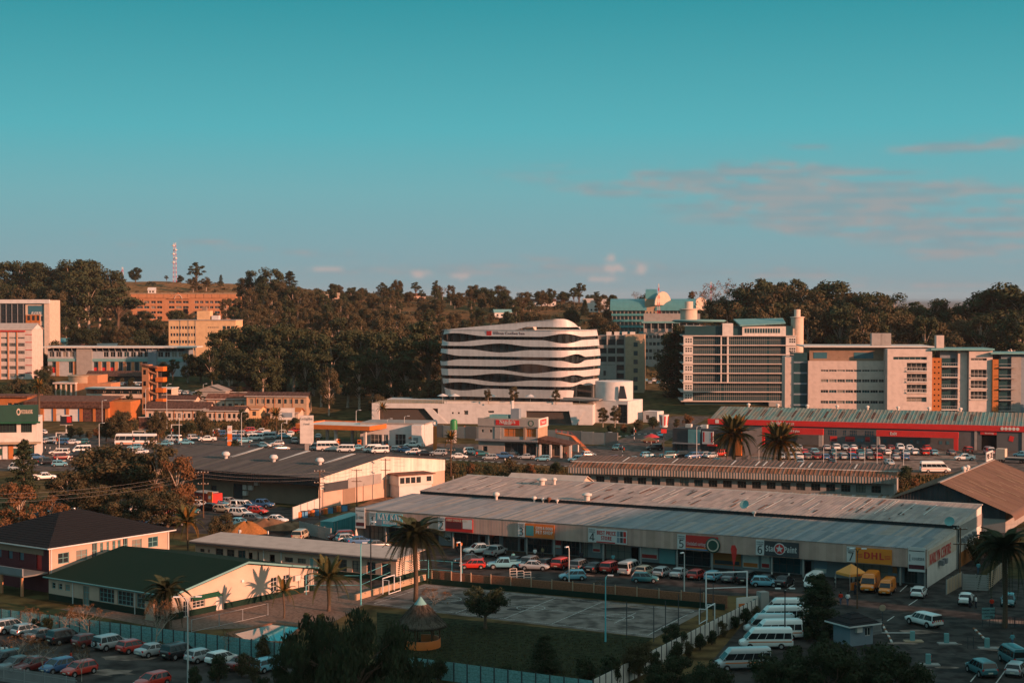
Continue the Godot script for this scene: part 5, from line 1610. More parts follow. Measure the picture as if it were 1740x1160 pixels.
func restaurant() -> void:
	var o := bld("restaurant_building", "two storey grey restaurant block with red name board and ground floor arcade", "building", G(813, 773), G(914, 776))
	var L: float = o.get_meta("wide")
	var H := 9.4
	cur = o; curz = 0.0
	var up := [[X(856), 5.0, X(890), 7.2], [X(894), 5.0, X(911), 7.2], [X(818), 6.0, X(822), 6.7], [X(832), 6.0, X(836), 6.7]]
	var dn := [[X(857), .2, X(889), 3.4], [X(894), .2, X(911), 3.4], [X(820), 1.0, X(828), 2.4]]
	facade(o, "wall", L, H, up + dn, .35, M.concrete, -.1)
	fill(o, up.slice(0, 2), .38, mk("amberglass", .45, .14, .04, .15, ""), M.brownwall, 4, 2)
	fill(o, up.slice(2), .38, M.glass)
	fill(o, dn, .5, M.glass, M.darkframe, 3, 1, "shop_window")
	shell(o, L, 9, H, M.tan, 0, 0, -.1)
	bx(o, "parapet", -.1, 7.6, .02, L + .1, 9.7, .3, M.concrete)
	bx(o, "pilaster", X(841), 4.4, .0, X(851), 7.4, .2, M.concrete)
	bx(o, "pillar", X(890), -.1, 0, X(893.5), 7.5, .35, M.brownwall)
	bx(o, "canopy", -.4, 3.9, .02, L + .4, 4.3, 1.6, M.grey)
	bx(o, "name_board", X(843), 8.0, .3, X(883), 9.3, .42, M.red)
	text(o, "Nando's", Vector3((X(843) + X(883)) * .5, 8.8, .45), .85, M.white, "Droid Serif", true, X(877) - X(850), true)
	text(o, "PERi-PERi", Vector3((X(843) + X(883)) * .5, 8.25, .45), .3, M.white)
	var d := MB.new()
	d.lathe([Vector2(.75, 0), Vector2(.75, .06), Vector2(.62, .06), Vector2(.62, 0)], 18)
	var q := part(o, "round_emblem", d.done(), M.green)
	q.position = Vector3(X(903), 8.6, .3); q.rotation.x = PI / 2
	var e := bx(o, "side_parapet", L + .1, 7.4, -8.5, L + .35, 9.7, .3, M.offwhite)
	bx(o, "side_board", L + .35, 8.0, -6.5, L + .42, 9.4, -1, M.red)
	var t := text(o, "Nando's", Vector3(L + .45, 8.7, -3.7), .8, M.white, "Droid Serif", true, 4.0, true)
	t.rotation.y = PI / 2
	bx(o, "roof_plant", X(862), 9.4, -5, X(876), 12.0, -3, M.bluegrey)
	bx(o, "chimney", X(862), 12.0, -4.8, X(864), 14.0, -3.2, M.pole)
	bx(o, "roof_plant", 2, 9.4, -6, 7, 10.3, -3, M.tealpale)
	# arcade wing on the sunny end
	var b := MB.new()
	b._hex([Vector3(L + .2, 3.7, 1.2), Vector3(L + 9, 3.2, 1.2), Vector3(L + 9, 3.4, 1.2), Vector3(L + .2, 4.9, 1.2), Vector3(L + .2, 3.7, -7), Vector3(L + 9, 3.2, -7), Vector3(L + 9, 3.4, -7), Vector3(L + .2, 4.9, -7)])
	part(o, "lean_to_roof", b.done(), M.brownroof)
	for x in [.6, 3.4, 6.2, 8.6]: bx(o, "column", L + x, 0, .6, L + x + .5, 3.3, 1.1, M.offwhite)
	bx(o, "arcade_wall", L + .2, 0, -2.0, L + 8.6, 3.2, -1.7, M.brownwall)
	for x in [1.2, 4.2]: bx(o, "shop_window", L + x, .3, -1.7, L + x + 2.2, 2.7, -1.62, M.glass)
	# orange steps at the side
	var st := bld("orange_stair", "orange railed outside stair beside the restaurant arcade", "stairs", G(948, 762), G(1000, 772))
	var S: float = st.get_meta("wide")
	b = MB.new()
	b.bar(Vector3(0, 4.2, 0), Vector3(S * .5, 4.0, 0), 1.2, .3); b.bar(Vector3(S * .5, 4.0, 0), Vector3(S, .6, 0), 1.2, .35)
	part(st, "flight", b.done(), M.orange)
	b = MB.new()
	b.bar(Vector3(0, 5.3, .6), Vector3(S * .5, 5.1, .6), .08, .08); b.bar(Vector3(S * .5, 5.1, .6), Vector3(S, 1.7, .6), .08, .08)
	part(st, "handrail", b.done(), M.red)
	for i in 5: bx(st, "baluster", S * i / 5.0, 4.2 if i < 3 else 4.2 - (i - 2) * 1.2, .56, S * i / 5.0 + .08, 5.3 if i < 3 else 5.3 - (i - 2) * 1.2, .64, M.red)
	bx(st, "side_wall", -1, 0, -.9, S * .6, 2.2, -.6, M.offwhite)
	# stained retaining wall behind
	var w := bld("retaining_wall", "long stained concrete retaining wall below the hotel", "wall", G(735, 742), G(1050, 757))
	var WL: float = w.get_meta("wide")
	for i in 16: bx(w, "wall_panel", WL * i / 16.0 + .02, -.1, -.2 - .03 * (i % 2), WL * (i + 1) / 16.0 - .02, 3.6 - .4 * (i % 3) * .3, .2 + .03 * (i % 2), M.concrete if i % 3 else M.darkconcrete)
	var tk := thing("water_tank", "green plastic water tank on the retaining wall", "tank", G(771, 752))
	b = MB.new()
	b.lathe([Vector2(1.0, 3.7), Vector2(1.0, 6.2), Vector2(.6, 6.6), Vector2(.2, 6.7)], 14)
	part(tk, "tank_body", b.done(), mk("tankgreen", .02, .2, .06, .5))
	b = MB.new()
	b.lathe([Vector2(.8, 0), Vector2(.8, 3.7)], 8)
	part(tk, "stand", b.done(), M.concrete)

func fuel_station() -> void:
	var A := G(502, 757); var B := G(628, 762)
	var o := bld("fuel_station_canopy", "flat fuel station canopy edged in orange on white columns", "canopy", A, B)
	var L: float = o.get_meta("wide")
	bx(o, "deck", .4, 5.0, -15.6, L - .4, 5.7, -.4, M.offwhite)
	for e in [[0, -.4, L, 0.0], [0, -16, L, -15.6], [0, -15.6, .4, -.4], [L - .4, -15.6, L, -.4]]: bx(o, "orange_edge", e[0], 4.8, e[1], e[2], 6.0, e[3], M.orange)
	for x in [3.0, 11.0, L - 3.0]:
		for z in [-3.0, -12.5]: bx(o, "column", x - .35, 0, z - .35, x + .35, 4.95, z + .35, M.offwhite)
	bx(o, "side_canopy", -4, 4.6, -14, -.1, 5.6, -7, M.orange)
	for i in 3:
		var p := thing("fuel_pump", ["fuel pump under the left bay of the orange canopy", "fuel pump under the middle bay of the orange canopy", "fuel pump under the right bay of the orange canopy"][i], "fuel pump", o.transform * Vector3(4.5 + i * 6.5, 0, -4.5))
		bx(p, "cabinet", -.5, .15, -.3, .5, 1.9, .3, M.orange)
		bx(p, "display", -.35, 1.2, .3, .35, 1.7, .33, M.glass)
		bx(p, "island", -1.2, -.05, -.6, 1.2, .15, .6, M.concrete)
	var s := bld("fuel_station_shop", "white flat-roofed fuel station shop with glazed front", "shop", G(612, 756), G(722, 758))
	var SL: float = s.get_meta("wide")
	var hs := [[3.0, .2, 6.2, 3.0], [6.6, .2, 8.0, 3.0], [10.0, .2, 13.0, 3.2], [17.0, .4, 18.2, 2.6]]
	facade(s, "wall", SL, 6.0, hs, .25, M.white, -.1)
	fill(s, hs, .3, M.glass, M.frame, 3, 2, "shop_window")
	shell(s, SL, 12, 6.0, M.white, 0, 0, -.1)
	bx(s, "parapet", -.1, 5.9, -12.1, SL + .1, 6.3, .15, M.concrete)
	bx(s, "white_box", SL - 3.0, .0, .0, SL - .2, 6.0, 3.0, M.white)
	bx(s, "side_door", SL - 2.5, .1, 3.0, SL - 1.2, 2.6, 3.05, M.grey)
	# tall price boards
	var pt := [[390, 758, 3.6, 9.0, "orange and white price pylon beside the street"], [568, 762, 4.5, 8.0, "white stone clad name pylon in front of the fuel canopy"]]
	var p1 := thing("price_pylon", pt[0][4], "sign", G(390, 759))
	bx(p1, "lower_panel", -.6, 0, -.2, .6, 3.6, .2, M.orange)
	bx(p1, "upper_panel", -.6, 3.6, -.2, .6, 5.8, .2, M.white)
	text(p1, "galp", Vector3(0, 1.8, .25), .5, M.white)
	var d := MB.new()
	d.lathe([Vector2(.35, 0), Vector2(.35, .04), Vector2(.2, .04)], 12)
	var q := part(p1, "logo", d.done(), M.orange)
	q.position = Vector3(0, 4.8, .21); q.rotation.x = PI / 2
	var p2 := thing("name_pylon", pt[1][4], "sign", G(521, 766))
	bx(p2, "leg", -.5, 0, -.3, .5, 2.0, .3, M.concrete)
	for i in 6: bx(p2, "panel", -1.75, 2.0 + i * 1.25, -.4 - .01 * (i % 2), 1.75, 3.23 + i * 1.25, .4 + .01 * (i % 2), M.offwhite)
	text(p2, "Letigibo", Vector3(0, 8.6, .45), .6, M.grey)
	text(p2, "Food", Vector3(0, 7.2, .45), .5, M.grey)
	var p3 := thing("price_pylon", "tall slim orange pylon with white emblem near the restaurant", "sign", G(739, 764))
	bx(p3, "post", -.5, 0, -.2, .5, 6.4, .2, M.orange)
	d = MB.new()
	d.lathe([Vector2(.7, 0), Vector2(.7, .2), Vector2(.35, .2), Vector2(.35, 0)], 14)
	q = part(p3, "emblem", d.done(), M.white)
	q.position = Vector3(0, 7.2, -.1); q.rotation.x = PI / 2; q.scale = Vector3(1, 1, 1.3)

func chicken_shop() -> void:
	var o := bld("fried_chicken_shop", "dark box restaurant with pale panel and red striped bucket board", "restaurant", G(1143, 770), G(1262, 776))
	var L: float = o.get_meta("wide")
	cur = o; curz = 0.0
	var hs := [[X(1150), .3, X(1168), 2.6], [X(1192), .3, X(1210), 2.6], [X(1216), .3, X(1240), 2.8]]
	facade(o, "wall", L, 6.6, hs, .3, M.darkgrey, -.1)
	fill(o, hs, .35, M.glass, M.darkframe, 3, 1, "shop_window")
	shell(o, L, 14, 6.6, M.darkgrey, 0, 0, -.1)
	bx(o, "pale_panel", X(1170.5), 2.9, .0, X(1191), 6.5, .25, M.tealpale)
	bx(o, "lower_panel", X(1170.5), .0, .0, X(1191), 2.6, .2, M.grey)
	bx(o, "canopy", X(1147), 2.7, .0, X(1191), 2.95, 1.8, M.grey)
	bx(o, "board", X(1195), 2.9, .2, X(1214), 6.2, .4, M.white)
	for s in [[1196.5, 1199], [1210, 1212.5]]: bx(o, "red_stripe", X(s[0]), 3.4, .4, X(s[1]), 6.0, .44, M.red)
	bx(o, "red_awning", X(1205), 2.5, .0, X(1220), 2.9, 1.0, M.red)
	bx(o, "red_slats", X(1248), .3, .0, X(1262), 6.3, .5, M.orange)
	for px in [1155, 1182]: bx(o, "roof_unit", X(px), 6.6, -5, X(px) + 1.6, 7.5, -4, M.offwhite)
	# bucket on a tall mast
	var b := thing("bucket_sign", "giant red and white striped bucket on a tall mast", "sign", G(1128, 779))
	bx(b, "mast", -.12, 0, -.12, .12, 7.4, .12, M.darkgrey)
	bx(b, "red_box", -.7, 6.5, -.3, .7, 7.5, .3, M.red)
	var m := MB.new()
	m.lathe([Vector2(.95, 8.0), Vector2(1.25, 11.0), Vector2(1.3, 11.05), Vector2(1.3, 11.2), Vector2(1.1, 11.2)], 20)
	m.lathe([Vector2(.001, 8.0), Vector2(.95, 8.0)], 20)
	part(b, "bucket", m.done(), M.white)
	for k in 7:
		m = MB.new()
		var a := TAU * k / 7.0 + .5
		var rows := []
		for y in [8.5, 9.5, 10.8]:
			var r := []
			for j in 4:
				var t := a - (j - 1.5) * .11
				var rr: float = .97 + (y - 8.0) * .1 + .02
				r.append(Vector3(cos(t) * rr, y, sin(t) * rr))
			rows.append(r)
		m.grid(rows)
		part(b, "red_stripe", m.done(), M.red)

func hardware_store() -> void:
	var A := XD(56, 457); var B := XD(150, 424.5)
	var o := bld("hardware_store", "long grey hardware store with red fascia and weathered green roof", "shop", A, B)
	var L: float = o.get_meta("wide")
	cur = o; curz = 0.0
	var hs := []
	for q in [[1361, 1374, 2], [1375, 1388, 2], [1391, 1404, 3], [1408, 1426, 4], [1434, 1441, 2], [1446, 1460, 4], [1471, 1489, 4]]:
		for r in 2:
			for i in q[2]:
				var w: float = (q[1] - q[0]) / q[2]
				hs.append([X(q[0] + i * w), 3.0 + r * .75, X(q[0] + i * w + w * .72), 3.6 + r * .75])
	var dh := [[X(1670), 0, X(1696), 4.2]]
	facade(o, "wall", L, 5.2, hs + dh, .2, M.storewall, -.1)
	fill(o, hs, .22, M.glassblue, null)
	fill(o, dh, .6, M.void, null, 1, 1, "loading_door")
	shell(o, L, 30, 5.3, M.grey, 0, 0, -.1)
	bx(o, "red_fascia", -.5, 5.2, .0, L + .5, 6.7, .5, M.red)
	var b := tmb()
	var gr := [Color(.16, .2, .17), Color(.2, .21, .18), Color(.13, .22, .2), Color(.22, .19, .15)]
	ribbed(b, Vector3(0, 6.6, .3), Vector3(L, 6.6, .3), Vector3(L, 9.2, -16), Vector3(0, 9.2, -16), 1.0, .07, gr, 3)
	b.tri(Vector3(0, 5.2, -.1), Vector3(0, 6.6, .2), Vector3(0, 5.2, -30)); b.tri(Vector3(0, 6.6, .2), Vector3(0, 9.2, -16), Vector3(0, 5.2, -30))
	ribbed(b, Vector3(L, 6.6, -32), Vector3(0, 6.6, -32), Vector3(0, 9.2, -16), Vector3(L, 9.2, -16), 1.2, .07, gr, 1)
	var rp := part(o, "roof", b.done(), M.tintsheet)
	for i in 16:
		var q := MB.new()
		var x := 5.0 + i * 4.4
		q.bar(Vector3(x, 7.4, -4.6), Vector3(x, 8.7, -12.6), .9, .05)
		part(rp, "dark_rooflight", q.done(), M.brownroof)
	for i in 8:
		var v := MB.new()
		v.lathe([Vector2(.3, 0), Vector2(.3, .5), Vector2(.55, .6), Vector2(.5, 1.0), Vector2(.01, 1.2)], 8)
		part(o, "roof_ventilator", v.done(), M.offwhite).position = Vector3(8 + i * 8.5, 9.15, -16)
	text(o, "Build it", Vector3((X(1311) + X(1337)) * .5, 5.95, .53), .95, M.white, "Droid Sans", true, X(1337) - X(1311), true)
	text(o, "plus", Vector3((X(1338) + X(1351)) * .5, 5.9, .53), .8, M.white, "Droid Sans", false, X(1351) - X(1338))
	bx(o, "logo_mark", X(1217), 5.5, .5, X(1223), 6.5, .56, M.white)
	for i in 5:
		var d := MB.new()
		d.lathe([Vector2(.45, 0), Vector2(.45, .05), Vector2(.25, .05), Vector2(.24, .04), Vector2(.001, .04)], 14)
		var q := part(o, "round_symbol", d.done(), M.offwhite)
		q.position = Vector3(X(1705 + i * 6.6), 5.95, .5); q.rotation.x = PI / 2
	for g in [[1298, 1403, 1.9, "plus"], [1493, 1632, 2.9, "exit"]]:
		var x0: float = X(g[0]); var x1: float = X(g[1])
		bx(o, "red_portal", x0, 3.2 if g[3] == "plus" else 3.3, 2.0, x1, 4.9, 3.4, M.red)
		bx(o, "portal_leg", x1 - 1.2, 0, 2.1, x1 - .1, 3.3, 3.3, M.red if g[3] == "exit" else M.concrete)
		bx(o, "portal_leg", x0 + .1, 0, 2.1, x0 + .9, 3.3, 3.3, M.red if g[3] == "plus" else M.concrete)
		if g[3] == "exit": text(o, "Exit", Vector3(X(1522), 4.1, 3.45), .8, M.white, "Droid Sans", true, X(1528) - X(1517), true)
		else: text(o, "Build it plus", Vector3(X(1352), 4.1, 3.45), .6, M.white, "Droid Sans", true, X(1363) - X(1341), true)
	for q in [[1412, 1424], [1438, 1454], [1472, 1480]]: poster(o, X(q[0]), 1.4, X(q[1]), 2.7, .02, M.red, M.maroon)
	for px in [1458, 1464, 1485, 1492, 1503, 1548, 1559, 1569, 1598, 1610]: bx(o, "notice_board", X(px), 1.3, .02, X(px) + .8, 2.2, .06, M.glassblue)
	bx(o, "receiving_board", X(1668), 4.2, .05, X(1696), 5.0, .15, M.red)
	text(o, "Receiving", Vector3(X(1683), 4.6, .18), .35, M.white)
	var lg := bx(o, "leaning_red_mark", X(1717), 2.6, .02, X(1725), 4.0, .08, M.red)
	lg.rotation.z = -.25
	for px in [1660, 1741]: bx(o, "pilaster", X(px) - .3, -.1, .0, X(px) + .3, 5.2, .25, M.concrete)

func bank() -> void:
	var o := bld("bank_building", "two storey green and cream bank on the street corner", "bank", XD(-160, 402), XD(-120.5, 409))
	var L: float = o.get_meta("wide")
	cur = o; curz = 0.0
	o.scale.y = 1.25
	var hs := [[X(-5), 5.4, X(26), 7.3], [X(33), 5.4, X(52), 7.3]]
	facade(o, "wall", L, 8.2, hs, .3, M.offwhite, -.1)
	fill(o, hs, .4, M.glass, M.bankgreen, 5, 1)
	shell(o, L, 14, 8.2, M.offwhite, 0, 0, -.1)
	bx(o, "green_parapet", -.3, 7.6, .0, L + .5, 11.0, .6, M.bankgreen)
	bx(o, "roof_edge", -.3, 7.3, .0, L + 1.0, 7.6, 1.4, M.green)
	bx(o, "awning", -.3, 3.2, .0, L + 1.2, 3.5, 2.4, M.tan)
	bx(o, "green_band", 0, .9, .0, L, 2.2, .25, M.bankgreen)
	bx(o, "corner_column", L - .5, -.1, .0, L, 3.2, .5, M.offwhite)
	text(o, "NEDBANK", Vector3((X(34) + X(54)) * .5, 9.6, .63), .75, M.cream, "Droid Serif", true, X(54) - X(34))
	var d := MB.new()
	d.lathe([Vector2(.5, 0), Vector2(.5, .06), Vector2(.3, .06)], 14)
	var q := part(o, "emblem", d.done(), M.cream)
	q.position = Vector3(X(30), 9.6, .6); q.rotation.x = PI / 2; q.scale.z = 1.4
	for px in [2, 12]: bx(o, "poster", X(px), .1, .26, X(px) + 1.2, 2.9, .3, M.white if px == 2 else M.orangewall)

func bump(s: float, c: float, w: float) -> float:
	var t := clampf((s - c) / w, -1, 1)
	return .5 + .5 * cos(t * PI)
func hotel() -> void:
	# front turned a little away from the sun, a rounded corner, then the sunny end
	var o := thing("hotel", "curved white hotel with dark wave-shaped window bands", "hotel", XD(-21.5, 546.5), deg_to_rad(-24.0))
	var LF := 37.5   # straight front
	var RC := 8.5
	var LS := 15.0
	var total := LF + RC * PI / 2 + LS
	var at := func(s: float, out: float) -> Vector2:   # outline, local x and z
		if s < 0.0: return Vector2(-sin(-s / 5.0) * (5.0 + out), -5.0 + cos(-s / 5.0) * (5.0 + out))
		if s < LF: return Vector2(s, out)
		var a := (s - LF) / RC
		if a < PI / 2: return Vector2(LF + sin(a) * (RC + out), -RC + cos(a) * (RC + out))
		return Vector2(LF + RC + out, -RC - (s - LF - RC * PI / 2))
	var flare := func(y: float) -> float: return -1.2 * pow(absf(y - 20.0) / 13.0, 1.6)   # bulges in the middle storeys
	var band := func(called: String, f0: Callable, f1: Callable, out: float, m: Material, s0: float, s1: float, panels: bool) -> void:
		var n := int((s1 - s0) / .75)
		var b := tmb()
		var thick := .35
		for i in n:
			var a := s0 + (s1 - s0) * i / n
			var e := s0 + (s1 - s0) * (i + 1) / n
			var c := .9 + .14 * fmod(i * .618, 1.0) if panels else .4 + 3.0 * pow(fmod(i * .7548, 1.0), 3.0)
			b.col = Color(c, c, c)
			var p := []
			for q in [[a, f0.call(a)], [e, f0.call(e)], [e, f1.call(e)], [a, f1.call(a)]]:
				var fl: float = flare.call(q[1])
				var h: Vector2 = at.call(q[0], out + fl)
				p.append(Vector3(h.x + (h.x - 24.0) * .03 * fl, q[1], h.y))
			b.quad(p[0], p[1], p[2], p[3])
			if panels:
				var r := []
				for q in [[a, f0.call(a)], [e, f0.call(e)], [e, f1.call(e)], [a, f1.call(a)]]:
					var fl: float = flare.call(q[1])
					var h: Vector2 = at.call(q[0], out - thick + fl)
					r.append(Vector3(h.x + (h.x - 24.0) * .03 * fl, q[1], h.y))
				b.quad(r[0], r[1], p[1], p[0]); b.quad(p[3], p[2], r[2], r[3])
		part(o, called, b.done(), m)
	var wall := mk("hotelwhite", .56, .54, .53, .45, "grime", .05, 0.0, true)
	var gls := mk("hotelglass", .025, .035, .04, .06, "", .1, 0.0, true)
	band.call("glazing", func(s): return 6.0, func(s): return 30.25, -.45, gls, -6.4, total, false)
	# dark bands: mid height, swellings [where, half width, swell]
	var ys := [11.2, 14.3, 17.6, 20.9, 24.3, 27.6]
	var sw := [[[4.0, 11.0, 1.0], [49.5, 5.0, .9]], [[19.0, 13.0, 1.1], [46.0, 6.0, .9]], [[30.0, 12.0, 1.2]], [[-4.0, 9.0, 1.1], [46.5, 6.0, 1.2]], [[19.0, 12.0, 1.1]], [[2.0, 12.0, 1.1], [42.5, 9.0, 1.2]]]
	var half := func(k: int, s: float) -> float:
		var h := .56
		for q in sw[k]: h += .86 * q[2] * bump(s, q[0], q[1])
		return h
	for k in 7:
		var f0 := func(s): return (7.8 if k == 0 else ys[k - 1] + half.call(k - 1, s))
		var f1 := func(s): return (30.3 if k == 6 else ys[k] - half.call(k, s))
		band.call("white_band", f0, f1, .0, wall, -6.4, total if k > 0 else LF + 9.0, true)
	# raised crown on the right part of the roof, climbing to the corner
	var lift := func(s): return 30.35 + 3.7 * clampf((s + 2.0) / (LF + 4.0), 0, 1) if s < LF + 5 else 34.05 - 3.7 * pow(clampf((s - LF - 5) / 11.0, 0, 1), 1.6)
	band.call("crown", func(s): return 30.35 + (1.0 if s > 24.0 else 0.0) * clampf((s - 24.0) / 4.0, 0, 1), lift, -.9, wall, -2.0, LF + 15.8, true)
	var b := MB.new()
	for i in 40:   # sloping roof sheet behind the crown
		var s0 := -1.0 + (LF + 2.0) * i / 40.0
		var s1 := -1.0 + (LF + 2.0) * (i + 1) / 40.0
		var p0: Vector2 = at.call(s0, -1.9); var p1: Vector2 = at.call(s1, -1.9)
		b.quad(Vector3(p0.x, lift.call(s0) - .05, p0.y), Vector3(p1.x, lift.call(s1) - .05, p1.y), Vector3(p1.x, lift.call(s1) - .4, p1.y - 13), Vector3(p0.x, lift.call(s0) - .4, p0.y - 13))
	part(o, "crown_roof", b.done(), M.offwhite)
	b = MB.new()
	var ring := []
	for i in 40:
		var h: Vector2 = at.call(-6.2 + (total + 6.2) * i / 39.0, -.6)
		ring.append(h)
	ring.append(Vector2(-4, -23))
	var rp := PackedVector2Array(ring)
	var t := Geometry2D.triangulate_polygon(rp)
	for i in range(0, t.size(), 3):
		b.tri(Vector3(rp[t[i]].x, 30.2, rp[t[i]].y), Vector3(rp[t[i + 2]].x, 30.2, rp[t[i + 2]].y), Vector3(rp[t[i + 1]].x, 30.2, rp[t[i + 1]].y))
	part(o, "roof", b.done(), M.offwhite)
	b = MB.new()
	b.quad(Vector3(-4.2, 2, -23), Vector3(-4.2, 2, -3.4), Vector3(-4.2, 30.2, -3.4), Vector3(-4.2, 30.2, -23))
	b.quad(Vector3(44, 2, -23), Vector3(-4, 2, -23), Vector3(-4, 30.2, -23), Vector3(44, 30.2, -23))
	part(o, "back_wall", b.done(), M.offwhite)
	for x in [12.0, 22.0, 26.0]: bx(o, "roof_plant", x, 30.2, -9, x + 2.5, 31.4, -6, M.offwhite)
	text(o, "Hilton Garden Inn", Vector3(22.1, 28.95, -1.0), 1.25, M.maroon, "Droid Serif", true, 11.5).position.z = -.65
	bx(o, "logo", 13.9, 28.2, -.9, 15.7, 29.9, -.6, M.red)
	bx(o, "base_column", 2, -.1, -22, 40, 7.6, -2.5, M.glassblue)
	b = MB.new()
	b._hex([Vector3(40, 0, -1), Vector3(43, 0, -3), Vector3(46, 6.2, -3), Vector3(41, 6.2, -.5), Vector3(40, 0, -8), Vector3(43, 0, -8), Vector3(46, 6.2, -8), Vector3(41, 6.2, -8)])
	part(o, "raking_pier", b.done(), M.brownwall)
	# podium with terrace
	var p := bld("hotel_podium", "low white podium with terrace garden below the curved hotel", "building", XD(-46, 530), XD(26, 520.5))
	var L: float = p.get_meta("wide")
	var hs := [[2.5, 0, 22, 4.9], [51, 0, 68, 4.4], [30.6, 3.0, 32.0, 4.3], [28.6, 3.2, 29.2, 3.8], [26.6, 3.2, 27.2, 3.8], [38.5, 3.7, 40.5, 4.3]]
	facade(p, "wall", L, 6.6, hs, .8, M.white, -.1)
	fill(p, hs.slice(0, 2), .9, mk("stoneclad", .09, .075, .065, .9, "fine", .5), null, 1, 1, "dark_stone_panel")
	fill(p, hs.slice(2), .9, M.glass)
	shell(p, L, 34, 6.4, M.white, 0, 0, -.1)
	b = MB.new()
	b.slab([Vector2(22, -.1), Vector2(25.5, -.1), Vector2(20, 4.9), Vector2(17.5, 4.9)], -.5, .25)
	part(p, "slanting_fin", b.done(), M.white)
	b = MB.new()
	b.slab([Vector2(66, -.1), Vector2(67.4, -.1), Vector2(70, 4.6), Vector2(65, 4.6)], -.6, .2)
	part(p, "tapered_pier", b.done(), M.white)
	bx(p, "terrace_kerb", 24, 6.5, -1.2, 66, 7.3, -.6, M.offwhite)
	bx(p, "terrace_paving", 0, 6.42, -20, L, 6.5, -1.2, M.tan)
	for i in 20: bx(p, "rail", i * 1.3, 6.5, -.6, i * 1.3 + .06, 7.6, -.54, M.steel)
	var d := bld("hotel_drum", "white rounded entrance drum with slanting window", "building", XD(25, 532), XD(38, 526))
	b = MB.new()
	b.lathe([Vector2(6.2, 7.2), Vector2(6.3, 7.4), Vector2(6.3, 13.4), Vector2(6.0, 13.5), Vector2(.01, 13.7)], 24, Vector3(6.5, 0, -7))
	part(d, "upper_drum", b.done(), M.white)
	var dl := facade(d, "lower_wall", 15, 7.3, [[10.5, .1, 13.8, 6.2]], .4, M.white, -.1, .0, -1.0)
	fill(d, [[10.5, .1, 13.8, 6.2]], .5, M.glass, M.darkframe, 2, 3)
	shell(d, 15, 14, 7.3, M.white, 0, -1.0, -.1)
	b = MB.new()
	b.slab([Vector2(10.2, 8.0), Vector2(13.2, 8.0), Vector2(12.2, 12.2), Vector2(10.9, 12.2)], -1.5, -1.0)
	part(d, "slanting_window", b.done(), M.darkframe)
	b = MB.new()
	b._hex([Vector3(-12, 7.0, 3), Vector3(6, 7.6, 5), Vector3(6, 7.9, 5), Vector3(-12, 8.4, 3), Vector3(-10, 7.0, -4), Vector3(4, 7.6, -4), Vector3(4, 7.9, -4), Vector3(-10, 8.4, -4)])
	part(d, "entrance_canopy", b.done(), M.concrete)
	for x in [-2.0, 3.0]: bx(d, "canopy_post", x, 0, 2.6, x + .3, 7.6, 2.9, M.offwhite)
	for i in 5:
		var um := thing("terrace_parasol", ["leftmost white parasol on the hotel terrace", "second white parasol on the hotel terrace", "third white parasol on the hotel terrace", "fourth white parasol on the hotel terrace", "white square pergola parasol on the hotel terrace"][i], "parasol", p.transform * Vector3([23.0, 27.0, 39.0, 52.0, 60.0][i], 6.5, -3.5), 0.0, "parasols on the hotel terrace")
		b = MB.new()
		b.lathe([Vector2(1.9, 2.3), Vector2(1.0, 2.75), Vector2(.02, 3.1)], 8)
		part(um, "canopy", b.done(), M.white)
		bx(um, "pole", -.05, 0, -.05, .05, 2.9, .05, M.pole)

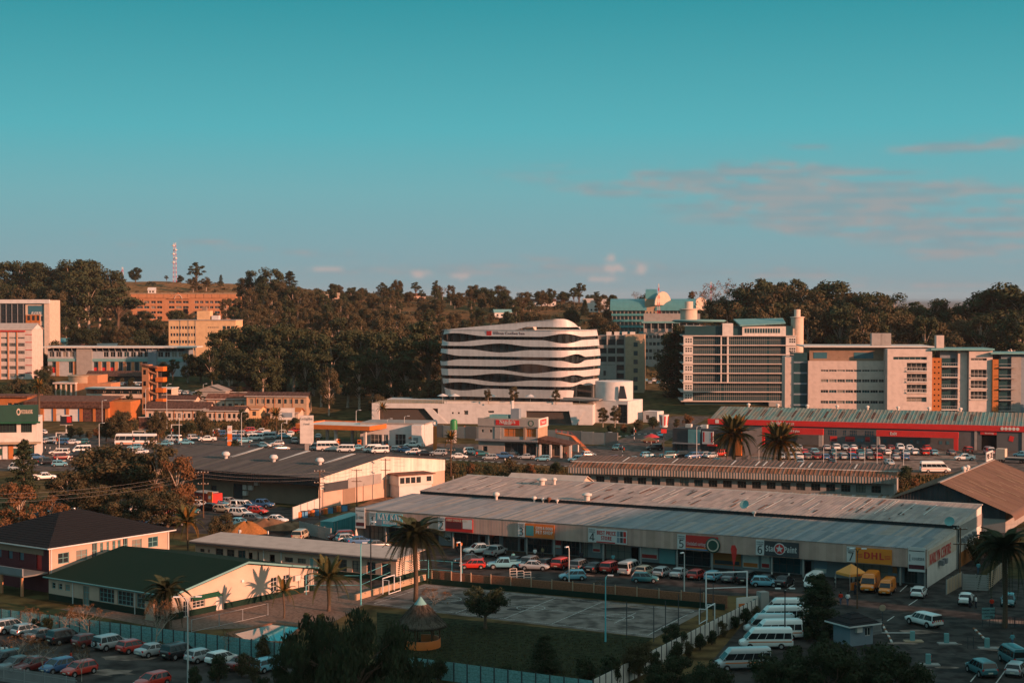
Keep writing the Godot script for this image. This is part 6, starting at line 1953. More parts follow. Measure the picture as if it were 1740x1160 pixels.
func slab_office(called: String, label: String, pxl: float, pxr: float, D: float, turn: float, dep: float) -> Node3D:
	var A := T(pxl, D); A.y = 0
	var x1 := (pxr - 870.0) / F
	var u := Vector3(cos(turn), 0, sin(turn))
	var t := -(A.x + x1 * A.z) / (u.x + x1 * u.z)
	var o := bld(called, label, "office building", A, A + u * t)
	return o
func offices() -> void:
	# pale office with ribbon windows, projecting block and balconies
	var o := slab_office("ribbon_window_office", "pale pink office block with four ribbon windows and flat roof", 1374, 1509, 545, .06, 22)
	var L: float = o.get_meta("wide")
	cur = o; curz = 0.0
	var hs := []
	for y in [5.4, 9.0, 12.6, 16.2]:
		for i in 8:
			hs.append([X(1395) + i * (X(1508) - X(1395)) / 8.0 + .12, y, X(1395) + (i + 1) * (X(1508) - X(1395)) / 8.0 - .12, y + 1.0])
	var gf := []
	for i in 11: gf.append([1.0 + i * 2.3, 1.2, 2.9 + i * 2.3, 2.8])
	facade(o, "wall", L, 19.8, hs + gf, .3, M.pinkwall, -3.0)
	facade(o, "wall_top", L, 3.0, [], .3, M.pinkwall, 16.8)
	fill(o, hs, .32, M.glass, M.frame, 3, 1, "window", 0.0, .06)
	fill(o, gf, .4, M.glass, M.frame, 2, 1, "window", 0.0, .06)
	shell(o, L, 20, 19.8, M.pinkwall)
	bx(o, "attic_wall", .6, 19.8, -19, L + .5, 24.2, -1.4, M.brownwall)
	for q in [[1384, 1407], [1453, 1486]]: bx(o, "attic_window", X(q[0]), 20.6, -1.4, X(q[1]), 22.6, -1.3, M.glassblue)
	bx(o, "roof_slab", -1.5, 24.4, -22, X(1588), 24.8, 1.2, M.offwhite)
	for i in 14: bx(o, "panel_joint", 0, 1.0 + i * 1.35, .0, L, 1.03 + i * 1.35, .012, M.offwhite)
	for px in [1487, 1502]: bx(o, "roof_plant", X(px), 24.8, -9, X(px) + 3.6, 29.0, -6, M.concrete)
	bx(o, "glazed_corner", -4.6, -3, -14, -.1, 22.5, -1.5, M.glassteal)
	for i in 6: bx(o, "floor_band", -4.7, 1.0 + i * 3.6, -14.1, -.1, 1.5 + i * 3.6, -1.4, M.bluegrey)
	bx(o, "corner_pier", -7.5, -3, -12, -4.6, 21, -2.0, M.pinkwall)
	var p := slab_office("balcony_office", "pale office block with recessed balconies and orange stair tower", 1509, 1689, 538, .04, 22)
	L = p.get_meta("wide")
	cur = p; curz = 0.0
	var b1 := []
	for k in 4: b1.append([X(1542), 6.0 + k * 3.6, X(1576), 8.6 + k * 3.6])
	b1[0] = [X(1542), 6.4, X(1576), 8.0]
	var top := [[X(1519), 20.4, X(1576), 21.4]]
	facade(p, "wall", X(1585), 24.0, b1 + top, .9, M.pale, -.0)
	fill(p, b1, .95, M.glass, M.frame, 4, 2, "balcony_window")
	fill(p, top, .8, M.glass, M.frame, 6, 1)
	for k in range(1, 4):
		bx(p, "balcony", X(1541), 5.7 + k * 3.6, .0, X(1577), 6.0 + k * 3.6, .5, M.offwhite)
		for i in 9: bx(p, "baluster", X(1542) + i * .85, 6.0 + k * 3.6, .35, X(1542) + i * .85 + .07, 7.0 + k * 3.6, .42, M.offwhite)
		bx(p, "handrail", X(1541), 7.0 + k * 3.6, .33, X(1577), 7.1 + k * 3.6, .44, M.offwhite)
	shell(p, X(1585), 18, 24.0, M.pale, 0, 0, -3)
	bx(p, "plinth", 0, -3, -17, X(1585), 0, -1, M.darkgrey)
	for i in 4: bx(p, "column", 1 + i * 4.6, -3, -1.2, 1.5 + i * 4.6, 0, -.7, M.offwhite)
	bx(p, "orange_tower", X(1586), -3, -10, X(1602), 21, -.8, M.orangewall)
	for k in 11:
		for s in [.28, .72]: bx(p, "port_hole", lerpf(X(1586), X(1602), s) - .22, 1.0 + k * 1.85, -.8, lerpf(X(1586), X(1602), s) + .22, 1.5 + k * 1.85, -.74, M.void)
	bx(p, "recess_wall", X(1602), -3, -10, X(1650), 23, -3.0, M.bluegrey)
	for k in 5:
		bx(p, "balcony_slab", X(1602), 3.6 + k * 3.6, -3.0, X(1632), 3.9 + k * 3.6, -.6, M.offwhite)
		bx(p, "balcony_window", X(1603), 4.0 + k * 3.6, -3.0, X(1628), 6.5 + k * 3.6, -2.9, M.glassteal)
		for i in 8: bx(p, "baluster", X(1603) + i * .72, 3.9 + k * 3.6, -.8, X(1603) + i * .72 + .06, 4.9 + k * 3.6, -.74, M.steel)
		bx(p, "handrail", X(1602), 4.9 + k * 3.6, -.84, X(1632), 5.0 + k * 3.6, -.7, M.steel)
	bx(p, "fin_wall", X(1631), -3, -9, X(1647), 23, -1.6, M.pale)
	bx(p, "roof_slab", X(1582), 23.6, -14, X(1690), 24.2, 1.0, M.tealpale)
	var b2 := []
	for k in 4: b2.append([X(1651), 7.4 + k * 3.6, X(1678), 10.0 + k * 3.6])
	b2[3] = [X(1651), 20.2, X(1678), 21.0]
	facade(p, "end_wall", X(1688) - X(1648), 20.6, b2, .7, M.pale, 3.0, .0, X(1648))
	fill(p, b2, .75, M.glass, M.frame, 4, 2, "balcony_window")
	shell(p, X(1688) - X(1648), 14, 23.6, M.pale, 0, X(1648), 3.0)
	for k in 3:
		bx(p, "balcony", X(1650), 7.1 + k * 3.6, .0, X(1679), 7.4 + k * 3.6, .4, M.offwhite)
		bx(p, "handrail", X(1650), 8.3 + k * 3.6, .3, X(1679), 8.4 + k * 3.6, .38, M.offwhite)
	bx(p, "undercroft", X(1648), -3, -13, X(1688), 3.0, -2, M.darkgrey)
	bx(p, "roof_plant", X(1598), 24.2, -8, X(1611), 28.4, -5, M.pinkwall)
	var q := slab_office("end_office", "blue grey office wing with stacked balconies at the right edge", 1689, 1790, 535, .03, 20)
	L = q.get_meta("wide")
	bx(q, "wall", 3.0, -3, -12, L, 22, -1.6, M.bluegrey)
	bx(q, "orange_tower", 0, 2, -8, 1.9, 20.6, -.6, M.orangewall)
	for k in 5:
		bx(q, "balcony_slab", 1.9, 3.4 + k * 3.6, -1.6, 7.5, 3.7 + k * 3.6, .4, M.concrete)
		bx(q, "balcony_window", 2.2, 3.8 + k * 3.6, -1.6, 6.0, 6.4 + k * 3.6, -1.5, M.glassteal)
		bx(q, "handrail", 1.9, 4.7 + k * 3.6, .2, 7.5, 4.8 + k * 3.6, .3, M.steel)
	bx(q, "fin_wall", 6.2, 2, -8, 9.4, 21.4, -.8, M.concrete)
	bx(q, "roof_slab", -1, 22.4, -13, L + 2, 22.9, 1.0, M.tealpale)
	bx(q, "podium_beam", -8, 1.6, -.5, L, 3.0, 2.0, M.concrete)
	for i in 6: bx(q, "column", i * 3.2, -3, .3, i * 3.2 + .6, 1.6, .9, M.concrete)
	# banded glass office with curved roofs and round stair towers
	var r := slab_office("banded_glass_office", "seven storey office with banded glass floors and curved roof plates", 1162, 1353, 610, .05, 24)
	L = r.get_meta("wide")
	cur = r; curz = 0.0
	bx(r, "core", .5, -3, -22, L - 1, 30.5, -1.2, M.glassteal)
	for k in 8:
		var y := 2.0 + k * 3.52
		bx(r, "floor_slab", -.4 if k > 1 else -1.0, y, -21.5, L + .2, y + .34, .5, M.pale)
		if k < 7:
			bx(r, "corner_panel", 0, y + .34, -1.2, X(1178), y + 3.52, .1, M.offwhite)
			for j in 6: bx(r, "small_pane", .7 + (j % 3) * .9, y + 1.2 + .9 * (j / 3), .1, 1.25 + (j % 3) * .9, y + 1.8 + .9 * (j / 3), .14, M.glass)
			bx(r, "corner_panel", X(1336), y + .34, -1.2, X(1353), y + 3.52, .1, M.offwhite)
			for j in 6: bx(r, "small_pane", X(1342) + (j % 3) * .8, y + 1.2 + .9 * (j / 3), .1, X(1342) + .55 + (j % 3) * .8, y + 1.8 + .9 * (j / 3), .14, M.glass)
			var fm := MB.new()
			var n := 46
			for j in n:
				var x: float = lerpf(X(1180), X(1335), (j + .5) / n)
				if j % 23 != 14: fm.box(x - .05, y + .3, -1.18, x + .05, y + 3.5, -1.1)
			fm.box(X(1180), y + 2.0, -1.18, X(1335), y + 2.12, -1.02)
			var mm := part(r, "mullion", fm.done(), M.concrete)
			mm.set_meta("kind", "stuff")
			if k > 1: bx(r, "recess_column", X(1225), y + .34, -1.6, X(1227), y + 3.52, .2, M.offwhite)
			if k > 1: bx(r, "recess_column", X(1236), y + .34, -1.6, X(1239), y + 3.52, .2, M.offwhite)
	var b := MB.new()
	b.lathe([Vector2(.01, 32.6), Vector2(9.5, 32.4), Vector2(10.5, 32.0), Vector2(9.0, 31.4), Vector2(.01, 31.2)], 28)
	var rf := part(r, "curved_roof", b.done(), M.tealpale)
	rf.position = Vector3(X(1190), 0.4, -6); rf.scale = Vector3(1.0, 1, .75)
	b = MB.new()
	b._hex([Vector3(X(1258), 30.4, .8), Vector3(X(1335), 31.4, .8), Vector3(X(1335), 31.8, .8), Vector3(X(1258), 31.0, .8), Vector3(X(1252), 32.6, -14), Vector3(X(1338), 33.0, -14), Vector3(X(1338), 33.4, -14), Vector3(X(1252), 33.0, -14)])
	part(r, "sloping_roof", b.done(), M.tealpale)
	bx(r, "penthouse", X(1228), 26.5, -8, X(1246), 31.5, .3, M.offwhite)
	bx(r, "penthouse", X(1262), 26.8, -8, X(1336), 30.4, -.2, M.offwhite)
	for i in 14: bx(r, "window", X(1266) + i * .96, 27.9, -.2, X(1266) + i * .96 + .7, 29.6, -.14, M.glassteal)
	for t in [[1172, 4.2, 31.5, 36.5, 3.2], [1358, 3.2, 0.0, 33.5, 2.4]]:
		b = MB.new()
		b.lathe([Vector2(t[4], t[2]), Vector2(t[4], t[3]), Vector2(t[4] * 1.15, t[3] + .1), Vector2(t[4] * 1.15, t[3] + .5), Vector2(t[4] * .5, t[3] + .6), Vector2(t[4] * .5, t[3] + 3.2), Vector2(.01, t[3] + 3.3)], 18)
		part(r, "round_tower", b.done(), M.cream).position = Vector3(X(t[0]), 0, -5)
	bx(r, "tower_wall", X(1337), 20, -9, X(1352), 29.5, -2.5, M.cream)
	bx(r, "entrance", X(1306), -1, .5, X(1345), 2.0, 3.5, M.concrete)
	# grey-brown block beside the hotel
	var s := slab_office("brown_concrete_block", "brown concrete block with sloping window bays beside the hotel", 1017, 1094, 655, .12, 20)
	L = s.get_meta("wide")
	cur = s; curz = 0.0
	bx(s, "wall", 0, -3, -16, L, 26, -1.0, M.darkconcrete)
	for k in 6:
		for i in 3: bx(s, "window", X(1019 + i * 14.5), 5.2 + k * 3.4, -1.0, X(1031 + i * 14.5), 7.4 + k * 3.4, -.9, M.glass)
		bx(s, "spandrel", 0, 3.9 + k * 3.4, -1.0, X(1062), 5.1 + k * 3.4, -.4, M.concrete)
	for i in 4: bx(s, "fin", X(1016 + i * 15), 4, -1.0, X(1018 + i * 15), 26, .2, M.concrete)
	bx(s, "stair_tower", X(1063), -3, -14, X(1095), 26.4, .4, M.tan)
	for k in 6: bx(s, "stair_window", X(1077), 4.0 + k * 3.5, .4, X(1084), 5.8 + k * 3.5, .48, M.glassteal)
	bx(s, "low_wing", X(1016), -3, -.6, X(1048), 14, .8, M.concrete)
	for k in 3: bx(s, "stair_window", X(1026), 3.0 + k * 3.4, .8, X(1030), 5.0 + k * 3.4, .86, M.glass)
	for i in 4: bx(s, "roof_plant", 3 + i * 3.2, 26, -6, 5 + i * 3.2, 27.4, -4, M.offwhite)
	# tall grey block behind
	var t := slab_office("grey_grid_block", "grey office block with regular square windows behind the hotel", 1094, 1190, 760, .08, 20)
	L = t.get_meta("wide")
	hs = holes_grid(.5, L - .5, 14, 1.3, [12.5, 15.8, 19.1, 22.4], 1.5)
	facade(t, "wall", L, 40, hs, .25, M.concrete, -6)
	fill(t, hs, .27, M.glass, M.darkframe, 2, 1)
	shell(t, L, 16, 34, M.concrete, 0, 0, -6)
	bx(t, "top_storey", .3, 27.0, -.2, L - .3, 29.5, .05, M.glass)
	for i in 8: bx(t, "fin", i * 3.3, 25.5, .0, i * 3.3 + .4, 29.6, 1.0, M.concrete)
	bx(t, "roof_slab", -1, 29.6, -16, L + 1, 30.4, 1.4, M.tealpale)
	# lattice mast on its roof
	var ms := thing("roof_mast", "red and white lattice mast on the grey block roof", "mast", t.transform * Vector3(7.0, 34, -3))
	lattice(ms, 14.0, 1.2, .2)
	# arched teal-roofed offices on the hill
	var g := slab_office("barrel_roofed_offices", "hillside offices with teal barrel vault roofs and round gable ends", 1040, 1206, 900, .1, 24)
	g.position.y = 12
	L = g.get_meta("wide")
	cur = g; curz = 0.0
	for w in [[1040, 1096], [1117, 1180]]:
		var x0: float = X(w[0]); var x1: float = X(w[1])
		bx(g, "wall", x0, -6, -16, x1, 24, -.8, M.darkconcrete)
		for k in 5:
			bx(g, "teal_band", x0 - .3, 6.5 + k * 3.3, -.8, x1 + .3, 7.7 + k * 3.3, .6, M.teal)
			for i in int((x1 - x0) / 2.2): bx(g, "window_pier", x0 + i * 2.2, 7.7 + k * 3.3, -.8, x0 + i * 2.2 + .35, 9.8 + k * 3.3, .1, M.concrete)
		b = MB.new()
		var rows := []
		for i in 13:
			var a := PI * i / 12.0
			rows.append([Vector3(x1 + 1, 22.6 + sin(a) * 6.5, -8 + cos(a) * 9.0), Vector3(x0 - 1, 22.6 + sin(a) * 6.5, -8 + cos(a) * 9.0)])
		b.grid(rows)
		part(g, "barrel_roof", b.done(), M.tealroof)
	for e in [[1127, 27.7, 6.2, 0.0], [1192, 24.8, 6.0, -6.0]]:
		b = MB.new()
		var pts := []
		for i in 17: pts.append(Vector2(cos(PI * i / 16.0) * e[2], sin(PI * i / 16.0) * e[2] * 1.2))
		b.slab(pts, -1.0, 0.0)
		var gb := part(g, "round_gable", b.done(), M.cream)
		gb.position = Vector3(X(e[0]), e[1] - 2.0, e[3])
		gb.rotation.y = .75
	bx(g, "lift_tower", X(1096), -6, -12, X(1117), 29.5, .4, M.tan)
	for i in 3: bx(g, "slot_window", X(1099 + i * 6), 12, .4, X(1101 + i * 6), 22, .5, M.glass)
	b = MB.new()
	var rr := []
	for i in 13:
		var a := PI * i / 12.0
		rr.append([Vector3(X(1116), 29 + sin(a) * 5.5, -6 + cos(a) * 6.5), Vector3(X(1097), 29 + sin(a) * 5.5, -6 + cos(a) * 6.5)])
	b.grid(rr)
	part(g, "barrel_roof", b.done(), M.tealroof)
func lattice(o: Node3D, h: float, w0: float, w1: float) -> void:
	var n := int(h / 1.6)
	for k in n:
		var b := MB.new()
		var y0 := h * k / n
		var y1 := h * (k + 1) / n
		var a := lerpf(w0, w1, float(k) / n) * .5
		var c := lerpf(w0, w1, float(k + 1) / n) * .5
		for s in [[1, 1], [1, -1], [-1, -1], [-1, 1]]:
			var s2 := [s[1], -s[0]]
			b.bar(Vector3(s[0] * a, y0, s[1] * a), Vector3(s[0] * c, y1, s[1] * c), .12, .12)
			b.bar(Vector3(s[0] * a, y0, s[1] * a), Vector3(s2[0] * c, y1, s2[1] * c), .07, .07)
			b.bar(Vector3(s[0] * a, y0, s[1] * a), Vector3(s2[0] * a, y0, s2[1] * a), .07, .07)
		part(o, "lattice_section", b.done(), M.red if k % 2 == 0 else M.offwhite)

func hill_block(called: String, label: String, cat: String, pxl: float, pxr: float, D: float, turn := 0.1, group := "") -> Node3D:
	var o := slab_office(called, label, pxl, pxr, D, turn, 10)
	var p := o.position
	o.position.y = ter(p.x, p.z)
	tag(o, label, cat, group)
	return o
func small_house(px: float, D: float, w: float, h: float, label: String, wall: Material, roof: Material, turn := .3) -> void:
	var at := T(px, D)
	var o := thing("hill_house", label, "house", at, turn, "houses on the hillside")
	var hs := holes_grid(-w / 2 + .5, w / 2 - .5, maxi(2, int(w / 3)), 1.2, [1.0], 1.2)
	facade(o, "wall", w, h, hs, .15, wall, 0, 3, -w / 2)
	fill(o, hs, .18, M.glass, null, 1, 1, "window", 3)
	shell(o, w, 6, h, wall, 3, -w / 2, -3)
	var tri := MB.new()
	for x in [-w / 2, w / 2]: tri.tri(Vector3(x, h, 3), Vector3(x, h, -3), Vector3(x, h + 1.5, 0))
	part(o, "gable", tri.done(), wall)
	gable_roof(o, -w / 2, w / 2, -3, 3, h, 1.6, roof, true, .4)

func far_buildings() -> void:
	# fire station with six bay doors
	var o := hill_block("fire_station", "orange brick fire station with six tall bay doors", "fire station", 44, 182, 538, .1)
	var L: float = o.get_meta("wide")
	cur = o; curz = 0.0
	var hs := []
	for q in [[52, 66], [72, 88], [93, 110], [115, 133], [138, 156], [160, 177]]: hs.append([X(q[0]), .0, X(q[1]), 4.2])
	facade(o, "wall", L, 4.6, hs, .3, M.orangewall, -.2)
	for i in 6:
		var h: Array = hs[i]
		var d := bx(o, "bay_door", h[0], 0, -.4, h[2], 4.2, -.3, M.offwhite if i < 4 else M.maroon)
		for r in 3:
			var q := part(d, "door_panel", cube, M.white if i < 4 else M.brownroof)
			q.position = Vector3(0, -.33 + r * .33, .55); q.scale = Vector3(.92, .28, .3)
		if i < 4: bx(o, "blue_post", h[2] - .5, 0, -.3, h[2], 4.2, -.2, M.blue)
	shell(o, L, 14, 6.6, M.orangewall, 0, 0, -.2)
	var b := MB.new()
	b._hex([Vector3(-1, 4.5, .6), Vector3(L + .6, 4.5, .6), Vector3(L + .6, 6.4, .6), Vector3(-1, 6.4, .6), Vector3(-1, 4.5, -.2), Vector3(L + .6, 4.5, -.2), Vector3(L + .6, 6.4, -.2), Vector3(-1, 6.4, -.2)])
	part(o, "fascia", b.done(), M.brownroof)
	b = MB.new()
	b._hex([Vector3(-1, 6.42, .7), Vector3(L + .6, 6.42, .7), Vector3(L + .6, 6.6, .7), Vector3(-1, 6.6, .7), Vector3(-1, 7.6, -14), Vector3(L + .6, 7.6, -14), Vector3(L + .6, 7.8, -14), Vector3(-1, 7.8, -14)])
	part(o, "roof", b.done(), M.rustroof)
	bx(o, "sunny_end", L, -.2, -12, L + 7, 6.6, -2, M.orangewall)
	o = hill_block("fire_station_wing", "orange brick wing with windows left of the bay doors", "building", -30, 44, 545, .1)
	L = o.get_meta("wide")
	hs = holes_grid(8.0, L - .8, 3, 1.6, [3.2], 2.2)
	facade(o, "wall", L, 7.2, hs, .4, M.orangewall, -.3)
	fill(o, hs, .5, M.glass, M.frame, 2, 2)
	shell(o, L, 12, 7.2, M.orangewall, 0, 0, -.3)
	bx(o, "roof", -.5, 7.2, -12.5, L + .5, 7.8, .8, M.rustroof)
	# hall with a curved front and columns
	o = hill_block("civic_hall", "peach civic hall with stepped roof and slim columns", "hall", 93, 186, 585, .12)
	L = o.get_meta("wide")
	bx(o, "front_block", 7, -2, -10, L, 6.2, -.5, M.orangebrick)
	bx(o, "drum_block", 7.5, 6.2, -12, 15, 9.0, -2, M.orangebrick)
	b = MB.new()
	b.lathe([Vector2(5.2, -1), Vector2(5.2, 8.4), Vector2(5.5, 8.5), Vector2(5.5, 8.9), Vector2(.01, 9.0)], 20, Vector3(8, 0, -6))
	part(o, "curved_wall", b.done(), M.tan)
	bx(o, "porch_roof", -.5, 6.0, -8, 8, 6.5, 1.5, M.pale)
	for i in 5: bx(o, "column", .2 + i * 1.9, -2, .6, .7 + i * 1.9, 6.0, 1.1, M.cream)
	bx(o, "side_block", L - 2, -2, -8, L + 5, 4.0, -.8, M.orangebrick)
	o = hill_block("cream_row", "long cream building with small square windows under a pale ledge", "building", 145, 290, 575, .1)
	L = o.get_meta("wide")
	hs = holes_grid(2, L - 1, 9, .7, [4.4], .6)
	facade(o, "wall", L, 6.0, hs, .2, M.cream, -2)
	fill(o, hs, .22, M.glass)
	shell(o, L, 8, 6.0, M.cream, 0, 0, -2)
	bx(o, "ledge", -.3, 5.8, -8, L + .3, 6.2, .6, M.offwhite)
	bx(o, "lower_roof", 2, 2.2, .0, L - 4, 2.6, 3.0, M.brownroof)
	# open stair tower
	o = hill_block("stair_tower", "slim orange brick stair tower with open landings", "tower", 240, 274, 556, .25)
	L = o.get_meta("wide")
	bx(o, "shaft", 0, -1, -3, L * .34, 12.6, 0, M.orangebrick)
	for k in 4: bx(o, "window", .6, 1.4 + k * 2.9, 0, 1.5, 2.6 + k * 2.9, .06, M.void)
	bx(o, "rear_wall", L * .34, -1, -3.2, L * .78, 12.0, -2.9, M.darkgrey)
	for k in 5:
		b = MB.new()
		b.bar(Vector3(L * .34, .6 + k * 2.6, -.6), Vector3(L * .72, -.9 + 2.0 + k * 2.6 - 1.2, -.6), 1.2, .35)
		part(o, "flight", b.done(), M.orangebrick)
		bx(o, "landing", L * .7, .2 + k * 2.7, -2.6, L + .6, 1.3 + k * 2.7, .3, M.orange)
	o.scale.y = 1.35
	bx(o, "pier", L * .72, -1, -.4, L * .78, 12.2, 0, M.orangebrick)
	b = MB.new()
	b._hex([Vector3(-.3, 12.4, .4), Vector3(L * .8, 11.6, .4), Vector3(L * .8, 11.9, .4), Vector3(-.3, 12.8, .4), Vector3(-.3, 12.4, -3.4), Vector3(L * .8, 11.6, -3.4), Vector3(L * .8, 11.9, -3.4), Vector3(-.3, 12.8, -3.4)])
	part(o, "roof", b.done(), M.rustroof)
	# low barrack rows
	var rows := [
		["barrack_block", "cream barrack block with seven orange windows beside the stair tower", 272, 328, 560, 4.4, 7, "cream", "brownroof", 1.4],
		["barrack_block", "low cream barrack row with dark roof above the red bank", 246, 352, 540, 4.0, 12, "cream", "brownroof", 2.2],
		["barrack_block", "cream single storey row with small windows right of the barrack row", 348, 412, 538, 3.6, 7, "cream", "brownroof", 1.2],
		["barrack_block", "two tone barrack row with rust roof behind", 350, 430, 565, 4.2, 7, "cream", "rustroof", 1.6],
		["barrack_block", "grey gabled hall between the barracks and the wood", 334, 382, 580, 4.8, 2, "concrete", "concrete", 1.8],
		["barrack_block", "long two storey hostel with dark roof below the gum wood", 418, 520, 556, 6.6, 10, "tan", "brownroof", 1.2],
		["barrack_block", "dark roofed house between hall and hostel", 382, 420, 585, 3.8, 3, "concrete", "brownroof", 1.6],
		["barrack_block", "orange roofed store in front of the hostel", 458, 506, 545, 2.4, 4, "cream", "orangewall", 1.2],
		["barrack_block", "flat cream house at the end of the barracks", 396, 440, 546, 3.4, 3, "yellowwall", "orangebrick", .8]]
	for r in rows:
		o = hill_block(r[0], r[1], "building", r[2], r[3], r[4], .09, "barracks below the wood")
		L = o.get_meta("wide")
		var yy := [1.0] if r[5] < 6 else [.9, 4.0]
		hs = holes_grid(.6, L - .6, r[6], minf(1.3, L / r[6] * .55), yy, 1.5)
		facade(o, "wall", L, r[5], hs, .2, M[r[7]], -.5)
		fill(o, hs, .22, M.orangewall if r[2] == 272 else M.glass, null)
		shell(o, L, 8, r[5], M[r[7]], 0, 0, -1)
		if r[2] == 334:
			gable_roof(o, 0, L, -8, 0, r[5], r[9], M[r[8]], false, .5)
			b = MB.new()
			b.slab([Vector2(0, r[5]), Vector2(L, r[5]), Vector2(L / 2, r[5] + r[9])], -.2, 0)
			part(o, "gable", b.done(), M.concrete)
		else:
			gable_roof(o, 0, L, -8, 0, r[5], r[9], M[r[8]], true, .6)
			b = MB.new()
			for x in [0.0, L]: b.tri(Vector3(x, r[5], 0), Vector3(x, r[5], -8), Vector3(x, r[5] + r[9], -4))
			part(o, "gable", b.done(), M[r[7]])
		bx(o, "gutter", -.6, r[5] - .25, .6, L + .6, r[5] - .05, .72, M.offwhite)
		if r[6] > 6:
			for i in int(L / 3.2): bx(o, "pilaster", i * 3.2 + .05, -.3, .0, i * 3.2 + .3, r[5], .15, M.orangebrick)
	# white flats at the left edge
	o = hill_block("white_flats", "white seven storey flats with red floor lines at the left edge", "flats", -40, 53, 650, .08)
	L = o.get_meta("wide")
	cur = o; curz = 0.0
	hs = []
	for k in 6:
		for q in [[-15, -4], [0, 10.5], [14, 25], [29, 40.5]]: hs.append([X(q[0]), 1.2 + k * 3.07, X(q[1]), 2.6 + k * 3.07])
	facade(o, "wall", L, 19.2, hs, .25, M.pale, -2)
	facade(o, "upper_wall", L, 3.3, [], .25, M.pale, 17.2)
	fill(o, hs, .27, M.glass, M.frame, 5, 1, "window", 0.0, .06)
	shell(o, L, 12, 20.5, M.pale, 0, 0, -3)
	for q in [-2, 12, 27]: bx(o, "red_pier", X(q), -2, .0, X(q) + .35, 19.4, .3, M.orangewall)
	for k in 6: bx(o, "red_line", X(42), 2.8 + k * 3.07, .0, L + .1, 3.05 + k * 3.07, .12, M.red)
	bx(o, "red_cornice", -.2, 19.4, -.1, X(42), 19.9, .5, M.red)
	gable_roof(o, -.2, L + .2, -12, 0, 20.4, 2.4, M.flatroof, true, .3)
	b = MB.new()
	b.tri(Vector3(L, 20.4, 0), Vector3(L, 20.4, -12), Vector3(L, 22.8, -6))
	part(o, "gable", b.done(), M.white)
	# glass-fronted block behind with orange panels
	o = hill_block("glazed_flats", "white framed block with glass wall and orange panels", "office building", -60, 84, 750, .06)
	L = o.get_meta("wide")
	cur = o; curz = 0.0
	bx(o, "frame_wall", 0, -4, -14, L, 27.0, -.5, M.cream)
	bx(o, "cornice", 0, 25.5, -.5, L, 27.3, .8, M.white)
	bx(o, "glass_wall", 0, 8, -.5, X(42), 25.5, -.2, M.glass)
	for i in 11: bx(o, "mullion", X(42) - 1.0 - i * 2.7, 8, -.2, X(42) - .75 - i * 2.7, 25.5, .2, M.grey)
	for k in 6: bx(o, "transom", 0, 9.5 + k * 2.7, -.2, X(42), 9.65 + k * 2.7, .0, M.darkgrey)
	bx(o, "terrace_recess", X(47), 20.5, -.5, X(72), 24.5, -.3, M.glassblue)
	text(o, "AVAN", Vector3(X(61), 21.0, .1), 1.3, M.white)
	for k in 3:
		for i in 3:
			bx(o, "orange_panel", X(43 + i * 8.0), 7.8 + k * 4.2, -.5, X(50.5 + i * 8.0), 11.8 + k * 4.2, -.1, M.orangewall)
			bx(o, "window", X(46 + i * 8.0), 9.3 + k * 4.2, -.1, X(50 + i * 8.0), 11.5 + k * 4.2, .0, M.glass)
		bx(o, "window", X(69), 9.0 + k * 4.2, -.5, X(71.5), 11.2 + k * 4.2, -.3, M.glass)
		bx(o, "end_window", X(77), 9.6 + k * 4.0, -.5, X(81), 10.4 + k * 4.0, -.4, M.glass)
	bx(o, "end_pier", X(75), -4, -.5, L, 25.5, .4, M.cream)
	# blue-grey college block
	o = hill_block("blue_grey_block", "long blue grey two storey block with red panels and thin roof", "building", 80, 312, 668, .07)
	L = o.get_meta("wide")
	cur = o; curz = 0.0
	hs = []
	for i in 20:
		if i in [5, 6, 7]: continue
		hs.append([L * i / 20.0 + .5, 7.6, L * (i + 1) / 20.0 - .2, 9.8])
	var lo := []
	for q in [[87, 93], [115, 122], [158, 165], [172, 179], [186, 193], [200, 207], [214, 221], [228, 235], [242, 249]]: lo.append([X(q[0]), 1.0, X(q[1]), 5.6])
	facade(o, "wall", L, 11.0, hs + lo, .35, mk("palegrey", .34, .37, .39), -1)
	fill(o, hs, .4, M.glass, M.frame, 2, 1)
	fill(o, lo, .4, M.glassteal, M.darkframe, 2, 2)
	shell(o, L, 14, 11.0, M.bluegrey, 0, 0, -3)
	for i in lo.size():
		if i in [0, 2, 3, 4]: bx(o, "red_panel", lo[i][0], 1.0, -.38, lo[i][2], 3.3, -.25, M.red)
		bx(o, "orange_pier", lo[i][2] + .3, -.5, .0, lo[i][2] + 1.6, 5.7, .25, M.orangebrick)
	bx(o, "plain_panel", X(130), -.5, .0, X(156), 11.6, .9, M.concrete)
	bx(o, "plain_panel", X(251), -.5, .0, X(266), 10.8, .6, M.bluegrey)
	bx(o, "sill_band", 0, 5.8, .0, L, 6.9, .35, M.tealpale)
	bx(o, "roof", -2.5, 11.4, -15, L + 4, 11.9, 2.0, M.offwhite)
	b = MB.new()
	for i in 22: b.bar(Vector3(L * i / 22.0, 9.9, .2), Vector3(L * i / 22.0, 11.4, 1.4), .12, .12)
	part(o, "roof_strut", b.done(), M.offwhite).set_meta("kind", "stuff")
	o = hill_block("brown_roof_link", "long low brown roof in front of the blue grey block", "building", 145, 243, 640, .07)
	L = o.get_meta("wide")
	bx(o, "wall", 0, -1, -6, L, 2.6, -1, M.darkgrey)
	gable_roof(o, 0, L, -7, 0, 2.8, 1.7, M.brownroof, true, .3)
	# yellow office block half behind the gums
	o = hill_block("yellow_office", "yellow plastered four storey office partly behind gum trees", "office building", 286, 400, 742, .1)
	L = o.get_meta("wide")
	cur = o; curz = 0.0
	hs = []
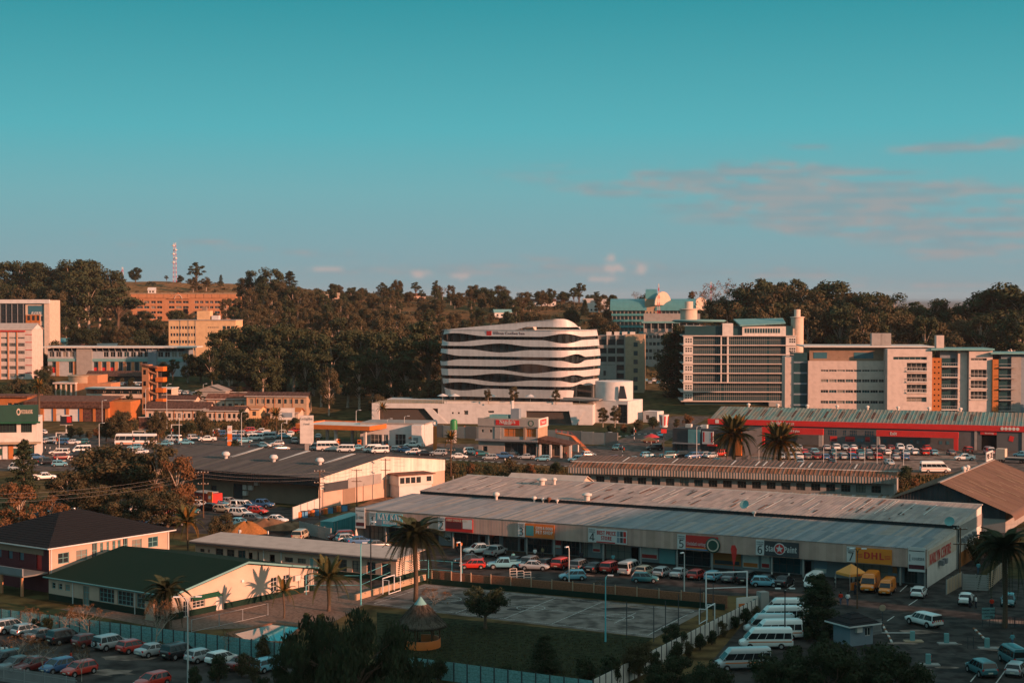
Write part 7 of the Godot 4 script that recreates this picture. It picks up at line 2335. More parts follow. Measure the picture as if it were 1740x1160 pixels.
	for k in 4:
		for i in 9: hs.append([X(288) + i * 1.36 + .1, 4.4 + k * 3.25, X(288) + i * 1.36 + 1.2, 5.8 + k * 3.25])
		for i in 6: hs.append([X(352) + i * .9, 4.9 + k * 3.25, X(352) + i * .9 + .6, 5.5 + k * 3.25])
		for i in 3: hs.append([X(377) + i * 2.0, 4.4 + k * 3.25, X(377) + i * 2.0 + 1.7, 5.9 + k * 3.25])
	facade(o, "wall", L, 19.2, hs, .25, M.yellowwall, -1)
	fill(o, hs, .28, M.glass, M.frame, 1, 1, "window", 0.0, .06)
	shell(o, L, 12, 18.2, M.yellowwall, 0, 0, -3)
	for px in [305, 319, 331]: bx(o, "dark_pier", X(px), -1, .0, X(px) + .2, 18.2, .15, M.grey)
	bx(o, "plant_room", X(332), 18.2, -7, X(354), 22.5, -2, M.yellowwall)
	bx(o, "tank", X(340), 22.5, -5, X(347), 24.5, -3, M.brownwall)
	bx(o, "white_unit", X(357), 18.2, -5, X(369), 20.4, -2, M.white)
	bx(o, "roof_edge", -.2, 18.15, -12, L + .2, 18.5, .3, M.concrete)
	# orange hillside offices with pediment
	o = hill_block("pediment_offices", "long orange hillside offices with central arch pediment", "office building", 222, 401, 1000, .04)
	L = o.get_meta("wide")
	cur = o; curz = 0.0
	hs = []
	for k in 4:
		for q in [[232, 242], [244, 253], [256, 264], [266, 275], [286, 296], [298, 308], [310, 320], [330, 337], [339, 345], [348, 354], [356, 362], [364, 373], [377, 385], [388, 398]]: hs.append([X(q[0]), 1.2 + k * 3.2, X(q[1]), 2.7 + k * 3.2])
	facade(o, "wall", L, 17.0, hs, .4, M.orangebrick, -2)
	fill(o, hs, .42, M.glass, M.frame, 2, 1)
	shell(o, L, 16, 15.0, M.orangebrick, 0, 0, -4)
	b = MB.new()
	b.slab([Vector2(X(284), 13.5), Vector2(X(322), 13.5), Vector2(X(303), 17.5)], .0, .8)
	var pd := part(o, "pediment", b.done(), M.orangebrick)
	b = MB.new()
	var ar := []
	var ir := []
	for i in 13:
		ar.append(Vector3(X(303) - cos(PI * i / 12.0) * 2.3, 13.4 + sin(PI * i / 12.0) * 2.6, .95))
		ir.append(.22)
	b.tube(ar, ir, 5)
	part(pd, "arch", b.done(), M.cream)
	bx(o, "tall_opening", X(311), 1, .02, X(319), 7.5, .1, M.void)
	for k in 13: bx(o, "parapet_panel", L * k / 13.0 + .15, 14.0, .0, L * (k + 1) / 13.0 - .15, 16.6, .4, M.orangebrick)
	bx(o, "cornice", -.3, 16.6, -1, L + .3, 17.1, .7, M.tan)
	# masts on the skyline
	var ms := thing("cell_mast", "tall red and white lattice phone mast on the grassy hilltop", "mast", T(297, 1240))
	lattice(ms, 30.0, 2.6, 1.4)
	for k in 5:
		var d := MB.new()
		d.lathe([Vector2(1.1, -.4), Vector2(1.3, 0), Vector2(1.1, .4)], 8)
		part(ms, "dish_antenna", d.done(), M.offwhite).position = Vector3(.9 if k % 2 else -.9, 15 + k * 3.2, 1.0)
	var m2 := thing("short_mast", "short slim lattice mast left of the tall phone mast", "mast", T(208, 1230))
	lattice(m2, 11.0, 1.6, .6)
	var m3 := thing("aerial_pole", "thin aerial behind the round roofed offices", "mast", T(1208, 900))
	lattice(m3, 30.0, 1.4, .7)
	# houses scattered on the hills
	small_house(915, 1130, 24, 4.0, "long white hill house with red gable roof above the hotel", M.white, M.brownroof, .1)
	small_house(1015, 1060, 18, 7.5, "white house with glazed front on the slope above the hotel", M.white, M.flatroof, .1)
	small_house(855, 1000, 12, 3.6, "small white house below the skyline", M.white, M.tealpale, .2)
	small_house(712, 1180, 9, 3.6, "orange roofed house on the skyline near the tall poplar", M.peach, M.rustroof, .2)
	small_house(560, 1150, 14, 3.2, "terraced pink house under the ridge", M.peach, M.tan, .1)
	small_house(648, 1190, 8, 3.0, "pale house on the ridge beside the round trees", M.cream, M.rustroof, .0)
	small_house(108, 800, 14, 4.4, "blue roofed hut above the college", M.tealpale, M.tealroof, .2)
	small_house(130, 790, 6, 3.6, "small cream hut beside the cypress", M.cream, M.rustroof, .4)
	small_house(235, 820, 9, 3.4, "little yellow house in the hillside bush", M.cream, M.concrete, .5)
	small_house(150, 760, 16, 3.2, "low shed row above the college", M.orangebrick, M.rustroof, .0)
	small_house(185, 780, 11, 3.4, "tin roofed house under the spreading gum", M.tan, M.concrete, .3)
	small_house(360, 1120, 9, 3.6, "tiny white house on the ridge right of the pines", M.white, M.rustroof, .1)
	small_house(258, 1150, 5, 3.0, "tiny white hut on the grassy hill", M.white, M.offwhite, .1)
	small_house(1540, 960, 16, 4.0, "peach house between the trees on the right hill", M.peach, M.tan, .1)
	small_house(1600, 990, 12, 4.0, "orange house below the far hill", M.orangebrick, M.rustroof, .1)
	small_house(1712, 800, 16, 7.0, "white two storey house with orange wall beside the large gum", M.white, M.orangewall, .3)
	small_house(1662, 700, 26, 4.6, "long white bungalow with orange gables behind the offices", M.white, M.rustroof, .05)
	small_house(1718, 690, 22, 4.6, "grey bungalow with small windows behind the offices", M.concrete, M.rustroof, .05)
	var hut := bld("gate_house", "small white flat-roofed gate house beside the side road", "hut", G(1093, 717), G(1117, 718))
	var HL: float = hut.get_meta("wide")
	shell(hut, HL, 5, 3.6, M.white, 0, 0, -.1)
	facade(hut, "wall", HL, 3.6, [[1.0, 1.0, 2.2, 2.4]], .15, M.white, -.1)
	fill(hut, [[1.0, 1.0, 2.2, 2.4]], .18, M.glass)

func near_things() -> void:
	# slab fence along the foreground car park
	panel_fence("slab_fence", "teal painted concrete slab fence along the foreground car park", G(-30, 1058), G(486, 1124), 2.0, 1.6, 5, M.slabteal, M.darkgrey)
	panel_fence("slab_fence", "teal painted slab fence below the round hut lawn", G(640, 1140), G(1008, 1190), 2.0, 1.6, 5, M.slabteal, M.darkgrey)
	panel_fence("pale_slab_fence", "off white slab fence climbing beside the minibuses", G(1008, 1190), G(1296, 1040), 2.1, 1.5, 1, M.offwhite, M.darkgrey)
	var bb := thing("painted_panel", "wall panel painted with a bright picture by the car park gate", "mural", G(1270, 1046), .45)
	bx(bb, "panel", -1.6, .1, -.1, 1.6, 2.4, .1, M.offwhite)
	for q in [[-.9, 1.2, .45, "orange"], [.6, .8, .55, "red"], [1.1, 1.8, .3, "teal"]]: bx(bb, "picture_patch", q[0] - q[2], q[1] - q[2], .1, q[0] + q[2], q[1] + q[2], .12, M[q[3]])
	bx(bb, "end_post", 1.8, 0, -.6, 3.0, 2.9, .5, M.concrete)
	spike_fence("palisade_fence", "grey palisade fence at the bottom left corner", G(-30, 1152), G(130, 1178), 1.6, .16, M.steel)
	spike_fence("palisade_fence", "dark palisade fence beside the notice board on the right", G(1682, 1064), G(1790, 1068), 1.3, .18, M.darkgrey)
	spike_fence("palisade_fence", "short grey palisade gate beside the guard house", G(1478, 1080), G(1500, 1076), 1.8, .16, M.steel)
	# brick bank wall between court and shop car park
	var bw := bld("brick_wall", "weathered red brick wall between the court and shop car park", "wall", G(735, 990), G(1236, 1034))
	var L: float = bw.get_meta("wide")
	for i in 14:
		bx(bw, "brick_panel", L * i / 14.0, -.1, -.15 - .02 * (i % 2), L * (i + 1) / 14.0 - .02, 1.75 - .06 * (i % 3), .15 + .02 * (i % 2), M.brick)
		bx(bw, "pier", L * i / 14.0 - .06, -.1, .18, L * i / 14.0 + .06, 1.95, .3, M.tan)
	bx(bw, "green_kerb", 0, -.1, .9, L, .75, 1.15, M.darkgreen)
	var wl := bld("court_end_wall", "low plastered wall at the left end of the court", "wall", G(604, 1020), G(722, 985))
	bx(wl, "wall", 0, -.1, -.15, wl.get_meta("wide"), .8, .15, M.tan)
	# goals
	for q in [[660, 1006, 155.0, "white handball goal frame at the near end of the court"], [1208, 1058, -25.0, "white handball goal frame at the far end of the court"]]:
		var g := thing("goal_frame", q[3], "goal", G(q[0], q[1]), deg_to_rad(q[2] + 90))
		for x in [-1.6, 1.6]:
			bx(g, "upright", x - .05, 0, -.05, x + .05, 2.1, .05, M.plastic)
			bx(g, "rear_upright", x - .04, 0, -1.0, x + .04, 1.9, -.92, M.plastic)
			bx(g, "side_bar", x - .04, 1.9, -1.0, x + .04, 1.98, .05, M.plastic)
		bx(g, "crossbar", -1.65, 2.1, -.05, 1.65, 2.2, .05, M.plastic)
		bx(g, "rear_bar", -1.65, .05, -1.0, 1.65, .13, -.92, M.plastic)
	var bf := thing("tall_goal_frame", "tall white rectangular frame by the shop car park", "frame", G(1200, 1034), .2)
	for x in [0.0, 5.6]: bx(bf, "upright", x - .07, 0, -.07, x + .07, 4.6, .07, M.plastic)
	bx(bf, "crossbar", -.07, 4.6, -.07, 5.67, 4.75, .07, M.plastic)
	bx(bf, "crossbar", .07, 2.6, -.05, 5.53, 2.7, .05, M.plastic)
	for q in [[866, 986, .2], [878, 990, .2], [890, 992, .2]]:
		var rk := thing("steel_stile", {866: "left", 878: "middle", 890: "right"}[q[0]] + " white welded pipe rack standing by the brick wall", "rack", G(q[0], q[1]), .3, "pipe racks by the brick wall")
		for x in [0.0, 1.0]: bx(rk, "upright", x, 0, 0, x + .07, 1.7, .07, M.offwhite)
		for y in [.5, .9, 1.3, 1.65]: bx(rk, "rung", .07, y, .01, 1.0, y + .06, .06, M.offwhite)
	mesh_fence("teal pipe fence around the court and pool", [G(520, 1010), G(612, 1010), G(668, 985), G(728, 982), G(768, 985), G(785, 987)], 2.6, M.tealpole, [1.0, .5])
	mesh_fence("low grey pipe fence beside the swimming pool", [G(325, 1074), G(372, 1064), G(412, 1055), G(455, 1045)], 1.5, M.steel, [1.0, .05])
	mesh_fence("dark wire fence at the far court end", [G(1065, 1082), G(1111, 1090), G(1131, 1080), G(1153, 1068), G(1190, 1054), G(1212, 1046)], 4.2, M.darkgrey, [.33])
	mesh_fence("brown post fence on the grass bank by the street", [G(770, 822), G(792, 822), G(813, 822), G(836, 822), G(855, 822)], 1.8, M.pole, [])
	mesh_fence("white bollard fence along the hardware store forecourt", [G(1290, 792), G(1341, 793), G(1400, 794), G(1421, 794), G(1446, 794), G(1470, 794), G(1491, 794), G(1513, 793), G(1536, 793)], 4.8, M.pole, [], "flag_pole_row")
	# lamps
	post_lamp(G(319, 1168), 9.2, "double headed lamp post in the foreground car park", M.pole, [[-.9, .1], [.9, -.1]])
	for q in [[783, 996, 6.0], [967, 1008, 6.2], [1163, 1026, 6.6]]: post_lamp(G(q[0], q[1]), q[2], {783: "pale lamp post by the pipe racks", 967: "pale lamp post halfway along the brick wall", 1163: "pale lamp post at the far end of the brick wall"}[q[0]], M.pole, [[-.2, .25]])
	post_lamp(G(1029, 1090), 7.6, "teal lamp post on the lawn edge of the court", M.tealpole, [[.35, .1]])
	post_lamp(G(613, 1028), 8.0, "teal lamp post beside the palm and goal", M.tealpole, [[.3, 0]])
	post_lamp(G(630, 1008), 9.6, "black lamp post behind the teal fence", M.black, [[.2, .1]])
	post_lamp(G(1334, 1100), 6.6, "slim black lamp post among the parked minibuses", M.black, [[-.6, 0], [.6, 0]])
	post_lamp(G(1457, 1034), 7.6, "brown lamp post beside the guard house", M.woodpole, [[-.5, 0], [.6, .1]])
	var k := 0
	for q in [[410, 756, 9.0], [478, 756, 6.0], [100, 772, 5.0], [168, 772, 8.0], [304, 752, 8.0], [341, 738, 7.5], [173, 730, 9.0], [1184, 787, 9.0], [345, 700, 10.0], [283, 730, 14.0], [247, 725, 12.0], [605, 752, 9.0], [658, 755, 7.0], [687, 757, 8.0]]:
		post_lamp(G(q[0], q[1]), q[2], "%s street lamp from the left along the main street" % nth(k), M.pole, [[.9, .2]], "street lamps along the main street")
		k += 1
	# thatched round hut
	var c := XD(-10.6, 186.5)
	var r := thing("thatched_hut", "round thatched shelter with low orange wall on the lawn", "hut", c)
	var b := MB.new()
	b.lathe([Vector2(2.45, 2.5), Vector2(3.05, 2.35), Vector2(2.9, 2.7), Vector2(1.6, 3.9), Vector2(.75, 4.9), Vector2(.6, 5.0)], 28)
	part(r, "thatched_roof", b.done(), M.thatch)
	var st := tmb()
	rng.seed = 55
	for i in 700:
		var a := rng.randf() * TAU
		var t := rng.randf()
		var rr := lerpf(3.0, .8, t)
		var p := Vector3(cos(a) * rr, lerpf(2.55, 4.9, t) + .03, sin(a) * rr)
		var g := rng.randf_range(.03, .11)
		st.col = Color(g, g * .8, g * .63)
		st.bar(p, p + Vector3(cos(a) * .3, -.31, sin(a) * .3), .05, .03)
	part(r, "straw", st.done(), M.tint).set_meta("kind", "stuff")
	b = MB.new()
	b.lathe([Vector2(.78, 4.85), Vector2(.1, 5.75), Vector2(.02, 5.8)], 14)
	part(r, "roof_cap", b.done(), M.tealpale)
	b = MB.new()
	var outer := []
	for i in 21:
		var a := -2.6 + i * 4.2 / 20.0
		outer.append([Vector3(cos(a) * 2.35, 0, -sin(a) * 2.35), Vector3(cos(a) * 2.35, .95, -sin(a) * 2.35), Vector3(cos(a) * 2.15, .95, -sin(a) * 2.15), Vector3(cos(a) * 2.15, 0, -sin(a) * 2.15)])
	b.grid(outer)
	part(r, "orange_wall", b.done(), M.orange)
	for i in 7: bx(r, "post", cos(i * .9) * 2.2 - .08, 0, sin(i * .9) * 2.2 - .08, cos(i * .9) * 2.2 + .08, 2.6, sin(i * .9) * 2.2 + .08, M.woodpole)
	b = MB.new()
	b.lathe([Vector2(2.1, .02), Vector2(.01, .03)], 20)
	part(r, "floor", b.done(), M.concrete)
	for q in [[-.5, .6], [.7, -.2]]:
		bx(r, "bench", q[0] - .7, .4, q[1] - .2, q[0] + .7, .5, q[1] + .2, M.woodpole)
	# pool
	var pool := thing("swimming_pool", "small angular swimming pool with brick edge behind the slab fence", "pool", Vector3.ZERO)
	var pp := [G(396, 1078), G(462, 1062), G(509, 1067), G(480, 1092), G(420, 1092)]
	b = MB.new()
	var wm := MB.new()
	var fl := MB.new()
	var cen := Vector3.ZERO
	for p in pp: cen += p / pp.size()
	for i in pp.size():
		var p0: Vector3 = pp[i]; var p1: Vector3 = pp[(i + 1) % pp.size()]
		var q0 := p0 + (p0 - cen).normalized() * .9; var q1 := p1 + (p1 - cen).normalized() * .9
		var u := Vector3(0, .22, 0)
		b.quad(p1 + u, p0 + u, q0 + u, q1 + u); b.quad(q1, q0, q0 + u, q1 + u); b.quad(p0, p1, p1 + u, p0 + u)
		wm.tri(cen + Vector3(0, .13, 0), p1 + Vector3(0, .13, 0), p0 + Vector3(0, .13, 0))
		fl.tri(cen + Vector3(0, .03, 0), p1 + Vector3(0, .03, 0), p0 + Vector3(0, .03, 0))
	part(pool, "brick_edge", b.done(), M.brick)
	part(pool, "pool_floor", fl.done(), M.pooltile)
	var wat := StandardMaterial3D.new()
	wat.albedo_color = Color(.12, .6, .62, .6)
	wat.transparency = BaseMaterial3D.TRANSPARENCY_ALPHA
	wat.roughness = .04
	part(pool, "water", wm.done(), wat)
	# gazebo, guard house and barriers
	var gz := thing("gazebo_tent", "yellow pop-up gazebo in front of the end shop", "gazebo", G(1447, 1000), .49)
	b = MB.new()
	for i in 4:
		var a := i * PI / 2 + PI / 4
		var e := a + PI / 2
		var rr := 1.5 * sqrt(2.0)
		var p0 := Vector3(cos(a) * rr, 2.3, -sin(a) * rr); var p1 := Vector3(cos(e) * rr, 2.3, -sin(e) * rr)
		b.tri(p0, p1, Vector3(0, 3.5, 0))
		b.quad(p0 - Vector3(0, .35, 0), p1 - Vector3(0, .35, 0), p1, p0)
		bx(gz, "leg", p0.x - .03, 0, p0.z - .03, p0.x + .03, 2.3, p0.z + .03, M.steel)
	part(gz, "canopy", b.done(), M.yellow)
	text(gz, "DHL", Vector3(0, 2.12, 1.53), .25, M.red)
	bx(gz, "counter", -.8, 0, .6, .2, 1.0, 1.1, M.orange)
	var gh := thing("guard_house", "small dark guard house with hipped tile roof", "guard house", G(1450, 1092), .5)
	facade(gh, "wall", 3.4, 2.5, [[.5, 1.0, 1.4, 2.0]], .12, M.bluegrey, -.1, 1.5, -1.7)
	fill(gh, [[.5, 1.0, 1.4, 2.0]], .14, M.glass, M.frame, 2, 1, "window", 1.5)
	shell(gh, 3.4, 3.0, 2.5, M.bluegrey, 1.5, -1.7, -.1)
	bx(gh, "side_window", 1.7, 1.0, -.5, 1.74, 2.0, .5, M.glass)
	hip_roof(gh, -1.7, 1.7, -1.5, 1.5, 2.5, 1.2, M.tile2, .7)
	bx(gh, "air_conditioner", -1.0, 1.6, 1.5, -.2, 2.2, 1.9, M.offwhite)
	for q in [[1551, 1090, "teal boom barrier post with white arm near the guard house"], [1609, 1094, "teal ticket post in the middle of the entrance"], [1678, 1102, "pale ticket post on the right kerb of the entrance"], [1578, 1130, "teal ticket post with red lamps in the lower car park"]]:
		var p := thing("barrier_post", q[2], "barrier", G(q[0], q[1]))
		bx(p, "cabinet", -.25, .15, -.2, .25, 1.25, .2, M.tealpale)
		bx(p, "island", -1.0, -.05, -.5, 1.2, .15, .6, M.concrete if q[0] != 1551 else M.tan)
		if q[0] == 1551:
			bx(p, "arm", -3.6, 1.0, -.04, -.25, 1.1, .04, M.white)
		if q[0] == 1578:
			for y in [.5, .9]: bx(p, "red_lamp", .25, y, -.1, .32, y + .2, .1, M.red)
	for q in [[1500, 1062, 1516, 1092], [1655, 1068, 1680, 1092]]:
		var kb := bld("kerb", "", "", G(q[0], q[1]), G(q[2], q[3]))
		for t in ["label", "category"]: kb.remove_meta(t)
		kb.set_meta("kind", "structure")
		for i in 8: bx(kb, "kerb_stone", kb.get_meta("wide") * i / 8.0 + .02, -.1, -.12, kb.get_meta("wide") * (i + 1) / 8.0 - .02, .16, .12, M.paint if i % 2 else M.brick)
	var nb := thing("notice_board", "white notice board on two posts beside the entrance road", "sign", G(1680, 1064), .1)
	bx(nb, "board", -.8, .9, -.04, .8, 2.3, .04, M.tealpale)
	for x in [-.75, .7]: bx(nb, "post", x, 0, -.09, x + .07, 2.3, -.04, M.darkgrey)
	for i in 3: text(nb, ["THANK YOU", "PLEASE DRIVE", "SAFELY"][i], Vector3(0, 2.0 - i * .38, .06), .22, M.darkgrey)
	var fr := thing("frame_stand", "empty dark frame stand in the entrance", "frame", G(1650, 1102), .2)
	for x in [-.35, .35]: bx(fr, "upright", x - .03, 0, -.03, x + .03, 1.4, .03, M.darkgrey)
	for y in [.5, 1.38]: bx(fr, "bar", -.35, y, -.03, .35, y + .05, .03, M.darkgrey)
	var rs := thing("round_road_sign", "round red bordered road sign near the guard house", "sign", G(1500, 1070))
	bx(rs, "post", -.04, 0, -.04, .04, 2.6, .04, M.darkgrey)
	b = MB.new()
	b.lathe([Vector2(.4, 0), Vector2(.4, .04), Vector2(.3, .045), Vector2(.01, .045)], 16)
	var q2 := part(rs, "disc", b.done(), M.tan)
	q2.position = Vector3(0, 2.7, .04); q2.rotation.x = PI / 2
	panel_fence("alley_wall", "mossy concrete slab fence at the end of the shops", G(1609, 1010), G(1634, 996), 2.0, 1.6, 6, M.tan, M.concrete)
	panel_fence("alley_wall", "grey slab fence with dark gate behind the palm", G(1637, 1002), G(1680, 1004), 2.2, 1.8, 6, M.concrete, M.concrete)
	panel_fence("alley_wall", "tan slab fence climbing behind the palm", G(1680, 1002), G(1712, 974), 2.2, 1.6, 6, M.tan, M.concrete)
	var fp := thing("feather_flag", "red feather flag in front of the fifth shop", "flag", G(1247, 985))
	bx(fp, "pole", -.03, 0, -.03, .03, 4.6, .03, M.red)
	b = MB.new()
	b.slab([Vector2(-.05, 2.2), Vector2(.1, 2.2), Vector2(.4, 3.6), Vector2(.45, 4.4), Vector2(.2, 5.0), Vector2(-.3, 5.0), Vector2(-.45, 4.4), Vector2(-.3, 3.6)], -.015, .015)
	part(fp, "banner", b.done(), M.red)
	for q in [[1312, 985], [1341, 987], [1420, 993], [1549, 1012]]:
		var bo := thing("bollard", "black and white bollard " + {1312: "left of the paint shop door", 1341: "right of the paint shop door", 1420: "beside the gazebo", 1549: "beside the last white hatchback"}[q[0]], "bollard", G(q[0], q[1]), 0.0, "bollards in front of the shops")
		for i in 4: bx(bo, "band", -.1, i * .28, -.1, .1, (i + 1) * .28, .1, M.paint if i % 2 else M.darkgrey)
	# street furniture: boards, kiosks, traffic lights
	var hd := [[112, 735, 3.6, 2.8, 2.5, "dark advertising board with red picture above the hedge", "black"], [246, 748, 3.5, 3.4, 3.2, "blank dark square board with white frame over the coach", "brownroof"], [487, 722, 5.1, 3.6, 1.8, "pale picture billboard beside the palm", "offwhite"]]
	for h in hd:
		var o := thing("billboard", h[5], "billboard", G(h[0], h[1]))
		bx(o, "board", -h[2] / 2, h[4], -.15, h[2] / 2, h[4] + h[3], .15, M[h[6]])
		for e in [[-h[2] / 2 - .12, h[4] - .12, h[2] / 2 + .12, h[4]], [-h[2] / 2 - .12, h[4] + h[3], h[2] / 2 + .12, h[4] + h[3] + .12]]: bx(o, "frame_bar", e[0], e[1], -.18, e[2], e[3], .2, M.offwhite)
		bx(o, "post", -.15, 0, -.15, .15, h[4] - .12, .15, M.pole)
		if h[6] == "black":
			bx(o, "picture", .2, h[4] + .6, .15, 1.6, h[4] + 2.4, .18, M.red)
			bx(o, "caption", -1.4, h[4] + 2.5, .15, 1.2, h[4] + 2.9, .18, M.white)
		if h[6] == "offwhite": bx(o, "picture", -1.6, h[4] + .7, .15, 1.8, h[4] + 2.2, .18, M.bluegrey)
	for q in [[95, 772, 5.6], [225, 772, 6.0], [291, 752, 5.0], [362, 750, 3.4], [1058, 779, 3.2], [1078, 750, 4.0]]:
		var t := thing("traffic_light", "striped post traffic light " + {95: "with arm beside the bank corner", 225: "with arm in front of the coach", 291: "with arm right of the coach", 362: "short at the street bend", 1058: "at the foot of the side road", 1078: "halfway up the side road"}[q[0]], "traffic light", G(q[0], q[1]), 0.0, "traffic lights at the junctions")
		for i in 6: bx(t, "post_band", -.1, q[2] * i / 6.0, -.1, .1, q[2] * (i + 1) / 6.0, .1, M.white if i % 2 else M.darkgrey)
		if q[2] > 4.5: bx(t, "arm", -.1, q[2], -.08, 3.0, q[2] + .16, .08, M.offwhite)
		bx(t, "signal_head", .15, q[2] * .55, -.15, .55, q[2] * .55 + 1.2, .2, M.black)
		for i in 3: bx(t, "lens", .22, q[2] * .55 + .1 + i * .36, .2, .48, q[2] * .55 + .36 + i * .36, .24, [M.green, M.orange, M.red][i])
	var kk := bld("red_kiosk", "bright red airtime kiosk against the shed wall", "kiosk", G(330, 858), G(361, 862))
	var KL: float = kk.get_meta("wide")
	bx(kk, "wall", 0, 0, -2.4, KL, 2.6, 0, M.red)
	bx(kk, "window", .4, .9, .0, 1.4, 2.0, .05, M.black)
	bx(kk, "end_panel", KL - 1.4, 0, .0, KL, 3.0, .12, M.orange)
	bx(kk, "white_logo", KL - 1.1, 1.6, .12, KL - .4, 2.2, .16, M.white)
	bx(kk, "roof", -.2, 2.6, -2.6, KL - 1.4, 2.75, .4, M.concrete)
	var kc := MB.new()
	kc.lathe([Vector2(.5, 0), Vector2(.5, .03), Vector2(.38, .03), Vector2(.38, 0)], 14)
	var kp := part(kk, "round_logo", kc.done(), M.cream)
	kp.position = Vector3(1.9, 1.5, .0); kp.rotation.x = PI / 2
	# power poles and their wires
	var tops := []
	for q in [[345, 880, 8.6, "crooked wooden power pole with insulator arms beside the kiosk"], [606, 868, 8.0, "wooden power pole in front of the white gable"], [655, 850, 8.4, "second wooden power pole by the white hut"], [543, 882, 9.0, "thin power pole at the shed corner"], [766, 812, 8.6, "thin dark pole on the grass bank by the restaurant"], [1632, 992, 8.0, "dark power pole at the end of the shops"]]:
		var p := thing("power_pole", q[3], "power pole", G(q[0], q[1]))
		b = MB.new()
		b.tube([Vector3(0, -.2, 0), Vector3(0, q[2], 0)], [.14, .09], 7)
		part(p, "pole", b.done(), M.woodpole)
		for y in [q[2] - .3, q[2] - 2.4]:
			bx(p, "cross_arm", -1.0, y, -.06, 1.0, y + .12, .06, M.woodpole)
			for x in [-.9, -.3, .3, .9]: bx(p, "insulator", x - .05, y + .12, -.05, x + .05, y + .3, .05, M.offwhite)
		tops.append(p.position + Vector3(0, q[2], 0))
	var lines := [[W(-30, 842, 250), tops[0]], [tops[0], tops[1]], [tops[1], tops[2]], [tops[3], tops[1]], [tops[2], W(790, 770, 380)], [tops[5], tops[5] + Vector3(30, -1, -30)]]
	for i in lines.size():
		var w := thing("power_line", "%s span of sagging power wires over the yard" % nth(i), "power line", lines[i][0], 0.0, "power lines over the yard")
		for s in 3:
			var pts := []
			var rr := []
			var off := Vector3(.1, .1 - s * .55, (s - 1) * .95)
			for j in 11:
				var t := j / 10.0
				pts.append((lines[i][1] - lines[i][0]) * t + off - Vector3(0, 2.0 * t * (1 - t) * 2.0, 0))
				rr.append(.014)
			b = MB.new()
			b.tube(pts, rr, 4, false)
			part(w, "wire", b.done(), M.wire)
	# rubble and red soil beside the lot
	b = MB.new()
	for q in [[418, 905, 4.2, 2.0], [455, 898, 5.5, 1.8], [495, 896, 4.0, 1.1]]:
		var hp := thing("soil_heap", {418: "heap of bright orange soil by the classroom roof", 455: "large brown rubble heap in the lot", 495: "low grey rubble heap by the yard wall"}[q[0]], "soil heap", G(q[0], q[1]))
		var m := MB.new()
		var rows := []
		for i in 6:
			var rw := []
			var t := i / 5.0
			for j in 16:
				var a := -TAU * j / 16
				var rr: float = q[2] * (1.0 - t * .92) * (1.0 + .18 * sin(j * 2.7 + q[0]) + .1 * sin(j * 5.1))
				rw.append(Vector3(cos(a) * rr, q[3] * sin(t * 1.5) * (1.0 + .12 * sin(j * 1.9)) - .1, sin(a) * rr * .6))
			rows.append(rw)
		m.grid(rows, true)
		part(hp, "heap", m.done(), M.soil if q[0] == 418 else M.dirt)
	for i in 12:
		var q := G(508 + i * 7.5, 880 - i * 1.2)
		var bn := thing("yard_drum", "%s drum or crate along the yard behind the wall" % nth(i), "drum", q, i * .7, "drums and crates in the shed yard")
		if i % 3 == 1:
			bx(bn, "crate", -.6, 0, -.5, .6, 1.1, .5, M.blue)
			bx(bn, "lid", -.65, 1.1, -.55, .65, 1.18, .55, M.darkgrey)
		else:
			b = MB.new()
			b.lathe([Vector2(.42, 0), Vector2(.45, .3), Vector2(.42, .6), Vector2(.45, .9), Vector2(.42, 1.1), Vector2(.01, 1.12)], 12)
			part(bn, "drum_body", b.done(), [M.orange, M.blue, M.rustroof][i % 3])
			bx(bn, "bung", -.06, 1.12, .1, .06, 1.18, .22, M.darkgrey)
	for q in [[706, 757, "orange"], [790, 742, "orange"], [1107, 756, "red"], [1103, 762, "orange"]]:
		var pr := thing("street_parasol", {706: "orange market parasol near the fuel shop", 790: "orange market parasol by the retaining wall", 1107: "red frame stall near the bucket mast", 1103: "yellow jumping castle by the side road"}[q[0]], "stall", G(q[0], q[1]))
		b = MB.new()
		b.lathe([Vector2(2.4, 2.2), Vector2(1.2, 2.8), Vector2(.02, 3.2)], 8)
		part(pr, "canopy", b.done(), M[q[2]])
		bx(pr, "pole", -.06, 0, -.06, .06, 3.0, .06, M.pole)

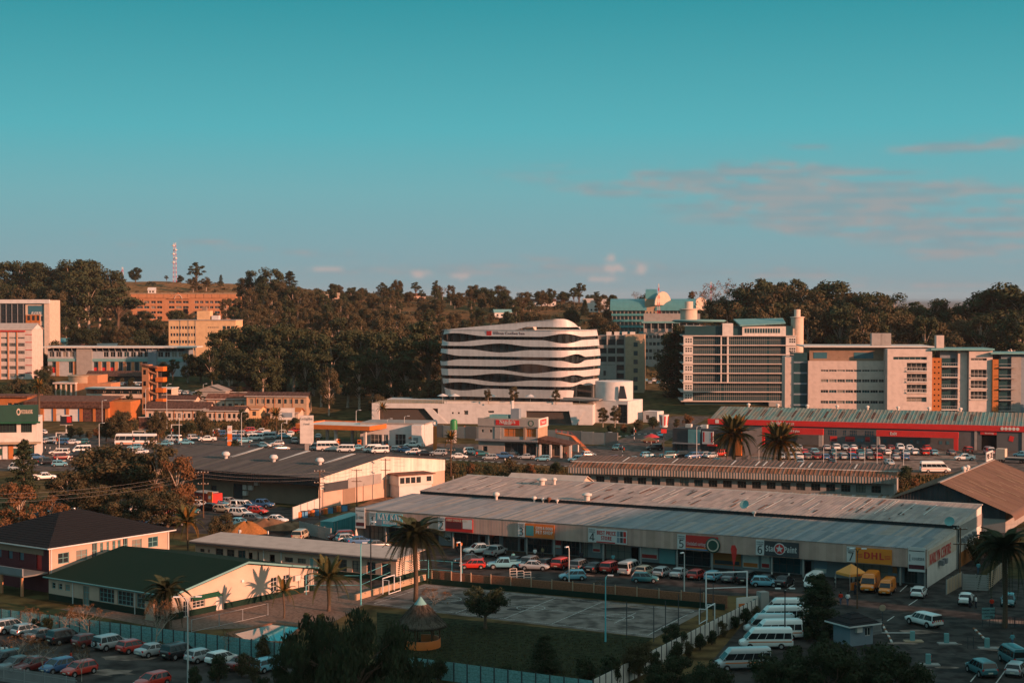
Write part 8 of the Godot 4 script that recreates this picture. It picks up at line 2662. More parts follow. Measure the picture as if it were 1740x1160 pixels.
func traffic() -> void:
	# foreground row nosed up to the slab fence
	var fr := [[16, 1074, "suv", "silver", "silver sport utility car nearest the left frame edge by the slab fence"], [46, 1079, "hatch", "silver", "silver hatchback second along the slab fence"], [72, 1087, "sedan", "grey", "grey sedan third along the slab fence"], [110, 1092, "suv", "black", "black estate car fourth along the slab fence"], [150, 1097, "hatch", "maroon", "maroon hatchback beside the silver off-roader"], [188, 1102, "suv", "silver", "silver off-roader with spare wheel on its back"], [226, 1107, "hatch", "red", "bright red hatchback along the slab fence"], [261, 1113, "sedan", "silver", "silver sedan between red and black cars by the fence"], [304, 1117, "suv", "black", "black car beside the lamp post by the fence"], [342, 1123, "hatch", "silver", "silver hatchback right of the lamp post"], [377, 1127, "hatch", "white", "white hatchback right of the silver one by the fence"], [414, 1136, "sedan", "maroon", "maroon sedan beside the blue car at the fence end"], [454, 1139, "hatch", "light blue", "light blue hatchback at the fence end under the big tree"]]
	for q in fr:
		var o := car(q[2], q[3], G(q[0], q[1]), 48.0 + (q[0] % 5), q[4], "cars along the slab fence")
		if q[0] == 188:
			var w := part(o, "spare_wheel", meshes["wheel0.36"], M.tyre)
			w.position = Vector3(-2.3, .95, 0); w.rotation.z = PI / 2
			var c := part(o, "wheel_cover", meshes["wheel0.36rim"], M["car silver"])
			c.position = Vector3(-2.33, .95, 0); c.rotation.z = PI / 2
	for q in [[6, 1132, "suv", "black", "black car at the left frame edge near the palisade fence"], [28, 1137, "sedan", "grey", "dark grey sedan behind the bare bush"], [56, 1138, "sedan", "maroon", "dark maroon car nosed to the palisade fence"], [97, 1141, "hatch", "blue", "dark blue hatchback facing the palisade fence"], [134, 1146, "hatch", "red", "bright red hatchback facing the viewer at bottom left"], [258, 1166, "hatch", "red", "red car cut by the bottom edge of the view"]]:
		car(q[2], q[3], G(q[0], q[1]), 232.0, q[4], "cars near the palisade fence")
	# shop car park
	for q in [[590, 921, "hatch", "silver", 28, "silver hatchback beside the container fence"], [578, 918, "suv", "maroon", 200, "dark red pickup by the container"], [612, 925, "sedan", "blue", 20, "dark blue sedan under the first shop sign"], [640, 932, "sedan", "grey", 25, "grey sedan left of the tall drooping palm"], [511, 916, "canopy pickup", "beige", 80, "tan canopy pickup seen from behind near the rubble"], [815, 941, "pickup", "white", 200, "white double cab pickup in front of the meat shop"], [842, 944, "pickup", "silver", 62, "silver pickup between white pickup and black car"], [796, 957, "sedan", "black", 190, "black sedan behind the red car near the meat shop"], [803, 966, "hatch", "red", 180, "low red car beside the teal fence"], [856, 966, "pickup", "light blue", 180, "pale blue pickup by the brick wall"], [908, 968, "sedan", "silver", -8, "pale silver sedan driving right along the brick wall"], [973, 985, "hatch", "light blue", 185, "light blue hatchback half hidden by the brick wall"], [1096, 989, "hatch", "teal", -5, "dark teal hatchback driving past the red car"], [1300, 996, "hatch", "light blue", -10, "bright blue hatchback near the tall white frame"]]:
		car(q[2], q[3], G(q[0], q[1]), q[4], q[5], "cars in the shop car park")
	var pick := [["sedan", "black"], ["suv", "grey"], ["hatch", "black"], ["suv", "red"], ["suv", "grey"], ["sedan", "black"], ["suv", "red"], ["minibus", "silver"], ["hatch", "beige"], ["hatch", "silver"], ["sedan", "silver"], ["hatch", "red"], ["hatch", "light blue"], ["sedan", "grey"], ["suv", "black"], ["sedan", "black"], ["sedan", "black"]]
	row_of_cars(G(862, 959), G(1350, 996), 17, 62, "row facing the shops", "the meat shop end", "cars parked at the shops", 0.0, pick)
	car("minibus", "white", G(1383, 998), 245, "white minibus nosed out behind the dark conifer", "cars parked at the shops")
	car("panel van", "yellow", G(1479, 1003), 248, "large yellow delivery van beside the gazebo", "yellow delivery vans")
	car("panel van", "yellow", G(1508, 1008), 246, "smaller yellow delivery van right of the large one", "yellow delivery vans").scale = Vector3(.82, .82, .82)
	car("hatch", "white", G(1562, 1014), 66, "white hatchback parked at the end of the shops", "cars parked at the shops")
	car("sedan", "white", G(1642, 1025), 70, "white sedan by the slab fence with people behind it")
	car("hatch", "teal", G(1714, 1028), 250, "teal car in the shade right of the palm trunk")
	var hl := car("canopy pickup", "white", G(1570, 1063), 118, "white canopy pickup with striped tailgate at the entrance")
	for i in 5:
		var sp := bx(hl, "tail_stripe", -2.69, .95, -.75 + i * .32, -2.62, 1.12, -.62 + i * .32, M.red if i % 2 == 0 else M.yellow)
	car("suv", "teal", G(1668, 1146), 100, "dark teal sport utility car in the lower right car park")
	car("minibus", "teal", G(1722, 1128), 95, "dark minibus at the lower right edge")
	car("hatch", "silver", G(1728, 1146), 60, "silver car in the bottom right corner")
	var k := 0
	for q in [[1337, 1048], [1322, 1062], [1303, 1076], [1318, 1086], [1298, 1101], [1262, 1137]]:
		car("tall minibus", ["white", "white", "silver"][k % 3], G(q[0] + (k * 7) % 5, q[1]), 180.0 + (k * 5) % 9, "%s tall pale minibus from the far end of the parked rank" % nth(k), "rank of tall minibuses").scale = Vector3.ONE * .88
		k += 1
	row_of_cars(G(392, 741), G(500, 740), 8, 85, "row by the fuel price pylon", "the pylon", "cars by the fuel pylon", .1)
	row_of_cars(G(1060, 788), G(1245, 790), 11, 75, "row below the bucket mast", "the side road", "cars below the bucket mast", .15)
	row_of_cars(G(640, 744), G(730, 745), 6, 80, "row behind the fuel shop", "the canopy", "cars behind the fuel shop", .1)
	row_of_cars(G(20, 756), G(95, 752), 6, 80, "row beside the bank", "the bank", "cars beside the bank", .1)
	k = 7
	# lot beside the big shed
	for q in [[338, 862, "hatch", "white"], [370, 860, "sedan", "light blue"], [388, 857, "sedan", "silver"], [413, 865, "canopy pickup", "white"], [438, 873, "hatch", "red"], [408, 878, "suv", "white"], [431, 886, "hatch", "grey"], [406, 893, "sedan", "light blue"], [469, 888, "sedan", "white"], [444, 862, "pickup", "blue"], [359, 867, "sedan", "black"], [379, 870, "hatch", "beige"], [425, 869, "sedan", "blue"]]:
		car(q[2], q[3], G(q[0], q[1]), -24.0, "%s %s, %s in the lot by the big shed" % [q[3], q[2].replace("suv", "sport utility car").replace("hatch", "hatchback"), nth(k - 7)], "cars in the lot beside the big shed")
		k += 1
	row_of_cars(G(95, 866), G(330, 874), 15, 60, "upper row under the street trees", "the left frame edge", "cars under the street trees", .1)
	row_of_cars(G(70, 884), G(320, 893), 14, 60, "lower row under the street trees", "the left frame edge", "cars under the street trees", .15)
	car("suv", "red", G(8, 908), 170, "red car behind the pink house at the left edge")
	# main street and junction
	for q in [[30, 800, "minibus", "white", 160], [62, 780, "hatch", "blue", 20], [75, 815, "pickup", "white", 30], [68, 738, "hatch", "white", 175], [79, 752, "sedan", "white", 170], [104, 755, "suv", "blue", 175], [122, 755, "sedan", "white", 172], [140, 754, "hatch", "teal", 178], [100, 773, "canopy pickup", "white", 182], [138, 769, "minibus", "white", 200], [131, 777, "suv", "black", 195], [104, 781, "suv", "maroon", 30], [79, 789, "suv", "black", 20], [101, 792, "hatch", "light blue", 10], [228, 763, "hatch", "light blue", 182], [237, 771, "sedan", "white", 175], [280, 757, "sedan", "light blue", 170], [294, 751, "minibus", "white", 160], [316, 755, "sedan", "light blue", 0], [330, 748, "suv", "silver", 20], [352, 750, "pickup", "white", 190], [372, 741, "suv", "blue", 180], [368, 738, "pickup", "white", 180]]:
		car(q[2], q[3], G(q[0], q[1]), q[4], "%s %s, %s vehicle from the left in the junction traffic" % [q[3], q[2].replace("suv", "sport utility car").replace("hatch", "hatchback"), nth(k - 20)], "vehicles in the junction traffic")
		k += 1
	car("coach", "white", G(230, 757), 178, "long white coach with orange skirt at the junction")
	# fuel station forecourt
	var fs := [[396, 748, "suv", "blue", 180], [415, 752, "sedan", "light blue", 20], [434, 748, "minibus", "white", 175], [455, 746, "minibus", "silver", 180], [444, 737, "pickup", "white", 178], [421, 735, "suv", "red", 180], [502, 735, "suv", "red", 170], [482, 744, "sedan", "light blue", 15], [500, 753, "suv", "silver", 100], [470, 757, "hatch", "silver", 200], [478, 765, "sedan", "silver", 30], [447, 760, "sedan", "white", 5], [435, 763, "hatch", "black", 0], [418, 768, "sedan", "silver", 10], [540, 765, "minibus", "silver", 180], [560, 766, "tall minibus", "white", 5], [587, 768, "minibus", "white", 175], [607, 764, "sedan", "light blue", 180], [632, 768, "minibus", "white", 200], [645, 770, "minibus", "white", 195], [675, 767, "hatch", "silver", 10], [690, 768, "sedan", "blue", 0], [702, 760, "pickup", "white", 175], [676, 756, "suv", "black", 20], [705, 772, "pickup", "white", 180], [722, 774, "sedan", "black", 0], [745, 774, "suv", "silver", 175], [541, 745, "hatch", "silver", 90]]
	k = 0
	for q in fs:
		car(q[2], q[3], G(q[0], q[1]), q[4], "%s %s, %s along the fuel station forecourt" % [q[3], q[2].replace("suv", "sport utility car").replace("hatch", "hatchback"), nth(k)], "vehicles at the fuel station")
		k += 1
	# kerb-side cars below the restaurant
	var rs := [[780, 779, "sedan", "white", 0], [801, 771, "suv", "white", 10], [817, 774, "sedan", "teal", 5], [832, 781, "hatch", "silver", 178], [856, 779, "pickup", "blue", 0], [853, 771, "sedan", "white", 0], [874, 774, "suv", "grey", 170], [894, 780, "sedan", "silver", 178], [917, 773, "suv", "black", 175], [922, 783, "hatch", "light blue", 180], [937, 774, "suv", "silver", 20], [980, 785, "suv", "light blue", 175], [1000, 776, "hatch", "white", 30], [1037, 744, "pickup", "white", 95], [1048, 764, "hatch", "teal", 250], [1040, 783, "hatch", "maroon", 180], [1080, 785, "sedan", "white", 10], [1101, 777, "hatch", "light blue", 20], [1123, 742, "hatch", "light blue", 260], [1106, 752, "sedan", "maroon", 10], [1112, 765, "suv", "black", 190], [1135, 778, "suv", "teal", 200], [1156, 777, "suv", "black", 200], [1178, 779, "suv", "blue", 210], [1195, 777, "hatch", "silver", 220], [1208, 778, "hatch", "silver", 220], [1222, 775, "suv", "red", 215], [1212, 771, "sedan", "silver", 30], [1140, 788, "sedan", "silver", 0], [1208, 790, "sedan", "teal", 0], [1276, 764, "hatch", "silver", 90]]
	k = 0
	for q in rs:
		car(q[2], q[3], G(q[0], q[1]), q[4], "%s %s, %s between the restaurant and the palms" % [q[3], q[2].replace("suv", "sport utility car").replace("hatch", "hatchback"), nth(k)], "vehicles between restaurant and palms")
		k += 1
	# hardware store car park
	row_of_cars(G(1335, 764), G(1600, 765), 17, 88, "back hardware store row", "the palms", "cars at the hardware store", .12)
	row_of_cars(G(1330, 772), G(1625, 773), 19, 88, "second hardware store row", "the palms", "cars at the hardware store", .1)
	row_of_cars(G(1320, 780), G(1560, 781), 16, 90, "third hardware store row", "the palms", "cars at the hardware store", .1)
	row_of_cars(G(1330, 789), G(1560, 790), 12, 92, "front hardware store row", "the palms", "cars at the hardware store", .35)
	for q in [[1310, 797, "sedan", "light blue", 0, "pale blue sedan between the two date palms"], [1383, 800, "suv", "silver", 0, "silver sport utility car on the street below the palm"], [1481, 802, "hatch", "white", 0, "white hatchback driving on the street"], [1590, 803, "tall minibus", "white", 0, "white high roofed minibus on the street by the red portal"], [1640, 782, "pickup", "white", 178, "white pickup turning beside the red portal"], [1681, 772, "minibus", "silver", 90, "silver vehicle at the loading door"], [1645, 769, "suv", "red", 90, "red car near the loading door"], [1736, 776, "hatch", "light blue", 150, "blue car at the right frame edge"]]:
		car(q[2], q[3], G(q[0], q[1]), q[4], q[5], "vehicles by the hardware store")
	var tr := thing("flatbed_truck", "flatbed truck with pale cab at the right frame edge", "truck", G(1720, 786), deg_to_rad(150))
	bx(tr, "chassis", -5, .7, -1.1, 3, 1.0, 1.1, M.darkgrey)
	bx(tr, "flatbed", -5, 1.2, -1.25, 1.2, 1.4, 1.25, M.concrete)
	bx(tr, "cab", 1.4, .8, -1.2, 3.6, 3.4, 1.2, M.cream)
	bx(tr, "windscreen", 3.6, 2.0, -1.0, 3.64, 3.1, 1.0, M.glass)
	for x in [-3.8, -2.6, 2.4]:
		for s in [-1.0, 1.0]:
			var w := part(tr, "wheel", meshes["wheel0.36"], M.tyre)
			w.position = Vector3(x, .5, s * 1.05); w.rotation.x = s * PI / 2; w.scale = Vector3(1.4, 1.3, 1.4)
	for q in [[8, 668, "sedan", "white"], [18, 665, "suv", "white"], [24, 672, "hatch", "silver"], [5, 655, "hatch", "blue"], [36, 668, "hatch", "grey"]]:
		var D: float = 575.0 - q[0]
		car(q[2], q[3], T(q[0], D), 20, "%s %s parked below the white flats" % [q[3], q[2].replace("suv", "sport utility car")], "cars below the white flats")
	row_of_cars(T(2, 590), T(60, 585), 6, 70, "row below the flats", "the left edge", "cars below the flats", .1)
	row_of_cars(T(170, 628), T(250, 622), 9, 80, "row behind the civic hall", "the hall", "cars behind the civic hall", .1)
	row_of_cars(T(300, 600), T(420, 592), 10, 75, "row behind the barracks", "the stair tower", "cars behind the barracks", .2)
	for i in 12:
		var p := T(85 + i * 14.0, 735.0 + (i % 3) * 8)
		car(["sedan", "hatch", "suv"][i % 3], shades[(i * 5) % shades.size()], p, 80, "%s distant parked car from the left above the college" % nth(i), "distant cars above the college")
	for i in 10:
		var p := T(1098 + i * 7.0, 700.0 - (i % 2) * 10)
		car(["sedan", "hatch", "suv"][i % 3], ["light blue", "silver", "white"][i % 3], p, 85, "%s distant parked car from the left below the grey block" % nth(i), "distant cars below the grey block")

func people() -> void:
	var ps := [[1429, 1028, 100, "red", "denim", "person in red top walking away beside the gazebo", true], [1441, 1029, 95, "white", "denim", "person in white top walking beside the one in red", true], [1454, 1012, 200, "dark", "dark", "person in dark clothes beside the lamp post", false], [1649, 1034, 200, "dark", "dark", "person in dark clothes behind the white sedan", false], [1659, 1034, 160, "white", "dark", "person in white top leaning behind the white sedan", false], [1686, 1038, 250, "red", "dark", "person in red and white top by the notice board", false], [1721, 1100, 300, "teal", "denim", "person in pale clothes walking in the lower right car park", true], [1663, 975, 90, "teal", "denim", "person in pale blue walking down the alley", true],
		[19, 1120, 30, "orange", "dark", "person in orange safety vest near the bare bush", false], [11, 1122, 40, "white", "dark", "person in white beside the safety vest", false], [3, 1122, 60, "white", "denim", "person in white top at the left frame edge", false], [120, 1132, 200, "red", "dark", "person in red top beside the dark blue hatchback", false],
		[872, 957, 100, "teal", "dark", "person in pale blue behind the parked black sedan", false], [909, 950, 270, "white", "dark", "person in white at the pet shop door", false], [922, 948, 240, "khaki", "dark", "person in grey at the pet shop door", false], [1042, 960, 250, "teal", "khaki", "person in pale shirt at the fourth shop door", false], [988, 955, 90, "dark", "dark", "person in black in front of the shop window", false], [776, 938, 200, "orange", "dark", "person in orange near the meat shop", false], [784, 938, 160, "orange", "dark", "second person in orange near the meat shop", false],
		[407, 915, 250, "white", "white", "person in white standing on the soil heap", false], [455, 917, 200, "white", "dark", "person in white sitting low near the classroom roof", false],
		[858, 789, 180, "white", "khaki", "person in white walking on the kerb below the restaurant", true], [1170, 787, 200, "white", "dark", "person in white near the dark cars below the bucket mast", false], [1176, 788, 160, "dark", "dark", "person in dark clothes near the bucket mast", false], [1262, 792, 10, "blue", "dark", "person in blue walking past the date palm", true], [1270, 792, 10, "red", "dark", "person in red walking past the date palm", true], [1499, 797, 90, "dark", "dark", "person in dark clothes on the verge by the white post", false], [657, 764, 90, "orange", "dark", "fuel attendant in orange near the canopy", false], [574, 758, 90, "orange", "dark", "fuel attendant in orange by the pumps", false], [810, 778, 90, "red", "dark", "person in red beside the parked teal sedan", false], [76, 768, 20, "white", "dark", "person in white waiting at the bank corner", false], [84, 769, 40, "white", "denim", "second person waiting at the bank corner", false], [70, 770, 80, "dark", "dark", "person in black waiting at the bank corner", false], [962, 778, 20, "red", "dark", "person in red by the arcade", false], [970, 777, 120, "orange", "dark", "person in orange by the arcade", false], [990, 779, 220, "blue", "dark", "person in blue by the white post", false], [1008, 780, 220, "white", "dark", "person in white by the white post", false]]
	for p in ps:
		person(G(p[0], p[1]), p[2], p[3], p[4], p[5], p[6], "people about the town")
	lib["personfalse"].free()
	lib.erase("personfalse")
	lib["persontrue"].free()
	lib.erase("persontrue")

func on_hill(list: Array, label: String, group: String) -> void:   # px, top row, depth, kind
	list.sort_custom(func(a, b): return a[0] < b[0])
	var k := 0
	for q in list:
		var at := T(q[0], q[2])
		var top := W(q[0], q[1], q[2]).y
		var h := maxf(top - at.y, 3.0)
		tree(q[3], at - Vector3(0, .4, 0), h + .4, label % nth(k), group, q[4] if q.size() > 4 else 1.0)
		k += 1
func greenery() -> void:
	rng.seed = 99
	on_hill([[13, 443, 1000, "euc"], [39, 441, 1000, "euc"], [56, 440, 1010, "euc"], [72, 444, 990, "euc"], [88, 453, 1000, "eucbrown"], [108, 450, 1010, "euc"], [126, 439, 980, "euc", 1.3], [143, 436, 990, "euc", 1.3], [158, 444, 1000, "euc"], [181, 454, 1000, "euc", 1.3], [230, 452, 1220, "round"], [283, 467, 1220, "umb"], [306, 466, 1230, "round"], [334, 444, 1180, "umb", 1.1], [328, 470, 1170, "eucbrown", 1.3], [350, 470, 1180, "eucbrown", 1.4], [375, 466, 1200, "pine"], [414, 471, 1080, "eucbrown"], [436, 457, 1060, "euc"], [453, 452, 1050, "euc", 1.2], [470, 474, 1050, "eucbrown", 1.3], [492, 459, 1080, "pine", 1.4]], "%s tree from the left on the skyline by the phone mast", "skyline trees left of the forest")
	on_hill([[20, 480, 930, "euc"], [36, 487, 900, "eucbrown"], [60, 475, 930, "euc"], [80, 483, 920, "euc"], [92, 489, 880, "eucbrown"], [112, 472, 920, "euc", 1.3], [134, 468, 900, "euc", 1.3], [150, 465, 900, "euc", 1.2], [168, 476, 920, "eucbrown", 1.2], [186, 478, 930, "eucbrown", 1.2], [200, 483, 850, "umb", 1.6], [124, 536, 790, "cyp"], [148, 548, 780, "round"], [296, 522, 930, "round"], [306, 526, 940, "umb"], [318, 530, 930, "roundbrown"], [215, 525, 900, "eucbrown"], [248, 540, 880, "roundbrown"], [225, 552, 820, "shrubbrown"], [240, 556, 800, "shrub"], [205, 550, 800, "roundbrown"], [178, 552, 810, "roundbrown"], [262, 545, 830, "roundbrown"], [278, 548, 800, "eucbrown"], [268, 562, 770, "round"], [232, 568, 745, "round"], [250, 574, 735, "shrub"], [215, 572, 730, "roundbrown"], [100, 575, 715, "shrubbrown"], [62, 590, 690, "roundbrown"], [72, 596, 680, "round"], [30, 640, 575, "roundbrown"], [48, 646, 572, "shrub"], [60, 640, 580, "round"], [75, 648, 575, "shrubbrown"], [88, 640, 600, "roundbrown"], [68, 625, 620, "round"], [78, 618, 640, "roundbrown"], [5, 650, 565, "shrub"], [190, 645, 640, "round"], [205, 648, 630, "roundbrown"], [222, 646, 632, "round"], [385, 505, 960, "eucbrown"], [395, 520, 900, "euc"]], "%s tree from the left on the slope above the flats", "trees on the slope above the flats")
	on_hill([[404, 505, 980, "eucbrown"], [425, 490, 1000, "eucbrown"], [445, 480, 1010, "euc"], [462, 494, 960, "eucbrown"], [480, 478, 1010, "eucbrown"], [497, 484, 1000, "euc"], [512, 490, 980, "eucbrown"], [526, 494, 1000, "eucbrown"], [543, 493, 1080, "round"], [556, 515, 900, "euc"], [578, 505, 900, "eucbrown"], [590, 512, 880, "eucbrown"], [604, 508, 920, "eucbrown"], [525, 520, 850, "eucbrown"], [505, 515, 860, "eucbrown"], [486, 520, 850, "euc"], [470, 510, 880, "eucbrown"], [442, 515, 840, "eucbrown"], [420, 525, 820, "eucbrown"], [540, 528, 800, "eucbrown"], [562, 528, 790, "eucbrown"], [612, 541, 760, "eucbrown"], [630, 530, 800, "eucbrown"], [646, 536, 780, "eucbrown"], [660, 520, 820, "eucbrown"], [676, 530, 790, "eucbrown"], [692, 549, 730, "eucbrown"], [708, 545, 740, "euc"], [622, 520, 850, "eucbrown"], [598, 532, 790, "eucbrown"], [578, 536, 770, "euc"], [640, 525, 830, "eucbrown"], [500, 535, 790, "eucbrown"], [460, 532, 790, "eucbrown"]], "%s gum from the left in the upper forest beside the hotel", "gums of the upper forest")
	on_hill([[376, 560, 640, "euc"], [393, 553, 640, "euc"], [410, 549, 650, "euc"], [432, 551, 640, "euc"], [450, 556, 620, "euc"], [462, 552, 640, "euc"], [480, 549, 630, "euc"], [498, 556, 620, "euc"], [515, 553, 640, "euc"], [532, 560, 610, "euc"], [547, 556, 620, "eucbrown"], [566, 566, 600, "euc"], [584, 560, 620, "euc"], [600, 551, 630, "eucbrown"], [616, 556, 620, "euc"], [632, 560, 600, "euc"], [648, 551, 620, "eucbrown"], [664, 560, 610, "euc"], [680, 556, 620, "eucbrown"], [698, 566, 600, "euc"], [712, 560, 620, "eucbrown"], [728, 541, 575, "umb", 1.1], [740, 575, 590, "eucbrown", .8], [420, 580, 590, "round"], [445, 590, 585, "euc"], [470, 585, 590, "euc"], [520, 590, 590, "euc"], [545, 600, 580, "euc"], [590, 595, 580, "euc"], [610, 600, 575, "euc"], [640, 595, 580, "euc"], [665, 602, 575, "euc"], [690, 606, 575, "euc"], [388, 578, 610, "euc"], [360, 590, 625, "euc"], [340, 596, 640, "round"], [318, 598, 640, "euc"], [292, 608, 625, "umb"], [276, 612, 640, "round"], [558, 622, 556, "eucbrown", .8], [745, 640, 560, "roundbrown"], [716, 640, 562, "roundbrown"], [640, 668, 545, "roundbrown"]], "%s gum from the left in the dark front row of the forest", "gums of the front forest")
	on_hill([[600, 501, 1220, "thin"], [622, 496, 1230, "umb"], [635, 497, 1230, "thin", 1.5], [650, 501, 1200, "round"], [676, 483, 1180, "pine", 1.4], [700, 502, 1180, "roundbrown"], [688, 506, 1150, "eucbrown"], [718, 510, 1170, "roundbrown"], [739, 474, 1200, "thin", 1.4], [752, 489, 1200, "dry"], [766, 501, 1200, "round"], [804, 489, 1180, "round", .8], [817, 487, 1190, "euc", 1.4], [875, 507, 1200, "roundbrown"], [896, 502, 1200, "round"], [911, 497, 1200, "umb"], [935, 506, 1190, "roundbrown"], [958, 493, 1190, "round", 1.3], [984, 479, 1180, "umb", 1.2], [994, 507, 1020, "cyp", 1.1], [1025, 499, 1190, "roundbrown"], [1080, 499, 1180, "dry"], [966, 527, 980, "roundbrown"], [880, 522, 960, "roundbrown"], [862, 527, 930, "shrub"], [900, 528, 940, "shrubbrown"], [925, 530, 900, "roundbrown"], [1012, 530, 900, "roundbrown"], [1030, 535, 860, "roundbrown"], [1040, 545, 820, "eucbrown"], [1110, 490, 960, "round"], [1150, 545, 640, "cyp", 1.2], [1140, 560, 650, "euc"], [1175, 494, 1000, "pine"], [1190, 530, 800, "round"], [1205, 540, 780, "roundbrown"], [770, 530, 930, "shrubbrown"], [790, 540, 900, "shrub"], [750, 545, 800, "roundbrown"]], "%s tree from the left on the ridge above the hotel", "trees on the ridge above the hotel")
	on_hill([[1235, 483, 850, "dry"], [1222, 500, 830, "roundbrown"], [1254, 489, 820, "euc", 1.2], [1240, 510, 780, "eucbrown"], [1276, 480, 820, "eucbrown", 1.2], [1290, 470, 840, "umb"], [1304, 478, 820, "euc", 1.2], [1320, 484, 800, "eucbrown", 1.2], [1333, 476, 830, "umb"], [1348, 471, 840, "umb"], [1362, 486, 800, "eucbrown", 1.2], [1385, 485, 810, "umb"], [1400, 479, 830, "umb"], [1420, 476, 830, "euc", 1.2], [1444, 494, 800, "eucbrown", 1.1], [1463, 503, 800, "eucbrown"], [1482, 495, 790, "euc", 1.2], [1500, 503, 780, "eucbrown"], [1526, 495, 850, "euc", 1.3], [1552, 509, 860, "umb"], [1578, 504, 800, "euc", 1.2], [1602, 514, 800, "euc", .9], [1653, 501, 800, "euc", 1.4], [1690, 490, 780, "euc", 1.2], [1707, 477, 770, "euc", 1.5], [1728, 488, 760, "euc", 1.4], [1300, 515, 720, "eucbrown"], [1335, 510, 730, "euc"], [1370, 512, 720, "eucbrown"], [1400, 508, 730, "eucbrown"], [1430, 512, 720, "euc"], [1458, 522, 710, "eucbrown"], [1486, 525, 720, "euc"], [1515, 525, 730, "eucbrown"], [1545, 530, 740, "eucbrown"], [1572, 532, 720, "euc"], [1604, 535, 730, "roundbrown"], [1630, 540, 740, "roundbrown"], [1268, 520, 730, "euc"], [1640, 530, 760, "roundbrown"], [1675, 530, 730, "euc"], [1735, 520, 720, "euc"]], "%s tree from the left in the wood behind the offices", "wood behind the offices")
	for r in [[545, 745, 860, 1190, 55, "above the gum forest"], [745, 1040, 900, 1190, 46, "above the hotel"], [-10, 420, 800, 980, 40, "above the flats"], [410, 560, 860, 1050, 30, "below the skyline pines"], [1215, 1740, 740, 900, 40, "behind the offices"], [1742, 1900, 520, 820, 16, "past the end office"], [60, 520, 548, 615, 26, "among the barracks"]]:
		var list := []
		for i in r[4]:
			var px := rng.randf_range(r[0], r[1])
			var D := rng.randf_range(r[2], r[3])
			if px > 215 and px < 405 and D > 900: continue
			var top := T(px, D).y + (rng.randf_range(7, 15) if r[0] != 60 else rng.randf_range(3, 6.5))
			list.append([px, 511.0 - (top - EYE) * F / D, D, ["roundbrown", "eucbrown", "euc", "round", "roundbrown", "umb"][rng.randi() % 6], rng.randf_range(.8, 1.3)])
		on_hill(list, "%s tree from the left in the thicket " + r[5], "hillside thickets")
	# street trees at the left
	# px and row of the foot, row of the top
	for q in [[40, 885, 742, "pine", "dark ragged conifer in front of the bank", 1.0], [32, 925, 815, "russet", "russet tree at the left edge below the conifer", 1.2], [85, 918, 838, "russet", "russet tree right of the conifer", 1.1], [192, 872, 748, "roundbrown", "large spreading brown crowned tree over the car lot", 1.5], [140, 876, 785, "roundbrown", "brown tree left of the large spreading one", 1.35], [236, 868, 768, "eucbrown", "brown gum right of the large spreading tree", 1.9], [264, 878, 742, "eucbrown", "tall narrow brown gum before the shed roof", 1.0], [304, 890, 768, "russet", "tall russet tree before the shed roof", 1.0], [118, 880, 800, "eucbrown", "brown gum beside the conifer and street", 1.7], [165, 892, 820, "roundbrown", "low spreading tree over the parked cars", 1.5], [225, 900, 825, "roundbrown", "second low spreading tree over the parked cars", 1.4], [284, 905, 830, "roundbrown", "low brown tree left of the palm", 1.5], [375, 930, 866, "roundbrown", "round green tree beside the classroom palm", 1.1], [205, 752, 694, "roundbrown", "round leafy tree above the coach", 1.1], [180, 750, 712, "roundbrown", "small leafy tree left of the coach", 1.1], [268, 748, 694, "roundbrown", "leafy tree behind the blank board", .8], [343, 742, 693, "roundbrown", "leafy tree above the street bend", .8], [412, 720, 692, "round", "round dark tree beside the barracks", .9],
		[825, 1068, 985, "round", "small round crowned tree beside the court", 1.1], [926, 1142, 1074, "cyp", "dark egg shaped conifer on the lawn", 2.0], [1389, 1080, 968, "cyp", "dark conifer between the minibuses and the gazebo", 1.85], [594, 1255, 1022, "weep", "big dark drooping tree at the bottom of the view", .98], [520, 1235, 1075, "weep", "dark drooping tree left of the big one", .9], [702, 1240, 1112, "weep", "low dark drooping tree right of the big one", .85], [1330, 1225, 1092, "round", "dark tree below the minibuses", 1.1], [1400, 1228, 1074, "round", "dark bushy tree under the guard house", 1.0], [1470, 1228, 1070, "round", "dark bushy tree at the bottom right", 1.0], [1535, 1228, 1096, "round", "dark bushy tree beside the lower car park", .9], [1205, 1225, 1110, "round", "dark bush in front of the nearest minibus", .9], [1146, 1108, 1055, "round", "small dark tree on the slab fence", 1.1], [1085, 1158, 1082, "roundbrown", "brownish small tree by the slab fence", 1.0], [1140, 1200, 1105, "round", "low dark tree by the slab fence", 1.1],
		[50, 1080, 1032, "dry", "first small bare tree along the slab fence", 1.0], [108, 1088, 1038, "dry", "second small bare tree along the slab fence", .9], [150, 1094, 1030, "dry", "forked bare tree along the slab fence", 1.2], [265, 1106, 1022, "dry", "bare tree beside the small palm and slab fence", .9], [382, 1114, 1075, "dry", "small bare tree near the pool and slab fence", .9], [72, 1146, 1088, "dry", "bare brown tree between the front parked cars", 1.3], [32, 1134, 1080, "dry", "bare brown bush near the safety vest", 1.4], [138, 1158, 1100, "dry", "thin bare tree before the red hatchback", .7], [735, 1044, 1000, "dry", "leafless bush behind the thatched hut", 1.5], [1020, 1008, 985, "dry", "tiny leafless tree by the brick wall", .8]]:
		var at := G(q[0], q[1])
		tree(q[3], at - Vector3(0, .1, 0), W(q[0], q[2], -at.z).y, q[4], "", q[5])
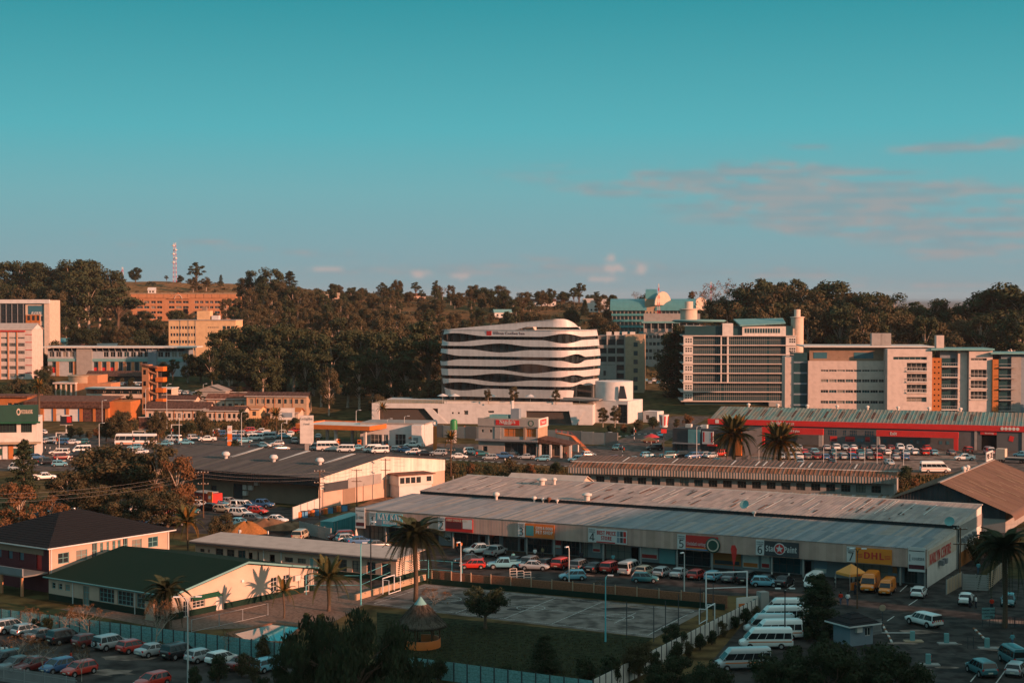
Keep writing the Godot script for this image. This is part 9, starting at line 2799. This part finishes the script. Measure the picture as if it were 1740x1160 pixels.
	var sh := [[275, 1112, 1.8], [80, 1078, 2.4], [60, 1075, 2.0], [447, 1122, 3.2], [520, 1068, 2.2], [545, 1066, 2.0], [410, 1150, 3.0], [370, 1160, 3.4], [330, 1170, 2.6], [430, 1160, 3.0], [995, 1165, 3.4], [1040, 1168, 3.8], [1080, 1150, 2.8], [1115, 1140, 2.4], [1150, 1125, 2.6], [1170, 1118, 2.2], [1190, 1105, 2.2], [1210, 1095, 2.0], [1230, 1082, 2.2], [1250, 1070, 2.0], [1268, 1062, 2.4], [1285, 1055, 2.2], [1300, 1130, 2.0], [1350, 1140, 3.2], [1300, 1168, 3.2], [1400, 1100, 2.2], [1372, 1090, 2.0], [1660, 960, 5.0], [1680, 955, 5.4], [1700, 965, 5.0], [1720, 950, 4.6], [860, 1160, 2.2], [745, 1160, 3.0]]
	var k := 0
	for q in sh:
		tree("shrub" if k % 3 else "shrubbrown", G(q[0], q[1]) - Vector3(0, .1, 0), q[2], "%s dark shrub from the left along the foreground fences" % nth(k), "shrubs along the foreground fences", .8)
		k += 1
	k = 0
	for q in [[150, 745], [135, 742], [165, 744], [120, 744], [190, 746], [270, 742], [300, 740], [320, 738], [380, 735], [400, 730], [425, 728], [450, 726], [470, 727], [500, 724], [365, 745], [355, 748], [398, 762], [1060, 735], [1085, 730], [1110, 728], [1130, 727], [1150, 726], [1040, 738], [1170, 722], [1075, 738], [945, 805], [900, 808], [870, 806], [830, 808], [800, 806], [770, 808], [1540, 820], [1555, 828], [1530, 832], [1500, 840]]:
		tree(["shrubbrown", "shrub", "shrubgold"][k % 3], G(q[0], q[1]) - Vector3(0, .1, 0), 2.6 + (k % 4) * .5, "%s bush %s along the street verges" % [["brown", "green", "golden"][k % 3], nth(k)], "bushes along the street verges", 1.2)
		k += 1
	# terrace trees of the hotel and the entrance trees
	for q in [[830, 683, 5.0, 524], [873, 683, 6.0, 524], [945, 684, 5.0, 522], [1025, 716, 6.5, 512], [1045, 716, 7.0, 511]]:
		var D: float = q[3]
		var at := T(q[0], D)
		at.y = 6.5 if q[0] < 1000 else at.y
		tree("eucbrown", at, q[2], {830: "slim tree left on the hotel terrace", 873: "bushy tree in the middle of the hotel terrace", 945: "slim tree right on the hotel terrace", 1025: "young tree left at the hotel entrance", 1045: "young tree right at the hotel entrance"}[q[0]], "", 1.1)
	# palms
	palm(G(1247, 800), 8.0, 5.8, 76, "date", "stout date palm left in front of the hardware store")
	palm(G(1325, 803), 6.6, 5.7, 76, "date", "stout date palm right in front of the hardware store")
	palm(G(706, 1022), 8.6, 4.4, 52, "droop", "tall palm with drooping dark fronds beside the court")
	palm(G(283, 1070), 4.6, 3.2, 34, "droop", "low palm with drooping fronds by the school gable")
	palm(G(558, 1038), 4.2, 3.4, 26, "tall", "slender palm with arching fronds near the pool")
	palm(G(482, 1050), 3.4, 2.2, 14, "small", "thin young palm in the school yard")
	palm(G(318, 948), 5.6, 3.0, 30, "small", "golden lit palm beside the classroom block")
	palm(G(66, 752), 15.5, 2.8, 40, "date", "very tall palm in front of the fire station").scale = Vector3(.8, 1, .8)
	palm(G(1708, 1066), 9.6, 4.2, 40, "droop", "tall palm with golden skirt at the right edge")
	palm(G(766, 774), 4.4, 2.6, 26, "small", "small palm between pylon and restaurant")
	palm(G(469, 740), 6.0, 2.8, 24, "small", "small palm beside the pale billboard")
	palm(G(1380 - 730, 720), 5.0, 2.4, 20, "small", "small palm left of the hotel podium")
	# rough grass: the bank below the street, the lawn and the hill
	grass()
	scrub()
func scrub() -> void:   # low bush cover of the hillsides
	rng.seed = 31
	var b := tmb()
	leaves(b, Vector3(0, .6, 0), Vector3(1.3, .7, 1.3), 60, .34)
	var mm := MultiMesh.new()
	mm.transform_format = MultiMesh.TRANSFORM_3D
	mm.mesh = b.done()
	var xf := []
	for i in 5200:
		var D := rng.randf_range(690, 1290)
		var u := rng.randf_range(-.34, .34)
		var x := u * D
		var px := 870 + u * F
		if px > 215 and px < 405 and D > 950 and D < 1030: continue
		if px > 735 and px < 830 and D > 930 and rng.randf() < .6: continue
		if px > 190 and px < 300 and D > 1100 and rng.randf() < .85: continue
		var s := rng.randf_range(.6, 2.4)
		xf.append(Transform3D(Basis(Vector3.UP, rng.randf() * TAU).scaled(Vector3(s, s * rng.randf_range(.7, 1.2), s)), Vector3(x, ter(x, -D) - .3, -D)))
	mm.instance_count = xf.size()
	for i in xf.size(): mm.set_instance_transform(i, xf[i])
	var o := MultiMeshInstance3D.new()
	o.multimesh = mm
	o.material_override = M.leafbrown
	o.name = numbered("hillside_scrub")
	add_child(o)
	tag(o, "low brown green scrub covering the hillsides", "scrub")
	o.set_meta("kind", "stuff")
func grass() -> void:
	var regs := [["grass", "rough green grass on the bank below the street", [[745, 786], [985, 798], [1000, 830], [760, 845]], 5000, .55, 1], ["grass", "rough dry grass on the slope below the barracks", [[190, 716], [520, 708], [520, 738], [200, 748]], 5000, .8, 2], ["grass", "short dark grass of the lawn beside the court", [[650, 1050], [1105, 1088], [1000, 1155], [660, 1120]], 6000, .16, 1], ["grass", "weedy grass strip between road and brown shed", [[1530, 808], [1640, 808], [1600, 850], [1490, 850]], 2500, .6, 2]]
	for r in regs:
		rng.seed = int(r[3] + r[4] * 100)
		var b := tmb()
		for i in r[3]:
			var u := rng.randf(); var v := rng.randf()
			var px := lerpf(lerpf(r[2][0][0], r[2][1][0], u), lerpf(r[2][3][0], r[2][2][0], u), v)
			var py := lerpf(lerpf(r[2][0][1], r[2][1][1], u), lerpf(r[2][3][1], r[2][2][1], u), v)
			var p := G(px, py)
			var h: float = r[4] * rng.randf_range(.5, 1.3)
			var a := rng.randf() * TAU
			var d := Vector3(cos(a), 0, sin(a)) * h * .35
			var g := rng.randf()
			b.col = Color(.032, .037, .017).lerp(Color(.12, .078, .035), g * (.5 if r[5] == 1 else 1.0))
			b.tri(p - d, p + d, p + Vector3(rng.randf_range(-.3, .3) * h, h, rng.randf_range(-.3, .3) * h))
		var o := part(self, numbered(r[0]), b.done(), M.tint)
		tag(o, r[1], "grass")
		o.set_meta("kind", "stuff")
